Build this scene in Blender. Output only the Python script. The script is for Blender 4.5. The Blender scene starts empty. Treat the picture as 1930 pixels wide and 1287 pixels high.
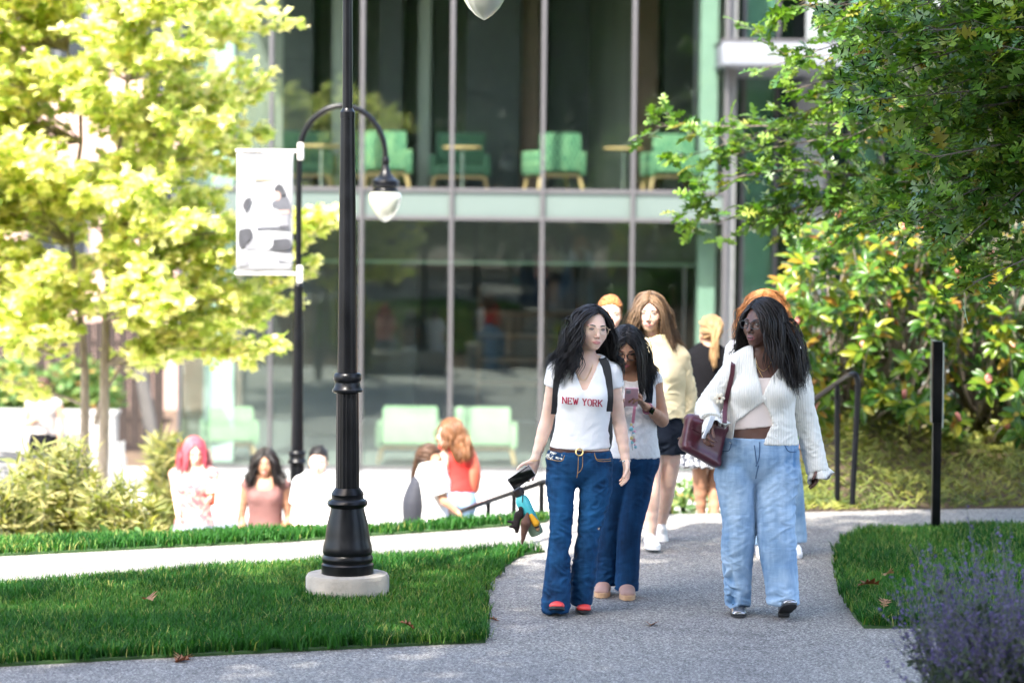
import bpy, bmesh, math, random
import numpy as np
from mathutils import Vector, Matrix, Quaternion
from mathutils.bvhtree import BVHTree

# ------------------------------------------------------------------ camera, sky, sun, exposure
sc = bpy.context.scene
COL = sc.collection
FPX, PW, PH = 4557.0, 1930.0, 1287.0
CAM = Vector((0.0, 0.0, 2.14))
PITCH, ROLL = math.radians(2.97), math.radians(0.6)
cam_d = bpy.data.cameras.new('camera')
cam = bpy.data.objects.new('camera', cam_d)
COL.objects.link(cam)
CM = Matrix.Rotation(math.radians(90) - PITCH, 3, 'X') @ Matrix.Rotation(ROLL, 3, 'Z')
cam.matrix_world = Matrix.Translation(CAM) @ CM.to_4x4()
cam_d.sensor_width = 36.0
cam_d.lens = 85.0
cam_d.clip_start, cam_d.clip_end = 0.1, 2000.0
cam_d.dof.use_dof = True
cam_d.dof.focus_distance = 13.0
cam_d.dof.aperture_fstop = 1.6
sc.camera = cam

SUN_AZ = math.radians(24)      # light travels away from the camera and this far to the right
SUN_EL = math.radians(50)
world = bpy.data.worlds.new('World')
sc.world = world
world.use_nodes = True
wn = world.node_tree.nodes
bgn = wn['Background']
sky = wn.new('ShaderNodeTexSky')
sky.sky_type = 'NISHITA'
sky.sun_disc = False
sky.sun_elevation = SUN_EL
sky.sun_rotation = math.pi + SUN_AZ
sky.air_density, sky.dust_density, sky.ozone_density = 1.0, 3.0, 0.6
world.node_tree.links.new(sky.outputs[0], bgn.inputs[0])
bgn.inputs[1].default_value = 0.15
sun_l = bpy.data.lights.new('sun', 'SUN')
sun_l.energy = 3.1
sun_l.angle = math.radians(0.6)
sun_l.color = (1.0, 0.95, 0.86)
sun_o = bpy.data.objects.new('sun', sun_l)
COL.objects.link(sun_o)
SUN_DIR = Vector((math.sin(SUN_AZ) * math.cos(SUN_EL), math.cos(SUN_AZ) * math.cos(SUN_EL), -math.sin(SUN_EL)))
sun_o.rotation_euler = SUN_DIR.to_track_quat('-Z', 'Y').to_euler()
sun_o.location = (-8, -14, 30)
sc.view_settings.view_transform = 'Standard'
sc.view_settings.look = 'None'
sc.view_settings.exposure = 2.62
sc.view_settings.gamma = 1.0
sc.view_settings.use_curve_mapping = False
sc.render.engine = 'CYCLES'
sc.cycles.use_denoising = True
sc.cycles.max_bounces = 10
sc.cycles.transparent_max_bounces = 16
sc.cycles.sample_clamp_indirect = 6.0
sc.cycles.caustics_reflective = False
sc.cycles.caustics_refractive = False

# ------------------------------------------------------------------ pixels to places
def P(px, py, d):
    v = CM @ Vector(((px - PW / 2) / FPX, -(py - PH / 2) / FPX, -1.0))
    return CAM + v * (d / v.y)

def G(px, py, z=0.0):
    v = CM @ Vector(((px - PW / 2) / FPX, -(py - PH / 2) / FPX, -1.0))
    return CAM + v * ((z - CAM.z) / v.z)

# ------------------------------------------------------------------ objects
def link(o, parent=None):
    COL.objects.link(o)
    if parent is not None:
        o.parent = parent
    return o

def tag(o, label=None, cat=None, group=None, kind=None):
    if label: o['label'] = label
    if cat: o['category'] = cat
    if group: o['group'] = group
    if kind: o['kind'] = kind
    return o

def thing(name, label, cat, loc=(0, 0, 0), rz=0.0, group=None, kind=None):
    o = bpy.data.objects.new(name, None)
    o.empty_display_size = 0.2
    o.location = loc
    o.rotation_euler = (0, 0, rz)
    COL.objects.link(o)
    return tag(o, label, cat, group, kind)

def mesh_np(name, V, faces, smooth=True, attr=None):
    V = np.asarray(V, np.float32).reshape(-1, 3)
    faces = [np.asarray(f, np.int32) for f in faces if len(f)]
    me = bpy.data.meshes.new(name)
    loops = np.concatenate([f.ravel() for f in faces])
    sizes = np.concatenate([np.full(len(f), f.shape[1], np.int32) for f in faces])
    starts = np.concatenate([[0], np.cumsum(sizes)[:-1]]).astype(np.int32)
    me.vertices.add(len(V)); me.vertices.foreach_set('co', V.ravel())
    me.loops.add(len(loops)); me.loops.foreach_set('vertex_index', loops)
    me.polygons.add(len(sizes)); me.polygons.foreach_set('loop_start', starts)
    me.polygons.foreach_set('use_smooth', np.full(len(sizes), bool(smooth)))
    me.update(calc_edges=True)
    if attr is not None:
        for k, a in attr.items():
            at = me.attributes.new(k, 'FLOAT', 'POINT')
            at.data.foreach_set('value', np.asarray(a, np.float32))
    return me

def obj(name, me, mat, parent=None, loc=None):
    if mat is not None and len(me.materials) == 0:
        me.materials.append(mat)
    o = bpy.data.objects.new(name, me)
    if loc is not None: o.location = loc
    return link(o, parent)

def struct(o):
    o['kind'] = 'structure'
    return o

def perp(d):
    d = d / (np.linalg.norm(d) + 1e-9)
    a = np.array([0, 0, 1.0]) if abs(d[2]) < 0.9 else np.array([1.0, 0, 0])
    u = np.cross(d, a); u /= np.linalg.norm(u)
    return u, np.cross(d, u)

class MB:
    """collects boxes, tubes, lathes and prisms into one mesh"""
    def __init__(self):
        self.V, self.F, self.n = [], {}, 0
    def add(self, V, faces):
        V = np.asarray(V, float).reshape(-1, 3)
        for f in faces:
            f = tuple(int(i) + self.n for i in f)
            self.F.setdefault(len(f), []).append(f)
        self.V.append(V); self.n += len(V)
        return self
    def box(self, c, s, R=None):
        c = np.array(c, float); s = np.array(s, float) / 2
        q = np.array([[-1,-1,-1],[1,-1,-1],[1,1,-1],[-1,1,-1],[-1,-1,1],[1,-1,1],[1,1,1],[-1,1,1]]) * s
        if R is not None: q = q @ np.array(R).T
        return self.add(q + c, [(0,3,2,1),(4,5,6,7),(0,1,5,4),(1,2,6,5),(2,3,7,6),(3,0,4,7)])
    def span(self, a, b):
        a = np.array(a, float); b = np.array(b, float)
        return self.box((a + b) / 2, np.abs(b - a))
    def bbox(self, c, s, bev=0.01, R=None):
        """a box with chamfered edges"""
        bm = bmesh.new(); bmesh.ops.create_cube(bm, size=1.0)
        bmesh.ops.scale(bm, vec=Vector(s), verts=bm.verts)
        bmesh.ops.bevel(bm, geom=bm.edges[:], offset=min(bev, min(s) * 0.45), segments=2, affect='EDGES', profile=0.6)
        V = np.array([v.co[:] for v in bm.verts]); bm.verts.index_update()
        F = [[v.index for v in f.verts] for f in bm.faces]; bm.free()
        if R is not None: V = V @ np.array(R).T
        return self.add(V + np.array(c, float), F)
    def tube(self, pts, r, sides=8, cap=True):
        pts = np.array([list(p) for p in pts], float); n = len(pts)
        r = np.full(n, r) if np.isscalar(r) else np.array(r, float)
        T = np.gradient(pts, axis=0); T /= np.linalg.norm(T, axis=1)[:, None] + 1e-9
        u, v = perp(T[0]); V = []
        for i in range(n):
            u = u - T[i] * np.dot(u, T[i]); u /= np.linalg.norm(u) + 1e-9
            v = np.cross(T[i], u)
            for k in range(sides):
                a = 2 * math.pi * k / sides
                V.append(pts[i] + r[i] * (math.cos(a) * u + math.sin(a) * v))
        F = []
        for i in range(n - 1):
            for k in range(sides):
                k2 = (k + 1) % sides
                F.append((i*sides+k, i*sides+k2, (i+1)*sides+k2, (i+1)*sides+k))
        if cap:
            F.append(tuple(range(sides))[::-1]); F.append(tuple((n-1)*sides + k for k in range(sides)))
        return self.add(V, F)
    def lathe(self, prof, c=(0, 0, 0), sides=24, flute=None):
        V, F = [], []; n = len(prof)
        for r, z in prof:
            for k in range(sides):
                a = 2 * math.pi * k / sides
                rr = r if flute is None else r * (1 - flute * (k % 2))
                V.append((c[0] + rr * math.cos(a), c[1] + rr * math.sin(a), c[2] + z))
        for i in range(n - 1):
            for k in range(sides):
                k2 = (k + 1) % sides
                F.append((i*sides+k, i*sides+k2, (i+1)*sides+k2, (i+1)*sides+k))
        F.append(tuple(range(sides))[::-1]); F.append(tuple((n-1)*sides + k for k in range(sides)))
        return self.add(V, F)
    def prism(self, poly, z0, z1):
        n = len(poly)
        V = [(p[0], p[1], z0) for p in poly] + [(p[0], p[1], z1) for p in poly]
        F = [tuple(range(n))[::-1], tuple(range(n, 2*n))] + [(i, (i+1) % n, n+(i+1) % n, n+i) for i in range(n)]
        return self.add(V, F)
    def mesh(self, name, smooth=False):
        return mesh_np(name, np.concatenate(self.V), [np.array(f) for f in self.F.values()], smooth)
    def build(self, name, mat, parent=None, smooth=False, loc=None):
        o = obj(name, self.mesh(name, smooth), mat, parent, loc)
        if smooth:
            m = o.data
            try:
                m.set_sharp_from_angle(angle=math.radians(38))
            except Exception:
                pass
        return o

def Rz(a): c, s = math.cos(a), math.sin(a); return np.array([[c,-s,0],[s,c,0],[0,0,1.0]])
def Rx(a): c, s = math.cos(a), math.sin(a); return np.array([[1.0,0,0],[0,c,-s],[0,s,c]])
def Ry(a): c, s = math.cos(a), math.sin(a); return np.array([[c,0,s],[0,1.0,0],[-s,0,c]])

def hash3(i, j, k, seed=0):
    n = (i * 374761393 + j * 668265263 + k * 2147483647 + seed * 974711) & 0x7fffffff
    n = ((n ^ (n >> 13)) * 1274126177) & 0x7fffffff
    n = (n ^ (n >> 16)) & 0xffff
    return n / 65535.0

def vnoise(Q, seed=0):
    """value noise, about -1..1"""
    Q = np.asarray(Q, float)
    i = np.floor(Q).astype(np.int64); f = Q - i
    f = f * f * (3 - 2 * f)
    r = 0
    for a in (0, 1):
        wa = f[:, 0] if a else 1 - f[:, 0]
        for b in (0, 1):
            wb = f[:, 1] if b else 1 - f[:, 1]
            for c in (0, 1):
                wc = f[:, 2] if c else 1 - f[:, 2]
                r = r + wa * wb * wc * hash3(i[:, 0] + a, i[:, 1] + b, i[:, 2] + c, seed)
    return r * 2 - 1

# ------------------------------------------------------------------ materials
MATS = {}
def nodes(name):
    m = bpy.data.materials.new(name); m.use_nodes = True
    nt = m.node_tree; b = nt.nodes['Principled BSDF']
    MATS[name] = m
    return m, nt, b
def nn(nt, t, **kw):
    n = nt.nodes.new(t)
    for k, v in kw.items(): setattr(n, k, v)
    return n
def rgba(c): return (c[0], c[1], c[2], 1.0)
def ramp(nt, fac, stops):
    r = nn(nt, 'ShaderNodeValToRGB'); e = r.color_ramp.elements
    while len(e) < len(stops): e.new(0.5)
    for q, (p, c) in zip(e, stops): q.position = p; q.color = rgba(c)
    nt.links.new(fac, r.inputs[0])
    return r.outputs[0]
def coords(nt, kind='Object', scale=(1, 1, 1)):
    t = nn(nt, 'ShaderNodeTexCoord'); mp = nn(nt, 'ShaderNodeMapping')
    mp.inputs['Scale'].default_value = scale
    nt.links.new(t.outputs[kind], mp.inputs[0])
    return mp.outputs[0]
def noise(nt, vec, scale, detail=4.0, rough=0.55):
    n = nn(nt, 'ShaderNodeTexNoise')
    n.inputs['Scale'].default_value = scale; n.inputs['Detail'].default_value = detail; n.inputs['Roughness'].default_value = rough
    if vec is not None: nt.links.new(vec, n.inputs['Vector'])
    return n.outputs[0]
def bump(nt, b, h, strength=0.3, dist=0.01):
    n = nn(nt, 'ShaderNodeBump'); n.inputs['Strength'].default_value = strength; n.inputs['Distance'].default_value = dist
    nt.links.new(h, n.inputs['Height']); nt.links.new(n.outputs[0], b.inputs['Normal'])

def simple(name, col, rough=0.5, metal=0.0, vary=0.12, scale=6.0, bmp=0.0, bscale=60.0, sss=0.0, spec=None, coat=0.0, sheen=0.0):
    if name in MATS: return MATS[name]
    m, nt, b = nodes(name)
    v = coords(nt)
    c0 = [max(0, x * (1 - vary)) for x in col]; c1 = [min(1, x * (1 + vary)) for x in col]
    nt.links.new(ramp(nt, noise(nt, v, scale), [(0.3, c0), (0.7, c1)]), b.inputs['Base Color'])
    b.inputs['Roughness'].default_value = rough; b.inputs['Metallic'].default_value = metal
    if spec is not None: b.inputs['Specular IOR Level'].default_value = spec
    if coat: b.inputs['Coat Weight'].default_value = coat; b.inputs['Coat Roughness'].default_value = 0.15
    if sheen: b.inputs['Sheen Weight'].default_value = sheen
    if sss:
        b.inputs['Subsurface Weight'].default_value = sss
        b.inputs['Subsurface Radius'].default_value = (0.02, 0.008, 0.004)
        b.inputs['Subsurface Scale'].default_value = 0.6
    if bmp: bump(nt, b, noise(nt, v, bscale, 5.0), bmp, 0.004)
    return m

def leaf_mat(name, stops, rough=0.45, trans=0.4, tcol=(0.9, 1.0, 0.35), spec=0.4):
    m, nt, b = nodes(name)
    at = nn(nt, 'ShaderNodeAttribute', attribute_name='tint')
    oi = nn(nt, 'ShaderNodeObjectInfo')
    ad = nn(nt, 'ShaderNodeMath', operation='ADD'); fr = nn(nt, 'ShaderNodeMath', operation='FRACT')
    nt.links.new(at.outputs['Fac'], ad.inputs[0]); nt.links.new(oi.outputs['Random'], ad.inputs[1]); nt.links.new(ad.outputs[0], fr.inputs[0])
    c = ramp(nt, fr.outputs[0], stops)
    nt.links.new(c, b.inputs['Base Color'])
    b.inputs['Roughness'].default_value = rough; b.inputs['Specular IOR Level'].default_value = spec
    tr = nn(nt, 'ShaderNodeBsdfTranslucent'); mx = nn(nt, 'ShaderNodeMix', data_type='RGBA', blend_type='MULTIPLY')
    mx.inputs[0].default_value = 1.0
    nt.links.new(c, mx.inputs[6]); mx.inputs[7].default_value = rgba([min(3, x * 1.6) for x in tcol])
    nt.links.new(mx.outputs[2], tr.inputs[0])
    ms = nn(nt, 'ShaderNodeMixShader'); ms.inputs[0].default_value = trans
    nt.links.new(b.outputs[0], ms.inputs[1]); nt.links.new(tr.outputs[0], ms.inputs[2])
    nt.links.new(ms.outputs[0], nt.nodes['Material Output'].inputs[0])
    return m

def glass_mat(name, tint, ior=1.5, rough=0.0):
    m, nt, b = nodes(name)
    tr = nn(nt, 'ShaderNodeBsdfTransparent'); tr.inputs[0].default_value = rgba(tint)
    gl = nn(nt, 'ShaderNodeBsdfGlossy'); gl.inputs['Roughness'].default_value = rough; gl.inputs[0].default_value = (0.9, 1, 0.95, 1)
    ge = nn(nt, 'ShaderNodeNewGeometry'); dp = nn(nt, 'ShaderNodeVectorMath', operation='DOT_PRODUCT')      # Schlick on either face
    nt.links.new(ge.outputs['Incoming'], dp.inputs[0]); nt.links.new(ge.outputs['Normal'], dp.inputs[1])
    def mth(op, a, b=None):
        n = nn(nt, 'ShaderNodeMath', operation=op)
        for i, q in enumerate((a, b)):
            if q is None: continue
            if isinstance(q, float): n.inputs[i].default_value = q
            else: nt.links.new(q, n.inputs[i])
        return n.outputs[0]
    f0 = ((ior - 1) / (ior + 1)) ** 2
    c = mth('ABSOLUTE', dp.outputs['Value']); p5 = mth('POWER', mth('SUBTRACT', 1.0, c), 5.0); fz = mth('ADD', mth('MULTIPLY', p5, 1 - f0), f0)
    ms = nn(nt, 'ShaderNodeMixShader')
    nt.links.new(fz, ms.inputs[0]); nt.links.new(tr.outputs[0], ms.inputs[1]); nt.links.new(gl.outputs[0], ms.inputs[2])
    nt.links.new(ms.outputs[0], nt.nodes['Material Output'].inputs[0])
    nt.nodes.remove(b)
    return m

def asphalt_mat(name):
    m, nt, b = nodes(name)
    v = coords(nt)
    vo = nn(nt, 'ShaderNodeTexVoronoi'); vo.inputs['Scale'].default_value = 125.0; nt.links.new(v, vo.inputs['Vector'])
    sp = nn(nt, 'ShaderNodeSeparateColor'); nt.links.new(vo.outputs['Color'], sp.inputs[0])
    c1 = ramp(nt, sp.outputs[0], [(0.0, (0.06, 0.057, 0.055)), (0.35, (0.140, 0.132, 0.124)), (0.75, (0.24, 0.228, 0.212)), (1.0, (0.43, 0.41, 0.38))])
    c2 = ramp(nt, noise(nt, v, 1.3, 7.0, 0.65), [(0.28, (0.58, 0.57, 0.58)), (0.42, (0.92, 0.92, 0.93)), (0.55, (1.0, 1.0, 0.98)), (0.75, (1.22, 1.2, 1.14))])
    mx = nn(nt, 'ShaderNodeMix', data_type='RGBA', blend_type='MULTIPLY'); mx.inputs[0].default_value = 1.0
    nt.links.new(c1, mx.inputs[6]); nt.links.new(c2, mx.inputs[7])
    nt.links.new(mx.outputs[2], b.inputs['Base Color'])
    b.inputs['Roughness'].default_value = 0.85
    bump(nt, b, vo.outputs['Distance'], 0.6, 0.006)
    return m

def two_tone(name, stops, scale=8.0, rough=0.7, kind='Object', sc3=(1, 1, 1), bmp=0.2, bscale=40.0, detail=5.0):
    m, nt, b = nodes(name)
    v = coords(nt, kind, sc3)
    nt.links.new(ramp(nt, noise(nt, v, scale, detail), stops), b.inputs['Base Color'])
    b.inputs['Roughness'].default_value = rough
    if bmp: bump(nt, b, noise(nt, v, bscale, 5.0), bmp, 0.006)
    return m

def denim_mat(name, dark, light, zmid=None):
    """denim: indigo with faded streaks along the grain and a fine twill"""
    m, nt, b = nodes(name)
    v = coords(nt)
    n1 = noise(nt, coords(nt, 'Object', (26, 26, 5)), 1.0, 5.0, 0.6)
    n2 = noise(nt, v, 5.0, 3.0)
    n3 = noise(nt, coords(nt, 'Object', (6, 6, 34)), 1.0, 4.0, 0.6)
    a = nn(nt, 'ShaderNodeMath', operation='MULTIPLY_ADD'); a.inputs[1].default_value = 0.42
    nt.links.new(n1, a.inputs[0]); 
    h = nn(nt, 'ShaderNodeMath', operation='MULTIPLY'); h.inputs[1].default_value = 0.5; nt.links.new(n2, h.inputs[0])
    nt.links.new(h.outputs[0], a.inputs[2])
    at = nn(nt, 'ShaderNodeAttribute', attribute_name='wear_and_shade')  # thigh fading plus fold shading painted into the denim colour
    ad = nn(nt, 'ShaderNodeMath', operation='ADD'); nt.links.new(a.outputs[0], ad.inputs[0]); nt.links.new(at.outputs['Fac'], ad.inputs[1])
    mid = [(x + y) / 2 for x, y in zip(dark, light)]
    nt.links.new(ramp(nt, ad.outputs[0], [(0.28, dark), (0.55, mid), (0.85, light)]), b.inputs['Base Color'])
    b.inputs['Roughness'].default_value = 0.85; b.inputs['Specular IOR Level'].default_value = 0.2
    bump(nt, b, n3, 0.35, 0.012)
    return m
# ------------------------------------------------------------------ ground, path, lawns, plaza, steps
def PZ(y): return -1.15 - (min(y, 38.0) - 20.0) * 0.0406
asphalt_mat('asphalt')
two_tone('soil', [(0.3, (0.05, 0.032, 0.02)), (0.7, (0.12, 0.08, 0.05))], 6.0, 0.95, bmp=0.8, bscale=30)
two_tone('lawn_soil', [(0.3, (0.018, 0.05, 0.012)), (0.7, (0.04, 0.09, 0.02))], 12.0, 0.95, bmp=0.8, bscale=60)
two_tone('concrete', [(0.25, (0.30, 0.285, 0.26)), (0.75, (0.42, 0.40, 0.37))], 3.0, 0.85, bmp=0.25, bscale=50)
two_tone('plaza_concrete', [(0.25, (0.44, 0.43, 0.41)), (0.75, (0.56, 0.55, 0.52))], 1.4, 0.85, bmp=0.2, bscale=40)
two_tone('footing_concrete', [(0.3, (0.20, 0.18, 0.15)), (0.45, (0.30, 0.275, 0.235)), (0.7, (0.36, 0.33, 0.285))], 7.0, 0.9, bmp=0.5, bscale=60)
simple('black_paint', (0.004, 0.0045, 0.006), 0.3, vary=0.3, scale=14, spec=0.22, bmp=0.06, bscale=120)

CREST = [G(*q) for q in ((-700, 1050), (-300, 1034), (0, 1021), (300, 1013), (550, 1004), (750, 997), (1000, 978), (1040, 972))]
CREST = [Vector((-24, CREST[0].y - 0.3, 0))] + CREST
STEP_Y = CREST[-1].y
SX0, SX1 = CREST[-1].x, G(1540, 964).x
FAR_R = [G(1540, 964), G(1700, 960), G(1930, 957), G(2300, 957), Vector((24, 18.2, 0))]

def crest_y(x):
    return np.interp(x, [c.x for c in CREST] + [SX1, FAR_R[2].x, 24], [c.y for c in CREST] + [FAR_R[0].y, FAR_R[2].y, 18.2])

def sstep(a, b, x):
    t = np.clip((x - a) / (b - a), 0, 1); return t * t * (3 - 2 * t)

def terrain_z(x, y):
    x = np.asarray(x, float); y = np.asarray(y, float)
    t = y - crest_y(x)
    pz = -1.15 - (np.minimum(y, 38.0) - 20.0) * 0.0406 - 0.06
    steps = sstep(SX0 - 0.25, SX0 - 0.05, x) * (1 - sstep(SX1 + 0.05, SX1 + 0.3, x))
    left = np.where(t < 0, -0.04, np.maximum(-0.04 - 0.40 * t - 0.5 * steps * np.clip(t, 0, 0.5), pz))
    mound = -0.04 + 0.42 * sstep(0.0, 2.2, t) + 0.03 * np.sin(x * 3.1) * sstep(0.2, 1, t)
    down = sstep(4.5, 10.0, t)
    right = np.where(t < 0, -0.04, mound * (1 - down) + pz * down)
    w = sstep(SX1 + 0.02, SX1 + 0.35, x)
    return left * (1 - w) + right * w

def build_ground():
    xs = np.unique(np.concatenate([np.linspace(-400, -24, 12), np.linspace(-24, -5, 24), np.linspace(-5, 6, 90), np.linspace(6, 24, 24), np.linspace(24, 400, 12)]))
    ys = np.unique(np.concatenate([np.linspace(-300, -20, 10), np.linspace(-20, 15, 30), np.linspace(15, 24, 80), np.linspace(24, 60, 30), np.linspace(60, 500, 12)]))
    X, Y = np.meshgrid(xs, ys, indexing='ij')
    Z = terrain_z(X, Y)
    V = np.stack([X, Y, Z], -1).reshape(-1, 3)
    n, m = len(xs), len(ys); I = np.arange(n * m).reshape(n, m)
    F = np.stack([I[:-1, :-1], I[1:, :-1], I[1:, 1:], I[:-1, 1:]], -1).reshape(-1, 4)
    struct(obj('ground', mesh_np('ground', V, [F]), MATS['soil']))
    poly = [(-24, -20), (24, -20)] + [(q.x, q.y) for q in reversed(FAR_R)] + [(q.x, q.y) for q in reversed(CREST)]
    struct(MB().prism(poly, -0.03, 0.0).build('path', MATS['asphalt']))
    V = [(-30, 18.8, PZ(18.8)), (SX1, 18.8, PZ(18.8)), (SX1, 38, PZ(38)), (-30, 38, PZ(38))]
    struct(MB().add([(-30, 19.9, PZ(19.9)), (SX1 + 0.2, 19.9, PZ(19.9)), (SX1 + 0.2, 38, PZ(38)), (-30, 38, PZ(38)), (SX1 + 0.2, 27, PZ(27)), (16, 27, PZ(27)), (16, 38, PZ(38))], [(0, 1, 2, 3), (4, 5, 6, 2)]).build('plaza', MATS['plaza_concrete']))

LAWN_L = [G(*q) for q in ((-900, 1282), (-200, 1263), (0, 1256), (300, 1240), (600, 1226), (800, 1216), (915, 1211), (917, 1170), (914, 1130), (922, 1102), (946, 1072), (985, 1047), (1027, 1040), (900, 1046), (740, 1058), (600, 1066), (400, 1078), (200, 1095), (0, 1114), (-300, 1138), (-900, 1180))]
LAWN_R = [G(*q) for q in ((1629, 1184), (1607, 1160), (1590, 1120), (1579, 1080), (1574, 1045), (1592, 1020), (1640, 1004), (1763, 1001), (1930, 999), (2250, 998), (2300, 1180), (1930, 1183))]
LAWN_F = [G(*q) for q in ((-700, 1080), (0, 1048), (300, 1033), (550, 1021), (700, 1010), (850, 1000), (1000, 988), (1030, 984), (1040, 973), (1000, 979), (750, 998), (550, 1005), (300, 1014), (0, 1022), (-700, 1051))]

leaf_mat('grass_blade', [(0.0, (0.008, 0.046, 0.007)), (0.35, (0.018, 0.09, 0.012)), (0.7, (0.04, 0.145, 0.02)), (0.93, (0.10, 0.20, 0.035)), (1.0, (0.32, 0.29, 0.10))], 0.6, 0.3, (0.8, 1.0, 0.3), 0.2)

def in_poly(x, y, poly):
    c = np.zeros(len(x), bool); n = len(poly)
    for i in range(n):
        x0, y0, x1, y1 = poly[i][0], poly[i][1], poly[(i + 1) % n][0], poly[(i + 1) % n][1]
        k = ((y0 > y) != (y1 > y)) & (x < (x1 - x0) * (y - y0) / (y1 - y0 + 1e-12) + x0)
        c ^= k
    return c

def grass(poly, dens, hgt, seed, vis, wd=0.0031, label='', name='grass'):
    rng = np.random.default_rng(seed)
    Q = np.array([(q[0], q[1]) for q in poly]); lo, hi = Q.min(0), Q.max(0)
    lo = np.maximum(lo, vis[0]); hi = np.minimum(hi, vis[1])
    n = int(dens * (hi[0] - lo[0]) * (hi[1] - lo[1]))
    x = rng.uniform(lo[0], hi[0], n); y = rng.uniform(lo[1], hi[1], n)
    k = in_poly(x + 0.035 * vnoise(np.stack([x * 14, y * 14, 0 * x], 1), 5) + rng.normal(0, 0.008, n), y + 0.03 * vnoise(np.stack([x * 14, y * 14, 0 * x + 5], 1), 6) + rng.normal(0, 0.008, n), poly) & (np.abs(x) < 0.215 * y + 0.35)
    x, y = x[k], y[k]; n = len(x)
    pn = vnoise(np.stack([x * 2.2, y * 2.2, x * 0], 1), seed)
    h = hgt * (0.55 + 0.6 * rng.random(n)) * (1 + 0.25 * pn)
    a = rng.uniform(0, 6.283, n); lean = h * rng.uniform(0.15, 0.85, n)
    d = np.stack([np.cos(a), np.sin(a), 0 * a], 1); s = np.stack([-np.sin(a), np.cos(a), 0 * a], 1)
    b = np.stack([x, y, np.full(n, 0.012)], 1); up = np.array([0, 0, 1.0])
    w = wd * (0.7 + 0.6 * rng.random(n))[:, None]
    m = b + up * (h * 0.55)[:, None] + d * (lean * 0.3)[:, None]
    t = b + up * (h * (1 - 0.25 * (lean / h) ** 2))[:, None] + d * lean[:, None]
    V = np.stack([b - s * w, b + s * w, m - s * w * 0.8, m + s * w * 0.8, t], 1).reshape(-1, 3)
    I = np.arange(n)[:, None] * 5
    F4 = I + np.array([0, 1, 3, 2]); F3 = I + np.array([2, 3, 4])
    tint = np.clip(0.45 + 0.34 * pn + rng.normal(0, 0.2, n), 0.0, 0.985)
    dry = rng.random(n) < 0.025; tint[dry] = 0.97
    o = obj(name, mesh_np(name, V, [F4, F3], True, {'tint': np.repeat(tint, 5)}), MATS['grass_blade'])
    tag(o, label, 'grass', None, 'stuff')

def build_lawns():
    for poly, nm in ((LAWN_L, 'lawn'), (LAWN_R, 'lawn'), (LAWN_F, 'lawn')):
        struct(MB().prism([(q.x, q.y) for q in poly], -0.02, 0.014).build(nm, MATS['lawn_soil']))
    grass(LAWN_L, 13000, 0.068, 1, ((-4.2, 9), (1, 18)), label='thick green grass of the shaded lawn around the lamp post')
    grass(LAWN_R, 12000, 0.07, 2, ((1.5, 9), (4.5, 18)), label='thick green grass of the lawn beside the sign post')
    grass(LAWN_F, 8000, 0.065, 3, ((-4.5, 12), (1.2, 19)), 0.004, label='sunlit strip of grass along the far edge of the path')

def build_steps():
    w = struct_steps = thing('steps', None, None); w['kind'] = 'structure'
    n = 7
    for i in range(n):
        y0 = STEP_Y + 0.02 + i * 0.36; sh = -0.30 * i * 0.36
        MB().span((SX0 + 0.02 + sh, y0, -0.165 * (i + 1) - 0.25), (SX1 - 0.02 + sh, y0 + 0.40, -0.165 * (i + 1))).build('step', MATS['concrete'], w)

def rail(name, label, pts, posts, r=0.022, loop=None):
    t = thing(name, label, 'handrail')
    m = MB(); m.tube(pts, r, 10); m.build('rail', MATS['black_paint'], t, True)
    for a, b in posts:
        m = MB(); m.tube([a, b], 0.021, 10); m.build('post', MATS['black_paint'], t, True)
    return t

def build_rails():
    # right: starts level by the shrub bed, then follows the steps down
    a = P(1615, 712, 17.75); b = P(1604, 703, 17.75); c = P(1578, 722, 18.05)
    e = Vector((c.x - 0.95, c.y + 2.6, c.z - 1.15))
    low = P(1606, 950, 17.75)
    pts = [low, P(1614, 800, 17.75), P(1617, 725, 17.75), P(1613, 708, 17.75), P(1604, 706, 17.78), c] + [c.lerp(e, k) for k in (0.33, 0.66, 1)]
    rail('handrail', 'black steel handrail bending over beside the shrubs at the top of the steps', spline(np.array([list(q) for q in pts]), 4), [(P(1578, 960, 18.05), c)] + [(c.lerp(e, k) - Vector((0, 0, 1.0)), c.lerp(e, k)) for k in (0.5, 1)])
    a = P(1024, 908, 18.3); e = P(834, 975, 20.2)
    rail('handrail', 'black steel handrail sloping down to the plaza behind the bottle', [a + Vector((0.25, -0.1, 0.0)), a, e], [(a.lerp(e, k) - Vector((0, 0, 0.95)), a.lerp(e, k)) for k in (0.015, 0.27, 0.52, 0.95)])
    a = P(1262, 868, 18.0); e = Vector((a.x - 0.75, a.y + 2.4, a.z - 1.1))
    rail('handrail', 'black handrail post in the middle of the steps behind the walkers', [a, e], [(a - Vector((0, 0, 0.9)), a), (e - Vector((0, 0, 0.9)), e)])

def build_seat_wall():
    t = thing('seat_wall', 'low pale concrete seat wall where the three women sit', 'wall')
    x0, x1 = P(280, 900, 21.0).x, P(660, 900, 21.0).x
    MB().bbox(((x0 + x1) / 2, 21.1, (-1.19 - 0.83) / 2), (x1 - x0, 0.55, 0.40), 0.02).build('base', MATS['concrete'], t, True)
    MB().bbox(((x0 + x1) / 2, 21.1, -0.785), (x1 - x0 + 0.06, 0.61, 0.09), 0.015).build('coping', MATS['concrete'], t, True)
    t = thing('seat_wall', 'short concrete block where the person with dark grey backpack sits', 'wall')
    q = P(815, 1000, 19.6)
    MB().bbox((q.x, 19.65, (-1.15 + P(815, 1026, 19.6).z) / 2 - 0.05), (0.7, 0.6, P(815, 1026, 19.6).z + 1.15 - 0.08), 0.02).build('block', MATS['concrete'], t, True)

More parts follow.
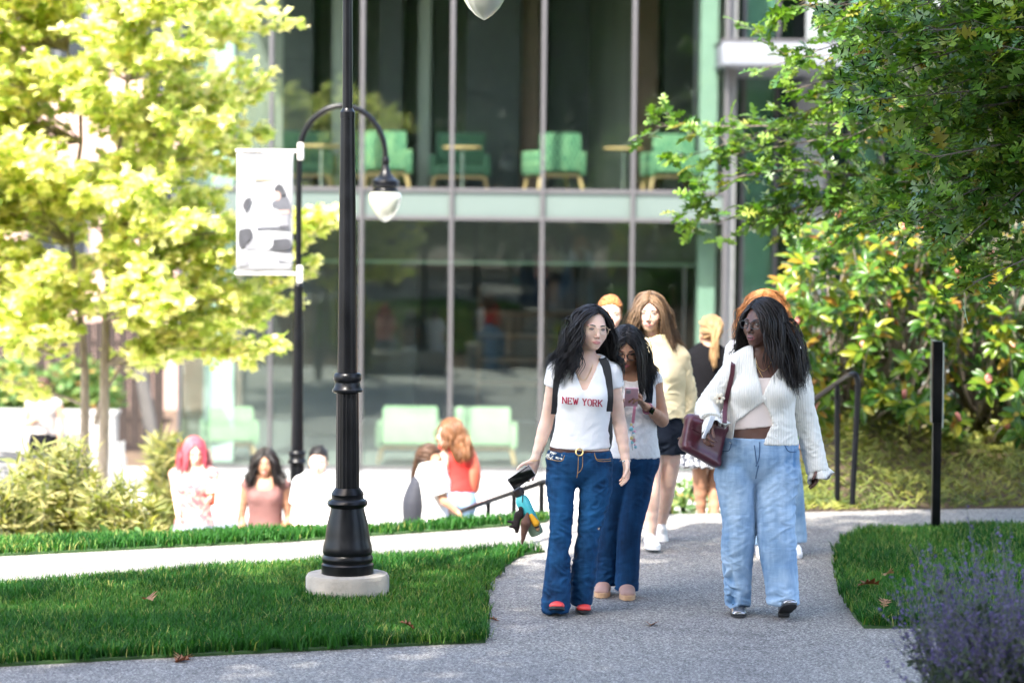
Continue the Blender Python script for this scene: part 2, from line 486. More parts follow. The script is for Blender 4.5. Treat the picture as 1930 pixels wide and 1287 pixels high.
# ------------------------------------------------------------------ glass building
def build_building():
    simple('aluminium', (0.058, 0.056, 0.060), 0.5, 0.1, vary=0.05); two_tone('spandrel_mint', [(0.3, (0.080, 0.104, 0.097)), (0.7, (0.087, 0.113, 0.105))], 0.8, 0.25, bmp=0)
    simple('white_render', (0.24, 0.30, 0.27), 0.7); two_tone('carpet', [(0.3, (0.06, 0.07, 0.066)), (0.7, (0.095, 0.105, 0.10))], 30, 0.95)
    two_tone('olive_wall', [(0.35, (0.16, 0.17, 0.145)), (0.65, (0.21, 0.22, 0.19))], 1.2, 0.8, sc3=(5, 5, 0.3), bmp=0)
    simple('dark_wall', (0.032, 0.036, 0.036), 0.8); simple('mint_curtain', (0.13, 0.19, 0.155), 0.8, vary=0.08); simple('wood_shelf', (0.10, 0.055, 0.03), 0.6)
    simple('grey_side', (0.12, 0.125, 0.125), 0.6); simple('ceiling_white', (0.45, 0.46, 0.45), 0.8)
    glass_mat('facade_glass', (0.89, 0.94, 0.915), 1.48); glass_mat('door_glass', (0.78, 0.90, 0.85), 1.5)
    y0 = 36.0
    t = thing('glass_building', 'two storey glass curtain wall building with pale mint bands behind the plaza', 'building', (0, y0, 0))
    def part(name, mat, a, b, parent=None, bev=0):
        m = MB()
        a = np.array(a, float) - [0, y0, 0]; b = np.array(b, float) - [0, y0, 0]
        (m.span(a, b) if not bev else m.bbox((a + b) / 2, np.abs(b - a), bev))
        return m.build(name, mat, parent or t, bool(bev))
    xs = [P(px, 400, y0).x for px in (340, 511, 682, 851, 1022, 1192, 1366)]
    zf0, zs0, zs1, zt = -1.64, 2.10, 2.515, 6.6
    zb = PZ(36.0) - 0.1
    zl = [zf0, zs0, zs1, zt]
    part('sill', simple('sill_grey', (0.22, 0.23, 0.235), 0.5), (xs[0], y0 - 0.06, zb), (xs[-1], y0 + 0.10, zf0 - 0.03))
    for x in xs:
        part('mullion', MATS['aluminium'], (x - 0.027, y0 - 0.09, zf0 - 0.03), (x + 0.027, y0 + 0.10, 7.6), bev=0.006)
    for i in range(len(xs) - 1):
        a, b = xs[i] + 0.033, xs[i + 1] - 0.033
        for z in zl: part('transom', MATS['aluminium'], (a, y0 - 0.06, z - 0.028), (b, y0 + 0.08, z + 0.028))
        part('glass_pane', MATS['facade_glass'], (a, y0 - 0.006, zf0 + 0.028), (b, y0 + 0.006, zs0 - 0.028))
        part('glass_pane', MATS['facade_glass'], (a, y0 - 0.006, zs1 + 0.028), (b, y0 + 0.006, zt - 0.028))
        part('spandrel_panel', MATS['spandrel_mint'], (a, y0 - 0.02, zs0 + 0.028), (b, y0 + 0.03, zs1 - 0.028))
        part('spandrel_panel', MATS['spandrel_mint'], (a, y0 - 0.02, zt + 0.028), (b, y0 + 0.03, 7.55))
    L, Rr, yb = xs[0], xs[-1], 46.0
    part('floor_slab', MATS['carpet'], (L, y0 + 0.11, zf0 - 0.2), (Rr, yb, zf0 - 0.03))
    part('floor_slab', MATS['carpet'], (L, y0 + 0.11, zs0 + 0.05), (Rr, yb, zs1 - 0.02))
    part('soffit', MATS['ceiling_white'], (L, y0 + 0.12, zs0 - 0.02), (Rr, yb, zs0 + 0.045))
    part('roof', MATS['concrete'], (L - 0.1, y0 - 0.12, 7.6), (Rr + 0.1, yb + 0.2, 7.9))
    part('upper_soffit', MATS['ceiling_white'], (L, y0 + 0.12, zt - 0.02), (Rr, yb, zt + 0.06))
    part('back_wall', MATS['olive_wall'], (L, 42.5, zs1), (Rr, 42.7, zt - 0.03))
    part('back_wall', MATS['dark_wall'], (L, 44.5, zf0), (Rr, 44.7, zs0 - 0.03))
    part('side_wall', MATS['grey_side'], (Rr + 0.04, y0 + 0.12, zb), (Rr + 0.16, yb, 7.6))
    for z0, z1 in ((zf0, zs0 - 0.03), (zs1, zt - 0.03)):
        part('side_glass', MATS['facade_glass'], (L - 0.006, y0 + 0.3, z0), (L + 0.006, yb, z1))
    part('side_band', MATS['spandrel_mint'], (L - 0.02, y0 + 0.11, zs0 - 0.02), (L + 0.0, yb, zs1))
    for xa, xb in ((P(388, 400, 36.9).x, P(444, 400, 36.9).x), (P(1318, 400, 36.6).x, P(1350, 400, 36.6).x)):
        part('column', MATS['white_render'] if xa < 0 else MATS['mint_curtain'], (xa, 36.7, zf0), (xb, 37.1, zs0 - 0.03)); part('column', MATS['white_render'] if xa < 0 else MATS['mint_curtain'], (xa, 36.7, zs1), (xb, 37.1, zt - 0.03))
    # bulkhead with a pale lower edge inside the ground floor
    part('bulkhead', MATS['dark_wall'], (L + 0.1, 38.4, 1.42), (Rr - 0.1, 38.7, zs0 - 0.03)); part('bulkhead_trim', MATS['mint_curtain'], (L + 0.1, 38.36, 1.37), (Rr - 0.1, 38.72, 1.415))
    rng = random.Random(4)
    for px, w, mt in ((560, 0.5, 'dark_wall'), (640, 0.25, 'olive_wall'), (735, 0.4, 'dark_wall'), (800, 0.2, 'olive_wall'), (930, 0.9, 'dark_wall'), (1000, 0.3, 'wood_shelf'), (1075, 0.7, 'dark_wall'), (1225, 0.35, 'wood_shelf'), (1285, 0.5, 'dark_wall')):
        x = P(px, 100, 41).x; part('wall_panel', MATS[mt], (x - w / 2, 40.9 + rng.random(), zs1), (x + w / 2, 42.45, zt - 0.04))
    for px, w in ((620, 0.8), (760, 0.5), (1150, 1.1)):
        x = P(px, 600, 42).x; part('room_divider', MATS['dark_wall'], (x - w / 2, 41 + rng.random(), zf0), (x + w / 2, 42.6, zs0 - 0.04))
    for k in range(4):
        z = -0.9 + 0.42 * k
        part('shelf', MATS['wood_shelf'], (-0.6, 43.4, z), (2.9, 43.9, z + 0.06))
    for x in (-0.6, 0.6, 1.75, 2.9): part('shelf_upright', MATS['wood_shelf'], (x - 0.03, 43.45, zf0), (x + 0.03, 43.9, 0.9))
    # recessed right wing with canopy
    yw = 38.8
    w = thing('entrance_wing', 'recessed glass entrance wing with pale canopy behind the oak branches', 'building', (0, yw, 0))
    def wp(name, mat, a, b, bev=0):
        a = np.array(a, float) - [0, yw, 0]; b = np.array(b, float) - [0, yw, 0]
        m = MB(); (m.span(a, b) if not bev else m.bbox((a + b) / 2, np.abs(b - a), bev))
        return m.build(name, mat, w, bool(bev))
    X = lambda px: P(px, 300, yw).x
    edges = [1372, 1400, 1462, 1492, 1514, 1558, 1600, 1660, 1720, 1800, 1900, 2050, 2250]
    kinds = ['glass', 'mint', 'glass', 'pillar', 'grey', 'glass', 'mint', 'glass', 'grey', 'glass', 'mint', 'glass']
    simple('grey_panel', (0.17, 0.185, 0.19), 0.5); simple('white_panel', (0.125, 0.135, 0.155), 0.5)
    for a, b, k in zip(edges[:-1], edges[1:], kinds):
        xa, xb = X(a) + 0.01, X(b) - 0.01
        if k == 'glass': wp('glass_pane', MATS['door_glass'], (xa, yw - 0.006, -1.7), (xb, yw + 0.006, 7.4))
        elif k == 'mint': wp('curtain_panel', MATS['mint_curtain'], (xa, yw + 0.10, -1.7), (xb, yw + 0.18, 7.4)); wp('glass_pane', MATS['door_glass'], (xa, yw - 0.006, -1.7), (xb, yw + 0.006, 7.4))
        elif k == 'pillar': wp('pillar', MATS['white_panel'], (xa, yw - 0.5, -1.9), (xb, yw - 0.1, 4.3))
        else: wp('wall_panel', MATS['grey_panel'], (xa, yw - 0.03, -1.7), (xb, yw + 0.05, 7.4))
    za_ = 4.2
    for e in edges: wp('mullion', MATS['aluminium'], (X(e) - 0.03, yw - 0.07, -1.8), (X(e) + 0.03, yw + 0.08, za_ if e in (1492, 1514, 1558, 1600) else 7.4))
    for z in (2.3, 3.4): wp('transom', MATS['aluminium'], (X(1372), yw - 0.05, z - 0.03), (X(2250), yw + 0.06, z + 0.03))
    wp('back_wall', MATS['dark_wall'], (X(1372), 43.0, -1.8), (X(2250), 43.2, 7.4)); wp('floor_slab', MATS['carpet'], (X(1372), yw + 0.1, -1.95), (X(2250), 43.0, -1.75)); wp('roof', MATS['concrete'], (X(1372) - 0.1, yw - 0.2, 7.4), (X(2250), 43.3, 7.7))
    wp('upper_floor', MATS['dark_wall'], (X(1372), yw + 0.2, 2.2), (X(2250), 43.0, 2.5))
    za, zc = P(1400, 122, 35.3).z, P(1400, 78, 35.3).z
    wp('canopy', MATS['white_panel'], (P(1362, 100, 35.3).x, 35.3, za), (9.5, yw - 0.02, zc), bev=0.01); wp('canopy_flashing', MATS['aluminium'], (P(1360, 100, 35.3).x, 35.28, zc + 0.003), (9.52, yw - 0.02, zc + 0.035))

def fabric_check(name, c0, c1, c2, scale=16.0):
    m, nt, b = nodes(name)
    v = coords(nt, 'Object')
    br = nn(nt, 'ShaderNodeTexBrick'); br.offset = 0.5
    br.inputs['Scale'].default_value = scale; br.inputs['Color1'].default_value = rgba(c0); br.inputs['Color2'].default_value = rgba(c1); br.inputs['Mortar'].default_value = rgba(c2)
    br.inputs['Mortar Size'].default_value = 0.07; br.inputs['Brick Width'].default_value = 0.5; br.inputs['Row Height'].default_value = 0.5
    mp = nn(nt, 'ShaderNodeMapping'); mp.inputs['Rotation'].default_value = (math.radians(90), 0, 0); nt.links.new(v, mp.inputs[0]); nt.links.new(mp.outputs[0], br.inputs[0])
    nt.links.new(br.outputs[0], b.inputs['Base Color']); b.inputs['Roughness'].default_value = 0.9
    return m

def copy_tree(o, parent=None):
    c = o.copy(); COL.objects.link(c); c.parent = parent
    for ch in o.children: copy_tree(ch, c)
    return c

def lounge_chair(label, loc, rz, fab, wood, w=0.78, seats=1, group=None, name='lounge_chair', cat='armchair', hgt=0.85):
    """seen from behind when rz = 0: the backrest is at -y"""
    t = thing(name, label, cat, loc, rz, group)
    MB().bbox((0, -0.33, 0.30 + (hgt - 0.27) / 2), (w * 0.80, 0.15, hgt - 0.27), 0.05, Rx(-0.08)).build('backrest', fab, t, True)
    MB().bbox((0, 0.04, 0.36), (w * 0.80, 0.62, 0.16), 0.04).build('seat', fab, t, True)
    for s in (-1, 1):
        MB().bbox((s * (w / 2 - 0.06), -0.02, 0.43), (0.12, 0.74, 0.36), 0.045).build('arm', fab, t, True)
        for yy in (-0.33, 0.30):
            m = MB(); m.tube([(s * (w / 2 - 0.10), yy * 0.93, 0.26), (s * (w / 2 - 0.04), yy * 1.08, 0.0)], [0.030, 0.022], 8); m.build('leg', wood, t, True)
    for yy in (-0.31, 0.28): MB().bbox((0, yy, 0.245), (w - 0.16, 0.05, 0.045), 0.008).build('frame_rail', wood, t, True)
    return t

def build_interior_furniture():
    fabric_check('green_weave', (0.05, 0.15, 0.075), (0.13, 0.24, 0.12), (0.012, 0.045, 0.028), 6.5); simple('oak_wood', (0.34, 0.22, 0.10), 0.5, vary=0.15, scale=14)
    simple('dark_green_fabric', (0.035, 0.085, 0.05), 0.9); simple('pale_green_fabric', (0.17, 0.25, 0.15), 0.9, vary=0.08); simple('chrome', (0.6, 0.62, 0.62), 0.25, 1.0)
    zf, zg = 2.515, -1.64
    for px, lab, rz in ((729, 'green woven lounge chair upstairs behind the banner lamp lantern', 0.0), (1043, 'green woven lounge chair upstairs at the middle of the glass wall, turned aside', 0.32), (1262, 'green woven lounge chair upstairs partly behind the oak branch', 0.12)):
        q = P(px, 300, 36.85); lounge_chair(lab, (q.x, 36.9, zf), rz, MATS['green_weave'], MATS['oak_wood'], 0.80, group='green lounge chairs upstairs')
    for px, lab in ((575, 'dark green armchair in the upstairs room behind the tree'), (700, 'dark green armchair deep in the upstairs room'), (868, 'dark green armchair facing out at the upstairs cafe table')):
        q = P(px, 260, 39.6); lounge_chair(lab, (q.x, 39.6, zf), math.pi, MATS['dark_green_fabric'], MATS['oak_wood'], 1.0, group='dark armchairs upstairs', hgt=0.95)
    for px, d, lab in ((606, 37.9, 'small round wooden table upstairs beside the arched lamp'), (872, 38.0, 'small round wooden table upstairs in front of the dark armchair'), (1176, 37.6, 'small round wooden table upstairs between two green chairs')):
        q = P(px, 270, d); t = thing('cafe_table', lab, 'table', (q.x, d, zf), 0, 'round tables upstairs')
        MB().lathe([(0.30, 0.66), (0.31, 0.67), (0.31, 0.69), (0.30, 0.70)], sides=28).build('table_top', MATS['oak_wood'], t, True); MB().lathe([(0.02, 0.01), (0.02, 0.655)], sides=10).build('leg', MATS['chrome'], t, True); MB().lathe([(0.19, 0.0), (0.19, 0.012), (0.03, 0.02)], sides=24).build('base', MATS['chrome'], t, True)
    for px, lab in ((774, 'pale green two seat sofa behind the glass left of the red top'), (910, 'pale green two seat sofa behind the glass right of the red top')):
        q = P(px, 840, 36.8); lounge_chair(lab, (q.x, 36.95, zg), 0, MATS['pale_green_fabric'], MATS['oak_wood'], 1.06, group='pale green sofas downstairs', name='sofa', cat='sofa')
    q = P(432, 840, 37.1); lounge_chair('pale green armchair behind the glass near the white column', (q.x, 37.1, zg), 0.2, MATS['pale_green_fabric'], MATS['oak_wood'], 0.85, hgt=0.8)

def build_background():
    simple('fence_wood', (0.020, 0.013, 0.011), 0.9, vary=0.35, scale=5); two_tone('pink_brick', [(0.3, (0.34, 0.22, 0.19)), (0.7, (0.46, 0.33, 0.29))], 9, 0.9, sc3=(1, 1, 3))
    t = thing('board_fence', 'dark brown vertical board fence behind the patio', 'fence', (0, 41, 0))
    x0, x1 = -16.0, P(335, 700, 41).x - 0.1
    n = int((x1 - x0) / 0.2); rng = random.Random(2)
    me = MB().bbox((0, 0, 0), (0.185, 0.03, 2.1), 0.004).mesh('board')
    for i in range(n):
        o = obj('board', me, MATS['fence_wood'], t, (x0 + i * 0.2, rng.uniform(-0.012, 0.012), -0.78 + rng.uniform(-0.02, 0.02)))
    for z in (-1.4, -0.1): MB().box(((x0 + x1) / 2, 0.05, z), (x1 - x0, 0.05, 0.09)).build('fence_rail', MATS['fence_wood'], t)
    t = thing('brick_building', 'pinkish brick building glimpsed through the yellow green tree', 'building', (0, 50, 0))
    MB().span((-24, 0, -2), (-5.6, 8, 13)).build('wall', MATS['pink_brick'], t)
    for x in (-12.2, -9.4, -7.0):
        for z in (1.0, 4.6):
            f = MB().span((x - 0.65, -0.06, z), (x + 0.65, 0.0, z + 1.9)).build('window', MATS['white_panel'], t)
            MB().span((x - 0.58, -0.075, z + 0.07), (x - 0.03, -0.062, z + 1.83)).build('pane', simple('dark_glass', (0.02, 0.025, 0.03), 0.08), f); MB().span((x + 0.03, -0.075, z + 0.07), (x + 0.58, -0.062, z + 1.83)).build('pane', MATS['dark_glass'], f)
    MB().span((-24.2, -0.15, 13), (-5.4, 8.2, 13.3)).build('roof', MATS['concrete'], t)
    t = thing('planter_wall', 'low white planter wall behind the person in black skirt', 'wall', (0, 33, 0))
    xa, xb = -11.0, P(215, 790, 33).x
    MB().bbox(((xa + xb) / 2, 0.2, -1.15), (xb - xa, 0.4, 1.0), 0.02).build('wall', simple('white_wall', (0.27, 0.265, 0.255), 0.8), t, True); MB().bbox(((xa + xb) / 2, 0.2, -0.62), (xb - xa + 0.05, 0.46, 0.05), 0.01).build('coping', MATS['white_wall'], t, True)
    t = thing('leaning_post', 'grey leaning timber post beside the patio fence', 'post')
    a, b = P(262, 672, 34.5), P(302, 905, 34.5); b.z = PZ(34.5) - 0.05
    m = MB(); m.tube([b, a.lerp(b, 0.5), a], [0.11, 0.10, 0.09], 8); m.build('post', simple('grey_timber', (0.075, 0.07, 0.066), 0.85, bmp=0.4, bscale=30), t, True)
    # patio chairs and table
    simple('patio_metal', (0.30, 0.31, 0.31), 0.45, 0.5); simple('patio_dark', (0.035, 0.04, 0.045), 0.5, 0.3)
    def chair(label, loc, rz, mt):
        t = thing('patio_chair', label, 'chair', loc, rz, 'patio chairs')
        for s in (-1, 1):
            m = MB(); m.tube([(s * 0.24, -0.24, 0), (s * 0.24, -0.22, 0.44), (s * 0.24, -0.28, 0.90)], 0.014, 8); m.build('rear_leg', mt, t, True)
            m = MB(); m.tube([(s * 0.24, 0.24, 0), (s * 0.24, 0.22, 0.44)], 0.014, 8); m.build('front_leg', mt, t, True)
            m = MB(); m.tube([(s * 0.25, 0.22, 0.44), (s * 0.26, 0.20, 0.65), (s * 0.25, -0.24, 0.66)], 0.013, 8); m.build('armrest', mt, t, True)
        MB().bbox((0, 0, 0.445), (0.48, 0.46, 0.022), 0.008).build('seat', mt, t, True)
        for k in range(7): MB().box((0, -0.235 - 0.007 * k, 0.52 + 0.058 * k), (0.47, 0.012, 0.034)).build('back_slat', mt, t)
        return t
    q = P(196, 850, 29.5); chair('grey metal slat back chair right of the maple trunk', (q.x, 29.5, PZ(29.5)), 0.15, MATS['patio_metal'])
    q = P(28, 850, 27.5); chair('dark slat back chair at the left edge of the picture', (q.x, 27.5, PZ(27.5)), -0.4, MATS['patio_dark'])
    q = P(108, 850, 30.5); chair('dark slat back chair left of the maple trunk', (q.x, 30.5, PZ(30.5)), 2.4, MATS['patio_dark'])
    q = P(70, 850, 28.6); t = thing('patio_table', 'dark round patio table left of the maple trunk', 'table', (q.x, 28.6, PZ(28.6)))
    MB().lathe([(0.48, 0.70), (0.5, 0.71), (0.5, 0.73), (0.48, 0.735)], sides=28).build('table_top', MATS['patio_dark'], t, True); MB().lathe([(0.26, 0), (0.25, 0.02), (0.035, 0.04), (0.03, 0.695)], sides=16).build('pedestal', MATS['patio_dark'], t, True)

# ------------------------------------------------------------------ lamps and signs
def lamp(name, label, base, d, arm_dir, tilt=0.0, plinth=True, rise=3.67):
    t = thing(name, label, 'street lamp', base, 0, 'arched black lamp posts')
    t.rotation_euler = (0, tilt, 0)
    bp = MATS['black_paint']
    z0 = 0.0
    if plinth:
        MB().lathe([(0.232, -0.15), (0.232, 0.130), (0.222, 0.148), (0.20, 0.150)], sides=48).build('footing', MATS['footing_concrete'], t, True)
        z0 = 0.151
    prof = [(0.145, 0), (0.145, 0.05), (0.136, 0.06), (0.142, 0.075), (0.142, 0.09), (0.133, 0.105), (0.139, 0.12), (0.134, 0.155), (0.126, 0.18), (0.122, 0.22), (0.112, 0.28), (0.098, 0.335), (0.092, 0.365), (0.107, 0.375), (0.113, 0.39), (0.107, 0.405), (0.09, 0.415), (0.088, 0.43), (0.092, 0.44), (0.084, 0.455), (0.070, 0.475)]
    MB().lathe(prof, (0, 0, z0), 40).build('base', bp, t, True)
    MB().lathe([(0.066, 0.470), (0.062, 1.0)], (0, 0, z0), 40, 0.045).build('lower_shaft', bp, t, True)
    MB().lathe([(0.064, 1.0), (0.084, 1.008), (0.086, 1.02), (0.074, 1.035), (0.070, 1.06), (0.079, 1.075), (0.079, 1.10), (0.070, 1.112), (0.058, 1.115)], (0, 0, z0), 36).build('collar', bp, t, True)
    top = 3.9
    MB().lathe([(0.056, 1.112), (0.048, 1.8), (0.040, 2.52)], (0, 0, z0), 40, 0.03).build('shaft', bp, t, True)
    MB().lathe([(0.042, 2.515), (0.042, 2.55), (0.034, 2.56), (0.030, 2.57)], (0, 0, z0), 24).build('joint', bp, t, True)
    R = 0.375; RV = 0.44; zc = z0 + rise
    MB().lathe([(0.028, 2.565), (0.026, rise + 0.005)], (0, 0, z0), 20).build('upper_pole', bp, t, True)
    pts = [(R - R * math.cos(a), 0, zc + RV * math.sin(a)) for a in np.linspace(0, math.pi, 21)] + [(2 * R, 0, zc - 0.02)]
    pts = [tuple(Rz(arm_dir) @ np.array(q)) for q in pts]
    m = MB(); m.tube(pts, [0.027 - 0.004 * i / 21 for i in range(22)], 12); m.build('arch', bp, t, True)
    c = Rz(arm_dir) @ np.array([2 * R, 0, 0]); zt = zc - 0.02
    ln = MB().lathe([(0.03, 0.02), (0.036, 0.0), (0.036, -0.03), (0.028, -0.045), (0.036, -0.085), (0.055, -0.13), (0.088, -0.165), (0.118, -0.18), (0.122, -0.195), (0.108, -0.205), (0.122, -0.22), (0.122, -0.235), (0.105, -0.25), (0.112, -0.262), (0.112, -0.275), (0.09, -0.28)], (c[0], c[1], zt), 32)
    V = ln; ln = ln.build('lantern_cap', bp, t, True)
    MB().lathe([(0.10, -0.281), (0.135, -0.292), (0.142, -0.32), (0.138, -0.36), (0.118, -0.42), (0.085, -0.475), (0.045, -0.515), (0.012, -0.535), (0.001, -0.54)], (c[0], c[1], zt), 32).build('globe', MATS['frosted_globe'], t, True)
    return t

def build_lamps():
    m, nt, b = nodes('frosted_globe')
    b.inputs['Base Color'].default_value = (0.50, 0.52, 0.44, 1); b.inputs['Roughness'].default_value = 0.25
    b.inputs['Transmission Weight'].default_value = 0.25; b.inputs['Subsurface Weight'].default_value = 0.3; b.inputs['Subsurface Radius'].default_value = (0.05, 0.05, 0.05)
    bump(nt, b, noise(nt, coords(nt), 45, 2.0), 0.2, 0.005)
    q = G(655, 1130)
    lamp('street_lamp', 'tall black lamp post on round concrete footing in the shaded lawn', (q.x, q.y, 0.0), 14.3, 0.0, math.radians(-0.4), rise=3.615)
    q = P(562, 990, 21.0)
    base = (P(559, 1074, 21.0).x, 21.0, PZ(21.0) + 0.005)
    t = lamp('street_lamp', 'arched black lamp post with white banner beside the seated women', base, 21.0, 0.0, 0.0)
    # banner on two arms
    bn = thing('banner', 'white vertical banner with dark photo print hanging on the far lamp post', 'banner', (0, 21.0, 0))
    simple('banner_white', (0.33, 0.34, 0.36), 0.7, vary=0.1, scale=3); simple('banner_grey', (0.06, 0.064, 0.078), 0.7, vary=0.25, scale=8); simple('banner_mid', (0.15, 0.155, 0.175), 0.7, vary=0.3, scale=9); simple('bracket_white', (0.62, 0.60, 0.57), 0.5); simple('banner_skin', (0.30, 0.20, 0.17), 0.7); simple('banner_yellow', (0.34, 0.30, 0.20), 0.7); simple('banner_black', (0.03, 0.032, 0.04), 0.7, vary=0.3, scale=14)
    x0, x1 = P(446, 400, 21).x, P(552, 400, 21).x; zt, zb = P(500, 287, 21).z, P(500, 514, 21).z
    n = 12; V, F = [], []
    for i in range(n + 1):
        for j in range(n + 1):
            u, v = i / n, j / n
            V.append((x0 + (x1 - x0) * u, 0.010 * math.sin(u * 5 + v * 3), zt + (zb - zt) * v))
    for i in range(n):
        for j in range(n): a = i * (n + 1) + j; F.append((a, a + 1, a + n + 2, a + n + 1))
    m = MB().add(V, F); cl = m.build('cloth', MATS['banner_white'], bn, True)
    so = cl.modifiers.new('thick', 'SOLIDIFY'); so.thickness = 0.003
    def blob(mat, pts, k=0):
        Q = spline(np.array([[(P(x, y, 21)).x, (P(x, y, 21)).z] for x, y in pts + [pts[0]]]), 4)[:-1]
        MB().add([(q[0], -0.016 - 0.0015 * k, q[1]) for q in Q], [tuple(range(len(Q)))]).build('print', mat, bn)
    def quad(mat, a, b, c, d, k=0):
        V = [((q := P(x, y, 21)).x, -0.016 - 0.0015 * k, q.z) for x, y in (a, b, c, d)]
        MB().add(V, [(0, 1, 2, 3)]).build('print', mat, bn)
    quad(MATS['banner_yellow'], (478, 326), (522, 326), (522, 340), (478, 340))
    blob(MATS['banner_black'], [(516, 356), (524, 347), (533, 350), (540, 366), (534, 372), (522, 368)], 1)
    blob(MATS['banner_skin'], [(517, 362), (526, 362), (529, 372), (523, 378), (517, 372)], 2)
    blob(MATS['banner_grey'], [(512, 382), (524, 374), (540, 368), (547, 384), (546, 396), (530, 397), (520, 392), (514, 391)], 1)
    blob(MATS['banner_black'], [(457, 386), (463, 375), (474, 372), (472, 384), (466, 397), (459, 394)], 1)
    quad(MATS['banner_skin'], (526, 397), (546, 396), (546, 402), (526, 403), 2); quad(MATS['banner_mid'], (524, 404), (545, 403), (545, 428), (528, 430), 1)
    blob(MATS['banner_black'], [(450, 434), (462, 430), (474, 432), (476, 448), (466, 462), (452, 466), (449, 450)], 1); quad(MATS['banner_grey'], (484, 428), (546, 426), (546, 432), (484, 434), 1)
    quad(MATS['banner_mid'], (470, 452), (545, 450), (545, 471), (462, 470), 1); blob(MATS['banner_black'], [(512, 452), (545, 450), (546, 470), (510, 471), (506, 462)], 2)
    blob(MATS['banner_white'], [(480, 446), (498, 442), (513, 448), (513, 464), (498, 473), (484, 466)], 3); quad(MATS['banner_mid'], (447, 492), (470, 490), (470, 500), (447, 502), 1); quad(MATS['banner_mid'], (520, 486), (545, 486), (545, 490), (524, 492), 1)
    px0 = P(567, 400, 21).x
    for y in (285, 516):
        z = P(500, y, 21).z
        m = MB(); m.tube([(x0 - 0.01, 0, z), (px0 - 0.02, 0, z)], 0.014, 10); m.build('arm', MATS['bracket_white'], bn, True)
        MB().bbox((px0 - 0.005, 0, z), (0.05, 0.075, 0.15), 0.012).build('clamp', MATS['bracket_white'], bn, True)

def build_sign():
    t = thing('sign_post', 'slim black sign post seen edge on at the lawn corner', 'sign', tuple(G(1763, 1005)))
    t.rotation_euler = (0, math.radians(-0.4), 0)
    h = 1.32
    MB().bbox((0, 0, h / 2 - 0.05), (0.058, 0.058, h + 0.1), 0.006).build('post', MATS['black_paint'], t, True)
    MB().bbox((0.034, 0.20, h - 0.30), (0.008, 0.50, 0.58), 0.002).build('sign_plate', simple('sign_grey', (0.35, 0.40, 0.36), 0.2), t, True)
    MB().bbox((-0.004, 0.0, h - 0.28), (0.068, 0.068, 0.56), 0.004).build('bracket', MATS['black_paint'], t, True)
# ------------------------------------------------------------------ vegetation
two_tone('bark', [(0.3, (0.07, 0.055, 0.045)), (0.7, (0.17, 0.14, 0.115))], 5, 0.9, sc3=(8, 8, 1.5), bmp=0.8, bscale=12)
two_tone('bark_pale', [(0.3, (0.17, 0.14, 0.11)), (0.7, (0.33, 0.28, 0.23))], 5, 0.9, sc3=(8, 8, 1.5), bmp=0.6, bscale=12)
leaf_mat('maple_leaf', [(0.0, (0.26, 0.36, 0.06)), (0.35, (0.52, 0.58, 0.17)), (0.7, (0.70, 0.70, 0.30)), (1.0, (0.76, 0.68, 0.40))], 0.5, 0.55, (1.0, 1.0, 0.8))
leaf_mat('oak_leaf', [(0.0, (0.03, 0.09, 0.016)), (0.5, (0.09, 0.19, 0.028)), (0.9, (0.19, 0.29, 0.045)), (1.0, (0.24, 0.16, 0.03))], 0.34, 0.35, (0.9, 1.0, 0.3), 0.6)
leaf_mat('magnolia_leaf', [(0.0, (0.025, 0.085, 0.014)), (0.45, (0.075, 0.155, 0.016)), (0.8, (0.17, 0.23, 0.018)), (0.9, (0.28, 0.26, 0.025)), (1.0, (0.22, 0.08, 0.018))], 0.28, 0.35, (1.0, 0.95, 0.2), 0.3)
leaf_mat('shade_leaf', [(0.0, (0.02, 0.07, 0.012)), (1.0, (0.06, 0.14, 0.025))], 0.4, 0.3)
leaf_mat('juniper_leaf', [(0.0, (0.03, 0.06, 0.012)), (0.5, (0.13, 0.155, 0.025)), (1.0, (0.30, 0.27, 0.06))], 0.6, 0.25, (1, 1, 0.4))
leaf_mat('sage_leaf', [(0.0, (0.02, 0.04, 0.02)), (0.6, (0.05, 0.08, 0.045)), (1.0, (0.10, 0.125, 0.085))], 0.7, 0.2)
leaf_mat('sage_flower', [(0.0, (0.05, 0.04, 0.11)), (0.6, (0.095, 0.075, 0.19)), (1.0, (0.16, 0.135, 0.27))], 0.7, 0.2, (0.8, 0.7, 1.0))
leaf_mat('feather_leaf', [(0.0, (0.12, 0.15, 0.04)), (0.6, (0.27, 0.27, 0.10)), (1.0, (0.42, 0.36, 0.17))], 0.7, 0.35)
leaf_mat('bed_leaf', [(0.0, (0.05, 0.12, 0.03)), (0.7, (0.12, 0.20, 0.05)), (0.93, (0.26, 0.26, 0.08)), (1.0, (0.50, 0.20, 0.08))], 0.6, 0.3)
leaf_mat('fallen', [(0.0, (0.16, 0.05, 0.025)), (0.5, (0.26, 0.13, 0.06)), (1.0, (0.35, 0.22, 0.12))], 0.7, 0.15, (1, 0.6, 0.3))

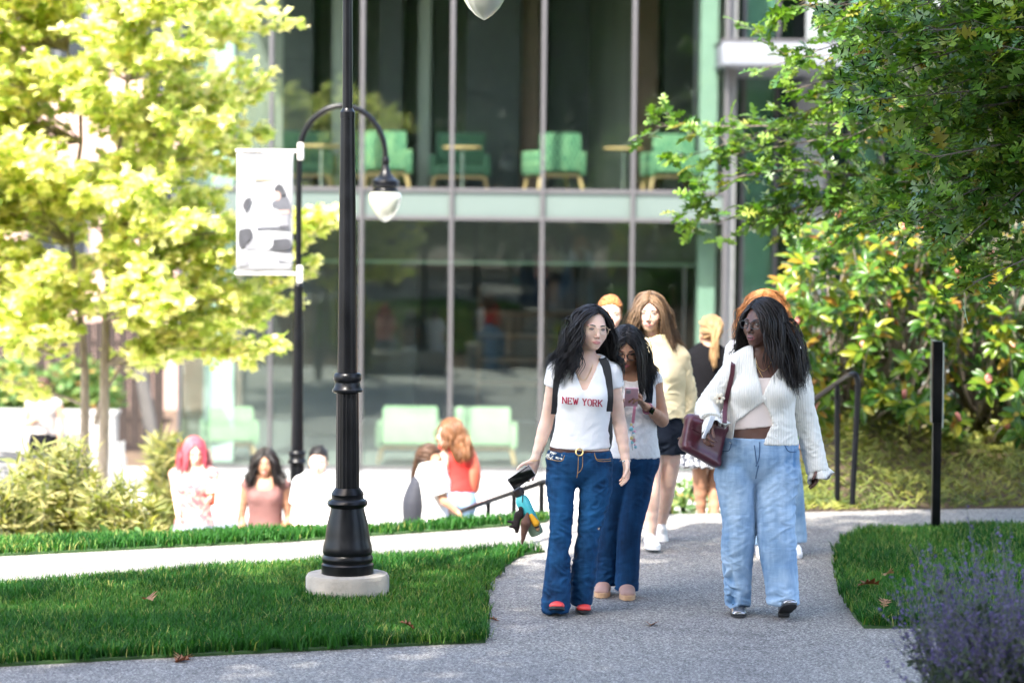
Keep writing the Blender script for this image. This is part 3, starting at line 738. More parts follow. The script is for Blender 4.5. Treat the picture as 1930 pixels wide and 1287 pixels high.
def outline(pts, fold=0.12, droop=0.10):
    """leaf blade lying in x (width) y (length 0..1), from its half outline; two fans folded along the midrib"""
    half = np.array(pts, float)
    R = [(x, y) for x, y in half]; Lf = [(-x, y) for x, y in half]
    mid = [(0, 0), (0, 0.35), (0, 0.7), (0, 1.0)]
    V = mid + R + Lf
    V = np.array([(x, y, abs(x) * fold * 2 - droop * y * y) for x, y in V])
    n = len(half); T = []
    for k, base in ((0, 4), (1, 4 + n)):
        prev = 0
        for i in range(n):
            y = half[i][1]
            j = 1 if y < 0.5 else 2
            nxt = base + i
            if i > 0:
                a = (base + i - 1, base + i, j); T.append(a if k == 0 else a[::-1])
            else:
                a = (0, base, 1); T.append(a if k == 0 else a[::-1])
        a = (base + n - 1, 3, 2); T.append(a if k == 0 else a[::-1])
        sw = next((i for i in range(n) if half[i][1] >= 0.5), n - 1)
        a = (1, base + max(0, sw - 1), 2) if sw > 0 else (1, base, 2); T.append(a if k == 0 else a[::-1])
    return V, np.array(T)

LEAF = {
 'maple': outline([(0.16, 0.05), (0.46, 0.16), (0.30, 0.34), (0.52, 0.62), (0.24, 0.62), (0.14, 0.78)], 0.14, 0.15),
 'oak': outline([(0.05, 0.10), (0.24, 0.16), (0.07, 0.27), (0.36, 0.46), (0.10, 0.50), (0.34, 0.78), (0.09, 0.72), (0.14, 0.92)], 0.14, 0.15),
 'oval': outline([(0.07, 0.08), (0.17, 0.30), (0.20, 0.52), (0.15, 0.78), (0.06, 0.94)], 0.25, 0.22),
 'blade': (np.array([(-0.05, 0, 0), (0.05, 0, 0), (0.06, 0.55, -0.03), (-0.06, 0.55, -0.03), (0, 1, -0.12)]), np.array([(0, 1, 2), (0, 2, 3), (3, 2, 4)])),
 'round': outline([(0.25, 0.1), (0.45, 0.42), (0.30, 0.82)], 0.1, 0.1),
}

def place(tmpl, pos, d, nrm, size):
    """d = leaf length direction, nrm = rough upper side"""
    d = d / (np.linalg.norm(d, axis=1)[:, None] + 1e-9)
    nrm = nrm - d * (nrm * d).sum(1)[:, None]; nrm /= np.linalg.norm(nrm, axis=1)[:, None] + 1e-9
    x = np.cross(d, nrm)
    V = tmpl[0]
    return pos[:, None, :] + size[:, None, None] * (V[None, :, 0, None] * x[:, None, :] + V[None, :, 1, None] * d[:, None, :] + V[None, :, 2, None] * nrm[:, None, :]), (x, d, nrm)

def leaves(name, tmpl, pos, d, nrm, size, mat, parent, rng, single=0, tint=None, near=None):
    n = len(pos)
    tint = rng.random(n) if tint is None else tint
    V, fr = place(tmpl, pos, d, nrm, size)
    if single:
        dist = np.linalg.norm(pos - np.array(CAM[:]), axis=1) if near is None else near
        order = np.argsort(dist); pick = order[:single]; rest = order[single:]
        me = mesh_np('leaf', tmpl[0], [tmpl[1]]); me.materials.append(mat)
        pl = np.array(parent.matrix_basis.translation[:]) if parent is not None else np.zeros(3)
        for i in pick:
            o = bpy.data.objects.new('leaf', me)
            M = Matrix(np.stack([fr[0][i] * size[i], fr[1][i] * size[i], fr[2][i] * size[i]], 1).tolist()).to_4x4()
            M.translation = Vector(pos[i])
            o.matrix_basis = M
            COL.objects.link(o); o.parent = parent
    else: rest = np.arange(n)
    k = len(tmpl[0]); T = (np.arange(len(rest))[:, None, None] * k + tmpl[1][None]).reshape(-1, 3)
    o = obj(name, mesh_np(name, V[rest].reshape(-1, 3), [T], True, {'tint': np.repeat(tint[rest], k)}), mat, parent)
    o['kind'] = 'stuff'
    return o

def unit(v): return v / (np.linalg.norm(v, axis=-1, keepdims=True) + 1e-9)

def curve_pts(a, b, n, sag, rng, wob=0.05):
    a, b = np.array(a[:], float), np.array(b[:], float); t = np.linspace(0, 1, n)[:, None]
    L = np.linalg.norm(b - a)
    off = rng.normal(size=(1, 3)) * wob * L * np.sin(t * math.pi) + rng.normal(size=(1, 3)) * wob * 0.5 * L * np.sin(2 * t * math.pi)
    return a + (b - a) * t + np.array([0, 0, 1.0]) * sag * L * np.sin(t * math.pi) + off

def branchy(tips, hub, rng, twigs, twig_len, per, leaf_size, mb, r0=0.03, sag=0.08, start=0.3, flat=0.6, hubs=None, tw_r=0.004):
    """limbs from the trunk to each tip, side twigs along them, leaves along the twigs"""
    Pn, Dn, Nn, Sn = [], [], [], []
    for ti, tip in enumerate(tips):
        h = hubs[ti] if hubs is not None else hub
        c = curve_pts(h, tip, 9, sag, rng)
        L = np.linalg.norm(c[-1] - c[0])
        mb.tube(c, np.linspace(r0 * min(1.5, 0.4 + L * 0.3), tw_r, 9), 6)
        ax = unit(c[-1] - c[0])
        for k in range(max(3, int(twigs * L))):
            t = start + (1 - start) * (k + rng.random()) / max(3, int(twigs * L))
            i = min(7, int(t * 8)); o = c[i] + (c[i + 1] - c[i]) * (t * 8 - i)
            sd = rng.normal(size=3); sd -= ax * sd.dot(ax); sd = unit(sd); sd[2] *= (1 - flat)
            dr = unit(ax * rng.uniform(0.35, 1.1) + sd * rng.uniform(0.4, 1.1) + np.array([0, 0, 0.05]))
            ln = twig_len * rng.uniform(0.5, 1.2) * (1.15 - 0.5 * t)
            e = o + dr * ln
            mb.tube([o, (o + e) / 2 + rng.normal(size=3) * 0.02 * ln, e], [tw_r, tw_r * 0.8, tw_r * 0.5], 4, False)
            m = max(2, int(per * rng.uniform(0.7, 1.3)))
            u = (np.arange(m) + rng.random(m)) / m * 0.85 + 0.18
            p = o + (e - o) * u[:, None] + rng.normal(size=(m, 3)) * 0.012
            dd = unit(dr * 0.7 + rng.normal(size=(m, 3)) * np.array([0.8, 0.8, 0.35]))
            nm = unit(np.array([0, 0, 1.0]) + rng.normal(size=(m, 3)) * 0.45)
            Pn.append(p); Dn.append(dd); Nn.append(nm); Sn.append(leaf_size * rng.uniform(0.65, 1.2, m))
    return np.concatenate(Pn), np.concatenate(Dn), np.concatenate(Nn), np.concatenate(Sn)

def build_maple():
    rng = np.random.default_rng(11)
    D = 22.6
    b = P(165, 900, D); b.z = PZ(D) - 0.05
    t = thing('maple_tree', 'bright yellow green maple with two slender trunks at the left', 'tree', (0, 0, 0))
    m = MB(); stems = []
    for (xt, yt), r in (((146, 560), 0.042), ((205, 520), 0.048)):
        e = np.array(P(xt, yt, D)[:]); c = curve_pts(b, e, 8, 0.0, rng, 0.03)
        top = e + np.array([(xt - 175) * 0.004, 0.1, 2.3]); c2 = curve_pts(e, top, 6, 0.0, rng, 0.04)
        full = np.concatenate([c, c2[1:]]); stems.append(full)
        MB().tube(full, np.linspace(r * 1.35, 0.012, len(full)), 10).build('trunk', MATS['bark_pale'], t, True)
    MB().tube(curve_pts(P(180, 800, D), P(262, 640, D), 6, 0.02, rng, 0.03), np.linspace(0.022, 0.012, 6), 8).build('limb', MATS['bark_pale'], t, True)
    tips, hubs = [], []
    def add(px, py, d, hy=None):
        tip = np.array(P(px, py, d)[:]); s = stems[0] if px < 120 else stems[1]
        z = tip[2] - 0.12 - 0.18 * abs(tip[0] - s[:, 0].mean())
        i = int(np.argmin(np.abs(s[:, 2] - max(z, 0.35)))); tips.append(tip); hubs.append(s[i])
    for q in ((518, 40), (500, 20), (455, 75), (470, 150), (490, 165), (430, 205), (492, 255), (455, 290), (440, 330), (410, 380), (625, 398), (612, 436), (560, 468), (585, 520), (520, 545), (540, 575), (470, 565), (522, 640), (470, 655), (400, 640), (340, 660), (300, 600), (440, 480), (380, 540)):
        add(q[0], q[1], D + rng.uniform(-0.7, 0.5))
    for k in range(190):
        px = rng.uniform(-260, 440); py = rng.uniform(-130, 655)
        if py > 560 and 150 < px < 290: py -= 80
        add(px, py, D + rng.uniform(-1.9, 1.7))
    mb = MB()
    p, d, n, s = branchy(tips, None, rng, 15.0, 0.36, 12, 0.098, mb, 0.016, 0.03, 0.18, 0.5, hubs)
    mb.build('branches', MATS['bark_pale'], t, True)['kind'] = 'stuff'
    n = unit(n + np.array([-0.25, -0.55, 0.2]) + rng.normal(size=n.shape) * 0.4)
    tint = np.clip(0.5 + 0.28 * rng.normal(size=len(p)), 0, 0.99)
    leaves('foliage', LEAF['maple'], p, d, n, s, MATS['maple_leaf'], t, rng, 300, tint)
    print('maple leaves', len(p))

def build_oak():
    rng = np.random.default_rng(21)
    t = thing('oak_tree', 'pin oak reaching over the shrubs from the right with lobed leaves', 'tree', (0, 0, 0))
    base = np.array([4.9, 15.6, 0.2]); top = np.array([4.7, 15.4, 6.5])
    MB().tube(curve_pts(base, top, 8, 0, rng, 0.01), np.linspace(0.15, 0.05, 8), 12).build('trunk', MATS['bark'], t, True)
    tips, hubs = [], []
    def add(px, py, d, up=0.0):
        tip = np.array(P(px, py, d)[:]); z = np.clip(tip[2] + 0.5 + up, 1.2, 6.0)
        tips.append(tip); hubs.append(base + (top - base) * ((z - base[2]) / (top[2] - base[2])))
    for q in ((1238, 238, 18.3), (1285, 300, 18.2), (1330, 300, 18.0), (1305, 440, 18.4), (1350, 420, 18.2), (1380, 440, 18.0), (1425, 65, 17.2), (1440, 130, 17.0), (1480, 175, 16.8), (1470, 230, 16.8), (1500, 110, 16.6), (1520, 10, 16.5), (1560, 60, 16.0), (1570, 215, 16.4), (1560, 400, 17.5), (1450, 330, 17.8), (1500, 370, 17.6), (1620, 190, 15.8), (1560, -40, 16), (1600, 260, 16.0), (1420, 420, 18.0), (1480, 440, 17.8), (1640, 100, 15.5)):
        add(*q)
    for k in range(130):
        px = rng.uniform(1600, 2080); py = rng.uniform(-90, 270) if px < 1750 else rng.uniform(-90, 330)
        add(px, py, rng.uniform(12.8, 16.5))
    for k in range(46):
        px = rng.uniform(1560, 2080); py = rng.uniform(330, 470) if px < 1750 else rng.uniform(280, 560)
        add(px, py, rng.uniform(13.2, 17.2))
    for k in range(60):
        a = rng.uniform(-0.3, 2.4); tips.append(np.array([4.8 + 2.6 * math.cos(a) * rng.uniform(0.4, 1), 15.4 + 2.4 * math.sin(a) * rng.uniform(0.4, 1), rng.uniform(2.5, 6.2)])); hubs.append(base + (top - base) * rng.uniform(0.4, 1))
    mb = MB()
    p, d, n, s = branchy(tips, None, rng, 7.0, 0.30, 7, 0.135, mb, 0.012, 0.05, 0.30, 0.45, hubs, 0.0025)
    mb.build('branches', MATS['bark'], t, True)['kind'] = 'stuff'
    tint = np.clip(0.45 + 0.26 * rng.normal(size=len(p)), 0, 0.99)
    vis = np.abs(p[:, 0] - 0.16 * p[:, 1]) < 2.0
    leaves('foliage', LEAF['oak'], p, d, n, s, MATS['oak_leaf'], t, rng, 300, tint, np.where(p[:, 0] < 0.212 * p[:, 1], p[:, 1], 99))
    print('oak leaves', len(p))

def build_magnolia():
    rng = np.random.default_rng(31)
    t = thing('magnolia_shrub', 'large glossy leaved magnolia with pink seed cones behind the handrail', 'shrub', (0, 0, 0))
    bases = [np.array(P(x, 900, d)[:]) for x, d in ((1700, 20.2), (1840, 20.5), (1960, 20.0), (1600, 20.8))]
    for q in bases: q[2] = 0.15
    tips, hubs = [], []
    for k in range(430):
        px = rng.uniform(1470, 2060); lim = np.interp(px, [1470, 1520, 1640, 1750, 2060], [560, 400, 380, 300, 250])
        py = rng.uniform(lim, 830)
        if px < 1540 and py > 720: py = rng.uniform(400, 700)
        d = rng.uniform(18.9, 21.3)
        tip = np.array(P(px, py, d)[:]); j = int(np.argmin([abs(q[0] - tip[0]) + rng.random() * 0.6 for q in bases]))
        tips.append(tip); hubs.append(bases[j] + (tip - bases[j]) * 0.25 * rng.random() + np.array([0, 0, 0.1]))
    for q in ((1700, 200), (1680, 225), (1735, 215), (1712, 240), (1660, 240)):
        tips.append(np.array(P(*q, 19.2)[:])); hubs.append(np.array(P(1740, 420, 19.8)[:]))
    mb = MB()
    Pn, Dn, Nn, Sn = [], [], [], []
    for i, (tip, h) in enumerate(zip(tips, hubs)):
        c = curve_pts(h, tip, 7, -0.05, rng, 0.06); mb.tube(c, np.linspace(0.013, 0.004, 7), 5)
        ax = unit(unit(c[-1] - c[-2]) + np.array([0, -0.2, 0.35]))
        for tier in range(2):
            m = int(rng.integers(6, 9)); a0 = rng.random() * 6.28
            u, v = perp(ax)
            for k in range(m):
                a = a0 + k * 6.283 / m + rng.normal() * 0.15
                el = rng.uniform(0.25, 0.85) if tier == 0 else rng.uniform(-0.1, 0.4)
                dr = (u * math.cos(a) + v * math.sin(a)) * math.cos(el) + ax * math.sin(el)
                Pn.append(tip - ax * 0.07 * tier + dr * 0.012); Dn.append(dr + np.array([0, 0, -0.12 * tier])); Nn.append(ax + rng.normal(size=3) * 0.15); Sn.append(rng.uniform(0.09, 0.165))
    mb.build('branches', MATS['bark_pale'], t, True)['kind'] = 'stuff'
    for j, q in enumerate(bases):
        for k in range(3):
            e = q + np.array([rng.uniform(-0.6, 0.6), rng.uniform(-0.3, 0.3), rng.uniform(0.9, 1.6)])
            MB().tube(curve_pts(q + np.array([0, 0, -0.3]), e, 8, 0.0, rng, 0.08), np.linspace(0.034, 0.014, 8), 8).build('trunk', MATS['bark_pale'], t, True)
    p, d, n, s = map(np.array, (Pn, Dn, Nn, Sn))
    tint = np.clip(0.52 + 0.27 * rng.normal(size=len(p)), 0, 0.999)
    leaves('foliage', LEAF['oval'], p, d, n, s, MATS['magnolia_leaf'], t, rng, 300, tint)
    simple('cone_pink', (0.55, 0.20, 0.17), 0.6, vary=0.3, scale=60, bmp=0.6, bscale=120)
    V, F = Field().ell((0, 0, 0), (0.022, 0.022, 0.042)).surface(0.006); N = vnormals(V, F); V = V + N * (0.003 * vnoise(V * 160, 2))[:, None]
    me = mesh_np('seed_cone', V, [F]); me.materials.append(MATS['cone_pink'])
    idx = [i for i in range(len(tips)) if tips[i][1] < 20.1]
    for i in rng.choice(idx, 34, replace=False):
        o = obj('seed_cone', me, None, t, tuple(tips[i] + np.array([0, -0.02, 0.045]))); o.rotation_euler = (rng.normal() * 0.3, rng.normal() * 0.3, 0)
    print('magnolia leaves', len(p))
    # dark filler shrub behind
    t = thing('evergreen_hedge', 'dark evergreen hedge filling behind the magnolia', 'hedge', (0, 0, 0))
    n = 5200
    x = rng.uniform(2.0, 6.5, n); y = rng.uniform(20.8, 23.2, n); z = 0.15 + rng.random(n) * (0.55 + 1.25 * sstep(2.2, 3.8, x))
    p = np.stack([x, y, z], 1)
    leaves('foliage', LEAF['oval'], p, rng.normal(size=(n, 3)), unit(np.array([0, -0.4, 1]) + rng.normal(size=(n, 3)) * 0.5), rng.uniform(0.09, 0.15, n), MATS['shade_leaf'], t, rng)
    mb = MB()
    for k in range(40):
        xx, yy = rng.uniform(2.2, 6.3), rng.uniform(21, 23); mb.tube([(xx, yy, -0.1), (xx + rng.normal() * 0.1, yy, 0.7), (xx + rng.normal() * 0.2, yy, 1.4)], [0.02, 0.014, 0.006], 5)
    mb.build('stems', MATS['bark'], t, True)['kind'] = 'stuff'

def build_juniper():
    rng = np.random.default_rng(41)
    n = 15000
    x = rng.uniform(2.15, 5.2, n); y = rng.uniform(17.55, 20.4, n)
    k = y > crest_y(x) + 0.03 - 0.05 * rng.random(n); x, y = x[k], y[k]; n = len(x)
    hum = 0.5 + 0.5 * np.sin(x * 4.1 + 1.3) * np.cos(y * 3.0 + x)
    z = np.maximum(terrain_z(x, y), -0.03) + 0.04 + 0.26 * hum * rng.random(n) * sstep(0, 0.5, y - crest_y(x) + 0.1)
    p = np.stack([x, y, z], 1)
    a = rng.uniform(0, 6.283, n); d = unit(np.stack([np.cos(a), np.sin(a) - 0.4, 0.35 + 0.4 * rng.random(n)], 1))
    o = leaves('juniper_groundcover', LEAF['blade'], p, d, unit(np.array([0, -0.3, 1]) + rng.normal(size=(n, 3)) * 0.5), rng.uniform(0.05, 0.11, n), MATS['juniper_leaf'], None, rng, 0, np.clip(0.45 + 0.3 * vnoise(p * 3, 7) + 0.15 * rng.normal(size=n), 0, 0.99))
    tag(o, 'low yellow green juniper ground cover along the path edge', 'ground cover')

def build_sage():
    rng = np.random.default_rng(51)
    c = np.array(P(1918, 1250, 10.1)[:]); c[2] = 0
    t = thing('sage_plant', 'purple flowering sage bush in the near right corner', 'plant', tuple(c))
    mb = MB(); Lp, Ld, Fp, Fd = [], [], [], []
    for k in range(400):
        a = rng.uniform(0, 6.283); r0 = 0.26 * math.sqrt(rng.random()); h = rng.uniform(0.40, 0.93) * (1.05 - 0.5 * r0 / 0.3); out = rng.uniform(0.02, 0.36)
        b = np.array([r0 * math.cos(a), r0 * math.sin(a), 0]); e = b + np.array([math.cos(a) * out + rng.normal() * 0.06, math.sin(a) * out + rng.normal() * 0.06, h])
        cv = curve_pts(b, e, 6, 0.0, rng, 0.05); mb.tube(cv, np.linspace(0.0024, 0.0010, 6), 4, False)
        m = 26; u = rng.random(m) * 0.7; Lp.append(np.array([np.interp(u, np.linspace(0, 1, 6), cv[:, j]) for j in range(3)]).T); Ld.append(unit(rng.normal(size=(m, 3)) + np.array([0, 0, 0.4])))
        m = 20; u = 0.5 + rng.random(m) * 0.5; Fp.append(np.array([np.interp(u, np.linspace(0, 1, 6), cv[:, j]) for j in range(3)]).T + rng.normal(size=(m, 3)) * 0.006); Fd.append(unit(rng.normal(size=(m, 3)) + np.array([0, 0, 0.2])))
        for q in range(3):
            i = int(rng.integers(2, 5)); o = cv[i]; e2 = o + np.array([rng.normal() * 0.05, rng.normal() * 0.05, 0.10 + 0.05 * rng.random()]); mb.tube([o, e2], 0.0010, 3, False)
            m = 6; u = rng.random(m)[:, None]; Fp.append(o + (e2 - o) * (0.3 + 0.7 * u) + rng.normal(size=(m, 3)) * 0.005); Fd.append(unit(rng.normal(size=(m, 3))))
    mb.build('stems', simple('sage_stem', (0.10, 0.12, 0.10), 0.8), t, True)['kind'] = 'stuff'
    p, d = np.concatenate(Lp), np.concatenate(Ld); leaves('foliage', LEAF['oval'], p, d, unit(rng.normal(size=p.shape) + [0, 0, 1]), rng.uniform(0.022, 0.048, len(p)), MATS['sage_leaf'], t, rng)
    p, d = np.concatenate(Fp), np.concatenate(Fd); leaves('flowers', LEAF['round'], p, d, unit(rng.normal(size=p.shape)), rng.uniform(0.007, 0.014, len(p)), MATS['sage_flower'], t, rng)

def build_bed():
    rng = np.random.default_rng(61)
    specs = [(72, 18.9, 835, 'feathery pale green clump below the patio table'), (125, 18.6, 812, 'tall feathery pale green clump left of the maple trunk'), (205, 18.2, 900, 'low feathery beige clump in front of the maple trunk'), (322, 21.9, 815, 'feathery pale clump beside the woman with pink hair'), (262, 18.1, 935, 'small feathery beige clump near the pink haired woman'), (15, 18.0, 895, 'feathery green clump at the left picture edge')]
    for px, d, h, lab in specs:
        q = P(px, 950, d); z = float(terrain_z(q.x, d)); q = np.array([q.x, d, z])
        top = P(px, h, d).z - z
        t = thing('feathery_plant', lab, 'plant', tuple(q), 0, 'feathery clumps in the bed')
        mb = MB(); Lp, Ld = [], []
        for k in range(70):
            a = rng.uniform(0, 6.283); o = 0.20 * math.sqrt(rng.random()); e = np.array([math.cos(a) * o, math.sin(a) * o, top * rng.uniform(0.65, 1.0)])
            cv = curve_pts(np.array([math.cos(a), math.sin(a), 0]) * 0.06, e, 5, 0, rng, 0.04); mb.tube(cv, np.linspace(0.004, 0.0015, 5), 4, False)
            m = 46; u = 0.2 + 0.8 * rng.random(m); Lp.append(np.array([np.interp(u, np.linspace(0, 1, 5), cv[:, j]) for j in range(3)]).T); Ld.append(unit(rng.normal(size=(m, 3)) * np.array([1, 1, 0.4]) + np.array([0, 0, 0.6])))
        mb.build('stems', MATS['sage_stem'], t, True)['kind'] = 'stuff'
        p, dd = np.concatenate(Lp), np.concatenate(Ld)
        leaves('foliage', LEAF['blade'], p, dd, unit(rng.normal(size=p.shape) + [0, 0, 1]), rng.uniform(0.10, 0.19, len(p)), MATS['feather_leaf'], t, rng)
    n = 9000
    x = rng.uniform(-4.6, -0.6, n); y = crest_y(x) + 0.12 + rng.random(n) ** 1.3 * 2.2
    z = terrain_z(x, y) + 0.02 + np.where(x < -3.0, 0.28, 0.09) * rng.random(n) * (0.5 + 0.5 * vnoise(np.stack([x * 2, y * 2, 0 * x], 1), 4))
    p = np.stack([x, y, z], 1)
    o = leaves('bed_plants', LEAF['oval'], p, unit(rng.normal(size=(n, 3)) + [0, 0, 0.7]), unit(rng.normal(size=(n, 3)) * 0.5 + [0, 0, 1]), rng.uniform(0.05, 0.12, n), MATS['bed_leaf'], None, rng)
    tag(o, 'low mixed plants in the bed beyond the sunlit grass strip', 'ground cover')
    # leafy things by the steps and the planter
    n = 3500
    x = rng.uniform(0.9, 2.1, n); y = rng.uniform(20.2, 21.6, n); z = terrain_z(x, y) + 0.1 + rng.random(n) * 1.0
    p = np.stack([x, y, z], 1)
    o = leaves('step_side_plants', LEAF['oval'], p, unit(rng.normal(size=(n, 3)) + [0, 0, 0.4]), unit(rng.normal(size=(n, 3)) * 0.5 + [0, -0.3, 1]), rng.uniform(0.05, 0.10, n), MATS['bed_leaf'], None, rng)
    tag(o, 'light green planting seen between the legs at the steps', 'ground cover')
    for px, lab in ((18, 'bright green shrub behind the planter wall at the left edge'), (150, 'bright green shrub behind the planter wall at the maple trunks')):
        q = P(px, 760, 33.8); t = thing('planter_shrub', lab, 'shrub', (q.x, 33.9, -0.75), 0, 'shrubs behind the planter wall')
        n = 1500; v = unit(rng.normal(size=(n, 3))) * (rng.random(n) ** 0.4)[:, None] * np.array([0.62, 0.4, 0.5]) + np.array([0, 0, 0.35])
        leaves('foliage', LEAF['round'], v, unit(rng.normal(size=(n, 3))), unit(rng.normal(size=(n, 3)) * 0.6 + [0, -0.3, 1]), rng.uniform(0.06, 0.11, n), MATS['bed_leaf'], t, rng)
        mb = MB()
        for k in range(7): mb.tube([(0, 0, -0.6), (rng.normal() * 0.2, rng.normal() * 0.1, 0.4)], [0.02, 0.008], 5)
        mb.build('stems', MATS['bark'], t, True)['kind'] = 'stuff'

def build_shade_trees():
    """the trees over and behind the photographer: they shade the near path and show in the glass"""
    rng = np.random.default_rng(71)
    n = 15000
    v = unit(rng.normal(size=(n, 3))) * (0.25 + 0.75 * rng.random(n) ** 0.45)[:, None]
    keep = vnoise(v * 3.2, 3) + 0.35 * rng.random(n) > -0.22
    v = v[keep]; n = len(v)
    p = v * np.array([4.2, 4.2, 3.0])
    V, fr = place(LEAF['maple'], p, unit(rng.normal(size=(n, 3))), unit(rng.normal(size=(n, 3)) * 0.6 + [0, 0, 1]), rng.uniform(0.14, 0.24, n))
    k = len(LEAF['maple'][0]); T = (np.arange(n)[:, None, None] * k + LEAF['maple'][1][None]).reshape(-1, 3)
    crown = mesh_np('foliage', V.reshape(-1, 3), [T], True, {'tint': np.repeat(rng.random(n), k)}); crown.materials.append(MATS['shade_leaf'])
    mb = MB(); mb.tube([(0, 0, -8.4), (0.05, 0, -4), (0, 0.1, 0.5), (0, 0, 1.8)], [0.24, 0.19, 0.13, 0.05], 10)
    trunk = mb.mesh('trunk', True); trunk.materials.append(MATS['bark'])
    mb = MB()
    for i in range(16):
        a = i * 2.4; e = np.array([math.cos(a) * 3.2, math.sin(a) * 3.2, rng.uniform(-1.2, 1.8)]); mb.tube(curve_pts((0, 0, rng.uniform(-2.5, 0.5)), e, 6, 0.05, rng, 0.05), np.linspace(0.08, 0.02, 6), 6)
    limbs = mb.mesh('limbs', True); limbs.materials.append(MATS['bark'])
    spots = [(-3.4, 3.5, 8.2, 1.0, 'shade tree over the near lawn, out of view'), (1.1, 6.8, 8.4, 1.0, 'shade tree right of the photographer, out of view'), (-8.5, -4.5, 8.2, 1.2, 'shade tree behind the photographer to the left'), (0.5, -13, 8.5, 1.3, 'tall shade tree straight behind the photographer'), (8.5, -7, 8.5, 1.25, 'shade tree behind the photographer to the right'), (-15, -9, 9.5, 1.4, 'big shade tree far behind on the left'), (15.5, -12, 9.5, 1.4, 'big shade tree far behind on the right'), (-6.0, -17, 10, 1.4, 'big shade tree in the row behind, left of centre'), (7.5, -20, 10, 1.4, 'big shade tree in the row behind, right of centre')] + [(x, -25 - 2 * (i % 2), 4.6, 1.35, 'low branched tree in the far row behind the photographer, %s' % ('leftmost', 'second from the left', 'third from the left', 'fourth from the left', 'the middle one', 'fourth from the right', 'third from the right', 'second from the right', 'rightmost')[i]) for i, x in enumerate((-26, -19, -12.5, -6, 0.5, 7, 13.5, 20, 27))]
    for i, (x, y, z, s, lab) in enumerate(spots):
        t = thing('shade_tree', lab, 'tree', (x, y, z), 0.0 if i == 1 else rng.uniform(0, 6.28), 'shade trees around the photographer'); t.scale = (s, s, s if s == 1 else max(0.9, z / 8.4)) if z > 5 else (s, s, 1.5)
        o = obj('foliage', crown, None, t); o['kind'] = 'stuff'
        obj('trunk', trunk, None, t, (2.4, -2.2, 0) if i == 1 else None); obj('limbs', limbs, None, t)

def fallen_leaves():
    rng = np.random.default_rng(81)
    for px, py, s, lab, z in ((288, 1132, 0.13, 'red oak leaf standing in the grass left of the lamp', 0.07), (1226, 1178, 0.10, 'curled brown leaf on the path in front of the walkers', 0.008), (1658, 1102, 0.13, 'brown dry leaf in the right lawn', 0.07), (1668, 1085, 0.09, 'small rust leaf in the right lawn above the brown leaf', 0.07), (1665, 1145, 0.09, 'pale dry leaf low in the right lawn', 0.06), (335, 1242, 0.12, 'dry leaf at the near lawn edge', 0.008), (360, 1243, 0.10, 'second dry leaf at the near lawn edge, farther right', 0.008), (780, 1186, 0.08, 'rust leaf in the shaded lawn right of the lamp footing', 0.06), (920, 1166, 0.06, 'tiny leaf beside the curved lawn edge', 0.008)):
        q = G(px, py, z)
        me = mesh_np('fallen_leaf', np.array(LEAF['oak'][0]) * s * np.array([1.2, 1, 2.5]), [LEAF['oak'][1]], True, {'tint': np.full(len(LEAF['oak'][0]), rng.random())})
        o = obj('fallen_leaf', me, MATS['fallen'], None, tuple(q)); o.rotation_euler = (rng.uniform(0.1, 0.9) if z > 0.02 else 0.12, rng.normal() * 0.3, rng.uniform(-2.2, 2.2))
        tag(o, lab, 'leaf', 'fallen leaves')
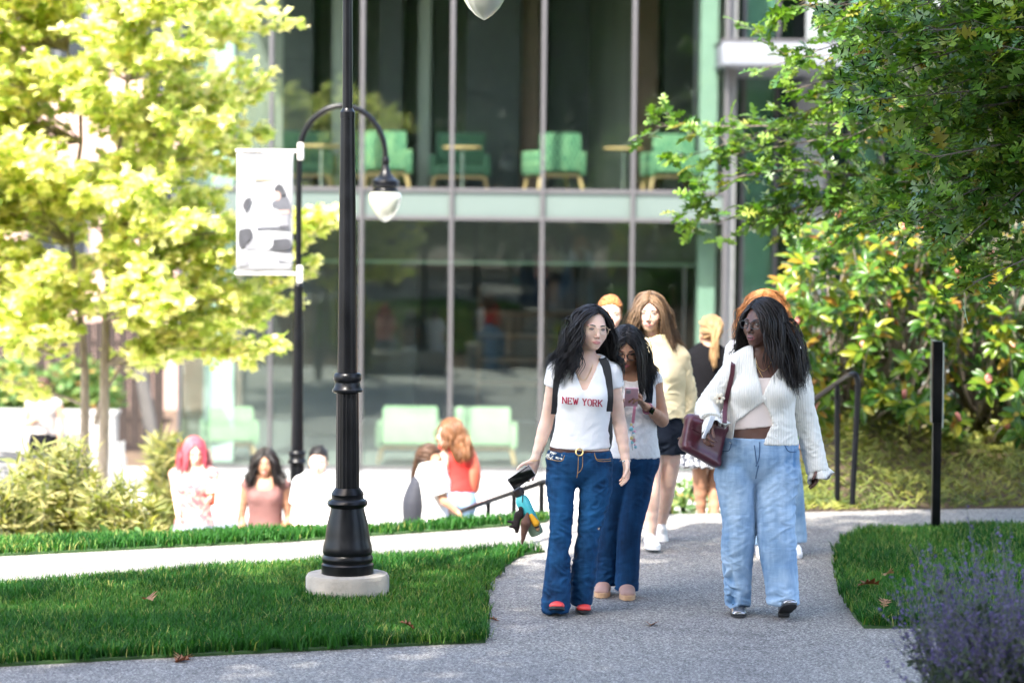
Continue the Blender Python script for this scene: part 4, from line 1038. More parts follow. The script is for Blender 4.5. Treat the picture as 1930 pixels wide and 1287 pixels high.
# ------------------------------------------------------------------ figures: smooth implicit bodies turned into meshes
class Field:
    def __init__(self):
        self.prims, self.cuts = [], []
    def copy_from(self, other, grow=0.0, pick=None):
        for q in other.prims:
            if pick is None or pick(q):
                d = dict(q); d['grow'] = d.get('grow', 0) + grow
                self.prims.append(d)
        return self
    def seg(self, p0, p1, r0, r1, k=0.02, lat=(1, 0, 0), tag='', sub=False):
        """tapered limb piece; r = radius or (half width along lat, half depth)"""
        p0 = np.array(p0[:], float); p1 = np.array(p1[:], float)
        r0 = (r0, r0) if np.isscalar(r0) else r0; r1 = (r1, r1) if np.isscalar(r1) else r1
        ax = p1 - p0; L = np.linalg.norm(ax) + 1e-9; ax = ax / L
        u = np.array(lat, float); u = u - ax * u.dot(ax)
        if np.linalg.norm(u) < 1e-4: u = perp(ax)[0]
        u /= np.linalg.norm(u); v = np.cross(ax, u)
        R = max(*r0, *r1)
        self.prims.append(dict(t='seg', p0=p0, ax=ax, L=L, u=u, v=v, r0=np.array(r0, float), r1=np.array(r1, float), k=k,
                               lo=np.minimum(p0, p1) - R, hi=np.maximum(p0, p1) + R, tag=tag, sub=sub))
        return self
    def chain(self, st, k=0.02, lat=(1, 0, 0), tag='', n=3, kin=0.004):
        """st = [(point, radius or (a, b)), ...] drawn as a smooth spline tube"""
        Q = np.array([list(p[:]) + (list(r) if not np.isscalar(r) else [r, r]) for p, r in st], float)
        S = spline(Q, n)
        for i in range(len(S) - 1):
            self.seg(S[i, :3], S[i + 1, :3], tuple(S[i, 3:]), tuple(S[i + 1, 3:]), k if i == 0 else max(kin, k * 0.35), lat, tag)
        return self
    def ell(self, c, r, R=None, k=0.02, tag='', sub=False):
        c = np.array(c[:], float); r = np.array([r] * 3 if np.isscalar(r) else r, float)
        R = np.eye(3) if R is None else np.array(R, float)
        e = np.sqrt(((R * r[None, :]) ** 2).sum(1))
        self.prims.append(dict(t='ell', c=c, r=r, R=R, k=k, lo=c - e, hi=c + e, tag=tag, sub=sub))
        return self
    def cut(self, fn):
        self.cuts.append(fn); return self
    @staticmethod
    def dist(q, X, Y, Z):
        g = q.get('grow', 0.0)
        if q['t'] == 'ell':
            R, r, c = q['R'], q['r'] + g, q['c']
            x, y, z = X - c[0], Y - c[1], Z - c[2]
            a = (x * R[0, 0] + y * R[1, 0] + z * R[2, 0]) / r[0]
            b = (x * R[0, 1] + y * R[1, 1] + z * R[2, 1]) / r[1]
            d = (x * R[0, 2] + y * R[1, 2] + z * R[2, 2]) / r[2]
            k0 = np.sqrt(a * a + b * b + d * d)
            k1 = np.sqrt((a / r[0]) ** 2 + (b / r[1]) ** 2 + (d / r[2]) ** 2) + 1e-6
            return k0 * (k0 - 1) / k1
        p, ax, u, v = q['p0'], q['ax'], q['u'], q['v']
        x, y, z = X - p[0], Y - p[1], Z - p[2]
        w = x * ax[0] + y * ax[1] + z * ax[2]
        t = np.clip(w / q['L'], 0, 1)
        a = q['r0'][0] + g + (q['r1'][0] - q['r0'][0]) * t
        b = q['r0'][1] + g + (q['r1'][1] - q['r0'][1]) * t
        cu = (x * u[0] + y * u[1] + z * u[2]) / a
        cv = (x * v[0] + y * v[1] + z * v[2]) / b
        m = np.minimum(a, b)
        we = (w - t * q['L']) / m
        return (np.sqrt(cu * cu + cv * cv + we * we) - 1) * m
    def bounds(self):
        lo = np.min([q['lo'] - q.get('grow', 0) for q in self.prims if not q['sub']], axis=0) - 0.01
        hi = np.max([q['hi'] + q.get('grow', 0) for q in self.prims if not q['sub']], axis=0) + 0.01
        return lo, hi
    def grid(self, lo, hi, h):
        n = np.maximum(4, np.ceil((hi - lo) / h).astype(int) + 1)
        xs, ys, zs = [lo[i] + h * np.arange(n[i]) for i in range(3)]
        F = np.full(n, 0.3, np.float32)
        for q in self.prims:
            m = q['k'] + 2 * h + q.get('grow', 0) + 0.004
            a = np.clip(np.floor((q['lo'] - m - lo) / h).astype(int), 0, n)
            b = np.clip(np.ceil((q['hi'] + m - lo) / h).astype(int) + 1, 0, n)
            if np.any(b <= a): continue
            sl = tuple(slice(a[i], b[i]) for i in range(3))
            D = self.dist(q, xs[sl[0]][:, None, None], ys[sl[1]][None, :, None], zs[sl[2]][None, None, :])
            A = F[sl]; k = q['k']
            if q['sub']:
                hh = np.maximum(k - np.abs(A + D), 0) / k
                F[sl] = np.maximum(A, -D) + hh * hh * k * 0.25
            else:
                hh = np.maximum(k - np.abs(A - D), 0) / k
                F[sl] = np.minimum(A, D) - hh * hh * k * 0.25
        for fn in self.cuts:
            F = np.maximum(F, fn(xs[:, None, None], ys[None, :, None], zs[None, None, :])).astype(np.float32)
        return F, lo, h
    def at(self, Q):
        X, Y, Z = Q[:, 0], Q[:, 1], Q[:, 2]
        F = np.full(len(Q), 0.3)
        for q in self.prims:
            if q['sub']: continue
            D = self.dist(q, X, Y, Z); k = q['k']
            hh = np.maximum(k - np.abs(F - D), 0) / k
            F = np.minimum(F, D) - hh * hh * k * 0.25
        return F
    def grad(self, Q, e=0.004):
        g = np.stack([self.at(Q + np.eye(3)[i] * e) - self.at(Q - np.eye(3)[i] * e) for i in range(3)], 1)
        return g / (np.linalg.norm(g, axis=1)[:, None] + 1e-9)
    def surface(self, h=0.008, fine=()):
        lo, hi = self.bounds()
        V, T = nets(*self.grid(lo, hi, h))
        Vs, Ts, n = [], [], 0
        if fine:
            C = V[T].mean(1); keep = np.ones(len(T), bool)
            for a, b, hf in fine:
                keep &= ~np.all((C > np.array(a) + h) & (C < np.array(b) - h), axis=1)
            T = T[keep]
        Vs.append(V); Ts.append(T); n = len(V)
        for a, b, hf in fine:
            v, t = nets(*self.grid(np.array(a, float), np.array(b, float), hf))
            Vs.append(v); Ts.append(t + n); n += len(v)
        V = np.concatenate(Vs); T = np.concatenate(Ts)
        used = np.unique(T); mp = np.full(len(V), -1); mp[used] = np.arange(len(used))
        return V[used], mp[T]

def spline(Q, n):
    if len(Q) < 3 or n < 2: return Q
    E = np.vstack([2 * Q[0] - Q[1], Q, 2 * Q[-1] - Q[-2]]); out = []
    for i in range(len(Q) - 1):
        p0, p1, p2, p3 = E[i:i + 4]
        for j in range(n):
            t = j / n
            out.append(0.5 * (2*p1 + (p2-p0)*t + (2*p0-5*p1+4*p2-p3)*t*t + (3*p1-p0-3*p2+p3)*t**3))
    out.append(Q[-1]); out = np.array(out)
    if Q.shape[1] > 3: out[:, 3:] = np.maximum(out[:, 3:], Q[:, 3:].min() * 0.9)
    return out

def nets(F, lo, h):
    """naive surface nets"""
    S = F < 0
    c = np.zeros(np.array(F.shape) - 1, np.uint8)
    for a in (0, 1):
        for b in (0, 1):
            for d in (0, 1):
                c += S[a:a + c.shape[0], b:b + c.shape[1], d:d + c.shape[2]]
    mx = (c > 0) & (c < 8)
    I = np.argwhere(mx)
    vid = np.full(c.shape, -1, np.int64); vid[mx] = np.arange(len(I))
    acc = np.zeros((len(I), 3)); cnt = np.zeros(len(I))
    co = [np.array(q) for q in ((0,0,0),(1,0,0),(0,1,0),(1,1,0),(0,0,1),(1,0,1),(0,1,1),(1,1,1))]
    val = [F[I[:,0]+q[0], I[:,1]+q[1], I[:,2]+q[2]] for q in co]
    for a, b in ((0,1),(2,3),(4,5),(6,7),(0,2),(1,3),(4,6),(5,7),(0,4),(1,5),(2,6),(3,7)):
        va, vb = val[a], val[b]; s = (va < 0) != (vb < 0)
        t = np.where(s, va / np.where(s, va - vb, 1), 0)
        acc += np.where(s[:, None], co[a] + (co[b] - co[a]) * t[:, None], 0); cnt += s
    V = lo + (I + acc / np.maximum(cnt, 1)[:, None]) * h
    Q = []
    for ax in range(3):
        o = [i for i in range(3) if i != ax]
        sl0 = [slice(None)] * 3; sl1 = [slice(None)] * 3
        sl0[ax] = slice(0, -1); sl1[ax] = slice(1, None)
        A, B = S[tuple(sl0)], S[tuple(sl1)]
        E = np.argwhere(A != B)
        ok = (E[:, o[0]] >= 1) & (E[:, o[1]] >= 1) & (E[:, o[0]] < F.shape[o[0]] - 1) & (E[:, o[1]] < F.shape[o[1]] - 1)
        E = E[ok]
        if not len(E): continue
        inside = A[tuple(E.T)]
        q = []
        for d0, d1 in ((1, 1), (0, 1), (0, 0), (1, 0)):
            e = E.copy(); e[:, o[0]] -= d0; e[:, o[1]] -= d1
            q.append(vid[tuple(e.T)])
        q = np.stack(q, 1)
        flip = inside if ax != 1 else ~inside
        q[~flip] = q[~flip][:, ::-1]
        Q.append(q)
    return V, np.concatenate(Q)

def vnormals(V, T):
    n = np.cross(V[T[:, 2]] - V[T[:, 0]], V[T[:, 3]] - V[T[:, 1]])
    N = np.zeros_like(V)
    for i in range(4): np.add.at(N, T[:, i], n)
    return N / (np.linalg.norm(N, axis=1)[:, None] + 1e-12)

def fold_noise(V, freq, seed=0, tilt=0.5, warp=0.035):
    """ridged, warped creases, about -1..1"""
    Q = V + warp * np.stack([vnoise(V * 7, seed + 9), vnoise(V * 7, seed + 10), vnoise(V * 7, seed + 11)], 1)
    Q = Q @ Ry(tilt).T
    Q2 = Q @ Ry(-2 * tilt).T
    f = np.array(freq, float)
    r1 = 1 - np.abs(vnoise(Q * f, seed)) * 2.4
    r2 = 1 - np.abs(vnoise(Q2 * f * 1.25, seed + 3)) * 2.4
    mk = np.clip(0.45 + 1.1 * vnoise(V * np.array([5, 5, 4]), seed + 20), 0.12, 1.25)
    return (np.maximum(r1, r2 * 0.9) * 0.8 - 0.25) * mk + 0.15 * vnoise(Q * f * 2.6, seed + 6)

def folds(V, N, amp, freq, seed=0, tilt=0.5):
    return V + N * (amp * fold_noise(V, freq, seed, tilt))[:, None]

HEAD_TAGS = ('head',)
def head_prims(f, c, M, s=1.0, jaw=1.0, nose=1.0, cheeks=1.0, lips=1.0):
    """c = point between the eyes' centres inside the head, M = 3x3 head orientation (face looks along -Y)"""
    def L(x, y, z): return c + M @ (np.array([x, y, z]) * s)
    def e(x, y, z, rx, ry, rz, k, sub=False, R=None):
        f.ell(L(x, y, z), np.array([rx, ry, rz]) * s, M if R is None else M @ R, k * s, 'head', sub)
    e(0, 0.016, 0.030, 0.073, 0.093, 0.088, 0.02)                 # skull
    e(0, -0.034, -0.022, 0.059, 0.056, 0.072, 0.04)               # face
    e(0, -0.030, -0.062, 0.049 * jaw, 0.050, 0.040, 0.03)         # jaw
    e(0, -0.066, -0.094, 0.021 * jaw, 0.017, 0.015, 0.028)        # chin
    for x in (-1, 1):
        e(x * 0.040, -0.056, -0.030, 0.021 * cheeks, 0.020, 0.021, 0.03)
        e(x * 0.030, -0.078, 0.018, 0.022, 0.009, 0.007, 0.014)   # brow
        e(x * 0.031, -0.098, -0.001, 0.017, 0.014, 0.010, 0.010, True)
        e(x * 0.0315, -0.0745, 0.000, 0.0155, 0.0125, 0.0125, 0.006) # lids
        e(x * 0.074, 0.012, -0.012, 0.007, 0.018, 0.030, 0.006, False, Rz(x * 0.35))   # ear
    f.seg(L(0, -0.086, 0.008), L(0, -0.108 - 0.002 * nose, -0.034), (0.0075 * s, 0.006 * s), (0.0095 * s * nose, 0.009 * s), 0.010 * s, M[:, 0], 'head')
    for x in (-1, 1): e(x * 0.0105 * nose, -0.096, -0.040, 0.0075 * nose, 0.008, 0.006, 0.006)
    e(0, -0.080, -0.068, 0.027, 0.013, 0.017, 0.014)              # mouth mound

def hand_prims(f, w, d, n, th, s=1.0, curl=(0.35, 0.45, 0.3), tcurl=0.3, spread=0.06, curls=None, thumb_out=0.75):
    """w wrist, d finger direction, n palm normal (side the fingers curl towards), th = +1/-1 thumb side along d x n"""
    d = np.array(d[:], float); d /= np.linalg.norm(d)
    n = np.array(n[:], float); n = n - d * n.dot(d); n /= np.linalg.norm(n)
    sd = np.cross(d, n) * th
    w = np.array(w[:], float)
    f.seg(w, w + d * 0.030 * s, (0.024 * s, 0.017 * s), (0.033 * s, 0.014 * s), 0.015, sd, 'hand')
    f.seg(w + d * 0.030 * s, w + d * 0.078 * s, (0.034 * s, 0.014 * s), (0.037 * s, 0.011 * s), 0.006, sd, 'hand')
    tips = []
    for i, (off, ln) in enumerate(((0.028, 0.074), (0.0095, 0.082), (-0.0095, 0.076), (-0.027, 0.060))):
        p = w + (d * (0.084 - 0.004 * abs(i - 1)) + sd * off) * s
        cu = curls[i] if curls else curl
        a = 0.0; fd = d + sd * spread * (off / 0.028)
        fd /= np.linalg.norm(fd)
        r = (0.0088, 0.0082, 0.0074, 0.0062)
        for j, (fr, c_) in enumerate(zip((0.44, 0.31, 0.25), cu)):
            a += c_
            q = p + (fd * math.cos(a) + n * math.sin(a)) * ln * fr * s
            f.seg(p, q, r[j] * s, r[j + 1] * s, 0.006 if j == 0 else 0.0015, sd, 'hand')
            p = q
        tips.append(p)
    p = w + (d * 0.022 + sd * 0.022 + n * 0.004) * s
    a = thumb_out
    for j, (ln, r0, r1) in enumerate(((0.042, 0.0125, 0.010), (0.032, 0.0098, 0.0088), (0.024, 0.0088, 0.0068))):
        dr = d * math.cos(a) + sd * math.sin(a) + n * (0.25 + tcurl * j)
        dr /= np.linalg.norm(dr)
        q = p + dr * ln * s
        f.seg(p, q, r0 * s, r1 * s, 0.010 if j == 0 else 0.0015, sd, 'hand')
        p = q; a -= 0.28
    tips.append(p)
    lo = w - 0.03; hi = w + 0.03
    pts = np.array([q['lo'] for q in f.prims if q['tag'] == 'hand' and np.linalg.norm(q['p0'] - w) < 0.25] + [q['hi'] for q in f.prims if q['tag'] == 'hand' and np.linalg.norm(q['p0'] - w) < 0.25])
    return pts.min(0) - 0.012, pts.max(0) + 0.012

def hair_mesh(c, M, s, field, n=260, steps=16, step=0.022, part=0.0, wave=0.012, wfreq=30.0, volume=1.0, seed=1, back=0.35, width=0.010,
              front=0.4, fall=0.35, drift=(0, 0, 0), line=0.072, pony=None, cap=True, inset=0.0, lmin=0.75, spread=0.0, clumps=90, clump=0.6):
    """locks rooted on the scalp, combed from the parting, falling over the body's own field"""
    rng = np.random.default_rng(seed)
    cc = np.array([0, 0.016, 0.032]); rr = np.array([0.079, 0.099, 0.093])
    D = rng.normal(size=(n * 6, 3)); D /= np.linalg.norm(D, axis=1)[:, None]
    Pn = cc + D * rr
    ok = (Pn[:, 2] > -0.045 + 0.0 * Pn[:, 0]) & ~((Pn[:, 1] < -0.018) & (Pn[:, 2] < line - 0.22 * np.abs(Pn[:, 0] - part)))
    D, Pn = D[ok][:n], Pn[ok][:n]
    n = len(Pn)
    lay = rng.random(n) ** 0.8
    pos = cc + D * rr * (1.0 + 0.07 * lay * volume)[:, None]
    sx = np.where(Pn[:, 0] >= part, 1.0, -1.0)
    dirv = np.stack([sx * (0.9 + 0.2 * rng.random(n)), back + 0.25 * rng.normal(size=n) - front * (Pn[:, 1] < -0.03), -0.35 + 0.1 * rng.normal(size=n)], 1)
    if pony is not None:
        pv = np.array(pony); dirv = pv - pos
    nor = D / rr; nor /= np.linalg.norm(nor, axis=1)[:, None]
    dirv -= nor * (dirv * nor).sum(1)[:, None]
    dirv /= np.linalg.norm(dirv, axis=1)[:, None]
    # to world
    Wp = lambda q: c + (q * s) @ M.T
    p = Wp(pos); d = dirv @ M.T
    path = [Wp(cc + D * rr * 0.97), p.copy()]
    off = (0.005 + 0.028 * lay * volume) * s
    L = lmin + (1 - lmin) * rng.random(n)
    hc, hr = Wp(cc), rr * s
    dr = np.array(drift, float); done = np.zeros(n, bool); out = np.sign((pos[:, 0] - part * 0.5))[:, None] * M[:, 0][None, :]
    for i in range(steps):
        g = min(1.0, fall + 0.10 * i)
        tgt = np.array([0, 0, -1.0]) + dr * min(1, i / 4) + out * spread * (1 if i > 3 else 0)
        if pony is not None:
            pc = Wp(pv)
            to = pc - p; dist = np.linalg.norm(to, axis=1)
            done |= dist < 0.035
            tg = np.where(done[:, None], np.array([0, 0.0, -1.0]) + dr + rng.normal(size=(n, 3)) * 0.1, to / (dist[:, None] + 1e-6))
            d = d * 0.35 + tg * 0.8
        else:
            d = d * (1 - 0.55 * g) + tgt * 0.55 * g + rng.normal(size=(n, 3)) * 0.05
        d /= np.linalg.norm(d, axis=1)[:, None]
        p = p + d * step * s * L[:, None]
        # keep outside the skull
        q = ((p - c) @ M) / s - cc
        k = np.linalg.norm(q / rr, axis=1); lim = 1.0 + 0.07 * lay * volume
        push = np.where(k < lim, lim / np.maximum(k, 1e-6), 1.0)
        p = Wp(cc + q * push[:, None])
        of = off * min(1.0, 0.25 + i / 7)
        f = field.at(p); bad = f < of
        if bad.any():
            gr = field.grad(p[bad]); p[bad] += gr * (of[bad] - f[bad])[:, None]
        path.append(p.copy())
    A = np.stack(path, 1)                                   # n, m, 3
    m = A.shape[1]
    A[:, 2:-1] = A[:, 2:-1] * 0.5 + 0.25 * (A[:, 1:-2] + A[:, 3:])
    A[:, 2:-1] = A[:, 2:-1] * 0.5 + 0.25 * (A[:, 1:-2] + A[:, 3:])
    gi = rng.choice(n, min(clumps, n), replace=False)
    dd = ((A[:, 6, None, :] - A[None, gi, 6, :]) ** 2).sum(-1)
    own = np.argmin(dd, 1)
    cs = clump * np.clip(np.linspace(-0.15, 1.0, m), 0, 1) ** 0.8
    A = A + (A[gi][own] - A) * cs[None, :, None]
    T = np.gradient(A, axis=1); T /= np.linalg.norm(T, axis=2)[:, :, None] + 1e-9
    rad = A - hc[None, None, :]; rad[:, :, 2] *= 0.25
    U = np.cross(T, rad); U /= np.linalg.norm(U, axis=2)[:, :, None] + 1e-9
    W = np.cross(U, T)
    t = np.linspace(0, 1, m)
    ph = (rng.random(len(gi)) * 6.28)[own] + rng.random(n) * 0.9
    amp = wave * s * np.clip(t * 3.0 - 0.6, 0, 1)[None, :]
    wv = wfreq * step * np.arange(m)[None, :]
    A = A + U * (amp * np.sin(wv + ph[:, None]))[:, :, None] + W * (0.7 * amp * np.cos(wv + ph[:, None]))[:, :, None]
    w = width * s * (0.75 + 0.5 * rng.random(n))[:, None] * np.interp(t, [0, 0.12, 0.7, 1], [0.7, 1.0, 0.85, 0.15])[None, :]
    V = np.stack([A + U * w[:, :, None], A + W * (w * 0.45)[:, :, None], A - U * w[:, :, None], A - W * (w * 0.45)[:, :, None]], 2)   # n,m,4,3
    idx = np.arange(n * m * 4).reshape(n, m, 4)
    F = []
    for k in range(4):
        k2 = (k + 1) % 4
        F.append(np.stack([idx[:, :-1, k], idx[:, :-1, k2], idx[:, 1:, k2], idx[:, 1:, k]], -1).reshape(-1, 4))
    F.append(idx[:, -1, :].reshape(-1, 4)); F.append(idx[:, 0, ::-1].reshape(-1, 4))
    tint = np.repeat(np.clip(0.6 * rng.random(len(gi))[own] + 0.4 * rng.random(n), 0, 1), m * 4)
    V = V.reshape(-1, 3); F = np.concatenate(F)
    if cap:
        fc = Field().ell(Wp(cc), rr * s * 1.012, M, 0.01)
        def cutf(X, Y, Z):
            x, y, z = X - c[0], Y - c[1], Z - c[2]
            lx = (x * M[0, 0] + y * M[1, 0] + z * M[2, 0]) / s; ly = (x * M[0, 1] + y * M[1, 1] + z * M[2, 1]) / s; lz = (x * M[0, 2] + y * M[1, 2] + z * M[2, 2]) / s
            face = np.maximum(ly + 0.012, lz - (line + 0.006 - 0.22 * np.abs(lx - part)))
            low = np.maximum(ly - 0.03, lz + 0.02)
            return np.maximum(-face, np.maximum(-low, -(lz + 0.075)))
        fc.cut(cutf)
        v, q = fc.surface(0.006)
        F = np.concatenate([F, q + len(V)]); V = np.concatenate([V, v]); tint = np.concatenate([tint, np.full(len(v), 0.3)])
    return V, F, tint

def hair_mat(name, dark, light, rough=0.38):
    m, nt, b = nodes(name)
    at = nn(nt, 'ShaderNodeAttribute', attribute_name='tint')
    nt.links.new(ramp(nt, at.outputs['Fac'], [(0.0, dark), (1.0, light)]), b.inputs['Base Color'])
    b.inputs['Roughness'].default_value = rough
    b.inputs['Specular IOR Level'].default_value = 0.34
    b.inputs['Anisotropic'].default_value = 0.5
    bump(nt, b, noise(nt, coords(nt, 'Object', (1, 1, 0.25)), 260.0, 2.0), 0.25, 0.003)
    return m

class Person:
    def __init__(self, name, label, base, h=0.008, group=None):
        self.base = np.array(base[:], float)
        self.root = thing(name, label, 'person', tuple(self.base), 0, group)
        self.f = Field(); self.h = h; self.fine = []
    def W(self, px, py, d):
        return np.array(P(px, py, d)[:]) - self.base
    def part(self, name, V, F, mat, smooth=True, attr=None, label=None):
        me = mesh_np(name, V, [F], smooth, attr)
        o = obj(name, me, mat, self.root)
        if label: o['label'] = label
        return o
    def mb(self, name, m, mat, smooth=True, parent=None):
        return m.build(name, mat, parent or self.root, smooth)
    # -------------------------------------------------------------- body
    def head(self, c, yaw=0, pitch=0, roll=0, s=1.0, neck=None, nr=0.05, fine=0.003, **kw):
        """yaw to image right, pitch downwards, roll clockwise in the image"""
        M = Rz(yaw) @ Ry(roll) @ Rx(pitch)
        self.hc, self.hM, self.hs = np.array(c, float), M, s
        head_prims(self.f, self.hc, M, s, **kw)
        if neck is not None:
            top = self.hc + M @ (np.array([0, 0.020, -0.055]) * s)
            self.f.seg(top, neck, (nr * s * 0.92, nr * s * 0.98), (nr * s * 1.05, nr * s * 1.02), 0.03, (1, 0, 0), 'neck')
        if fine:
            R = 0.135 * s
            self.fine.append((self.hc - [R, R, 0.125 * s], self.hc + [R, R, 0.135 * s], fine))
    def surf(self, x, z):
        ys = np.linspace(-0.135, -0.03, 85); F = self.f.at(np.array([self.H(x, y, z) for y in ys])); i = int(np.argmax(F < 0))
        return float(ys[i]) if F[i] < 0 else -0.09
    def H(self, x, y, z): return self.hc + self.hM @ (np.array([x, y, z]) * self.hs)
    def body(self, mat):
        V, F = self.f.surface(self.h, self.fine)
        return self.part('body', V, F, mat)
    # -------------------------------------------------------------- face details
    def face(self, lip, iris, brow, open_=0.0, glasses=None, lash=True, smile=0.0, lens=True, squint=0.0, gsize=1.0, ground=0.6, bw=0.0040):
        s = self.hs
        for x in (-1, 1):
            # eye: an almond on the lid bulge
            cx = 0.0315 * x
            V, F = [], []
            nu, nv = 12, 4
            hgt = 0.0050 * (1 - squint)
            for j in range(nv + 1):
                for i in range(nu + 1):
                    u = i / nu * 2 - 1; w = j / nv * 2 - 1
                    ax = u * 0.0135; az = w * hgt * (1 - u * u) ** 0.6 + 0.0012 * u * x
                    y = -0.0745 - 0.0130 * math.sqrt(max(0, 1 - (ax / 0.0158) ** 2 - (az / 0.0128) ** 2)) - 0.0006
                    V.append(self.H(cx + ax, y, az))
            for j in range(nv):
                for i in range(nu):
                    a = j * (nu + 1) + i; F.append((a, a + 1, a + nu + 2, a + nu + 1))
            eye = self.part('eye', V, np.array(F), MATS['eye_white'])
            m = MB(); V = []
            N = 12
            for i in range(N):
                a = 2 * math.pi * i / N; ax, az = 0.0070 * math.cos(a), min(hgt * 0.94, max(-hgt * 0.94, 0.0070 * math.sin(a)))
                y = -0.0745 - 0.0130 * math.sqrt(max(0, 1 - (ax / 0.0158) ** 2 - (az / 0.0128) ** 2)) - 0.0013
                V.append(self.H(cx + ax, y, az))
            m.add(V, [tuple(range(N))]); m.build('iris', iris, eye)
            m = MB(); pts = []
            for i in range(9):
                u = i / 8 * 2 - 1; ax = u * 0.0142; az = hgt * (1 - u * u) ** 0.6 + 0.0012 * u * x
                y = -0.0745 - 0.0130 * math.sqrt(max(0, 1 - (ax / 0.0165) ** 2 - (az / 0.0130) ** 2)) - 0.0010
                pts.append(self.H(cx + ax, y, az))
            m.tube(pts, [0.0010 * s] + [0.0021 * s] * 7 + [0.0010 * s], 5); m.build('eyelash', MATS['lash'], eye, True)
            m = MB(); pts = []
            for i in range(7):
                u = i / 6; ax = (0.013 + 0.034 * u); az = 0.0175 + 0.005 * math.sin(u * 2.4)
                y = self.surf(ax * x, az) - 0.0004
                pts.append(self.H(ax * x, y, az))
            m.tube(pts, [0.0018 * s, bw * s, bw * s, bw * s, bw * s * 0.9, 0.0022 * s, 0.0010 * s], 6); m.build('eyebrow', brow, self.root, True)
        # lips follow the mouth mound
        o = open_ * 0.5; zm = -0.0685
        f = Field(); xs = np.linspace(-0.0235, 0.0235, 11); up, lo, md = [], [], []
        for x in xs:
            q = (x / 0.0235) ** 2; w = (1.02 - q) ** 0.6
            zu = zm + (0.0034 + o) * w + 0.0006 * math.cos(x * 260) * (1 - q) + smile * q; zl = zm - (0.0046 + o) * w + smile * q; zc = zm + smile * q
            up.append((self.H(x, self.surf(x, zu) + 0.0012, zu), (0.0010 + 0.0034 * w) * s)); lo.append((self.H(x, self.surf(x, zl) + 0.0012, zl), (0.0010 + 0.0044 * w) * s)); md.append(self.H(x, self.surf(x, zc) - 0.0012, zc))
        for L in (up, lo): f.chain(L, 0.002, (1, 0, 0), n=1, kin=0.002)
        V, F = f.surface(0.0018)
        self.part('lips', V, F, lip)
        m = MB(); m.tube(md[1:-1], [0.0006 * s] + [(0.0011 + o * 1.2) * s] * 7 + [0.0006 * s], 6)
        m.build('mouth_line' if open_ == 0 else 'mouth_opening', MATS['mouth_dark'], self.root, True)
        if open_ > 0:
            m = MB()
            for i in range(-3, 4):
                x = i * 0.0044; m.bbox(self.H(x, self.surf(x, zm) - 0.0030, zm + o * 0.6), (0.0042 * s, 0.003 * s, 0.0044 * s), 0.001, self.hM)
            m.build('teeth', MATS['teeth'], self.root, True)
        # nostrils
        for x in (-1, 1):
            MB().lathe([(0.0001, -0.001), (0.0028 * s, -0.0005), (0.0028 * s, 0.001), (0.0001, 0.0015)], self.H(x * 0.0062, -0.1015, -0.0462), 8).build('nostril', MATS['mouth_dark'], self.root, True)
        if glasses is not None:
            gm, rr, hh, thick = glasses
            m = MB(); lenses = []
            for x in (-1, 1):
                ring = []
                for i in range(25):
                    a = 2 * math.pi * i / 24
                    ca, sa = math.cos(a), math.sin(a)
                    ex = 2.0 / (2.0 + ground)
                    ax = math.copysign(abs(ca) ** ex, ca) * rr; az = math.copysign(abs(sa) ** ex, sa) * hh
                    ring.append(self.H(x * 0.0345 + ax, -0.1035 + 0.35 * max(0, abs(x * 0.0345 + ax) - 0.02) ** 1.2, az - 0.004))
                m.tube(ring, thick * s, 6, False)
                lenses.append((ring[:-1], np.mean(ring[:-1], axis=0)))
                m.tube([self.H(x * (0.0345 + rr), -0.098, 0.004), self.H(x * 0.0745, -0.088, 0.006), self.H(x * 0.079, -0.02, 0.006), self.H(x * 0.080, 0.015, 0.0)], thick * s * 0.9, 6)
            m.tube([self.H(-0.0345 + rr, -0.1035, 0.002), self.H(0, -0.107, 0.006), self.H(0.0345 - rr, -0.1035, 0.002)], thick * s, 6)
            g = m.build('glasses', gm, self.root, True)
            for ring, cpt in lenses:
                MB().add(list(ring) + [cpt], [(i, (i + 1) % 24, 24) for i in range(24)]).build('lens', MATS['lens'], g, True)
    def hair(self, mat, **kw):
        V, F, t = hair_mesh(self.hc, self.hM, self.hs, self.f, **kw)
        return self.part('hair', V, F, mat, True, {'tint': t})
    # -------------------------------------------------------------- shoes
    def shoe(self, heel, toe_dir, mat, sole_mat, ln=0.25, wd=0.047, hgt=0.07, up=(0, 0, 1), sole=0.02, flat=False, trim=None):
        """heel = point on the underside at the back of the heel"""
        d = np.array(toe_dir, float); d /= np.linalg.norm(d)
        u = np.array(up, float); u -= d * u.dot(d); u /= np.linalg.norm(u)
        s = np.cross(d, u); heel = np.array(heel, float)
        f = Field()
        tp = heel + d * 0.04 + u * (hgt * 0.55)
        f.seg(heel + d * 0.04 + u * hgt * 0.5, heel + d * ln * 0.45 + u * hgt * 0.48, (wd * 0.78, hgt * 0.55), (wd * 0.88, hgt * 0.48), 0.02, s)
        f.seg(heel + d * ln * 0.45 + u * hgt * 0.45, heel + d * (ln - wd * 0.95) + u * hgt * 0.28, (wd * 0.88, hgt * 0.48), (wd * 0.93, hgt * 0.34), 0.02, s)
        if not flat:
            f.seg(heel + d * 0.05 + u * hgt * 0.6, heel + d * 0.055 + u * hgt * 1.15, (wd * 0.75, wd * 0.95), (wd * 0.72, wd * 0.9), 0.02, s)
        f.cut(lambda X, Y, Z: -((X - heel[0]) * u[0] + (Y - heel[1]) * u[1] + (Z - heel[2]) * u[2] - sole * 0.9))
        V, F = f.surface(0.006)
        sh = self.part('shoe', V, F, mat)
        poly = []
        N = 26
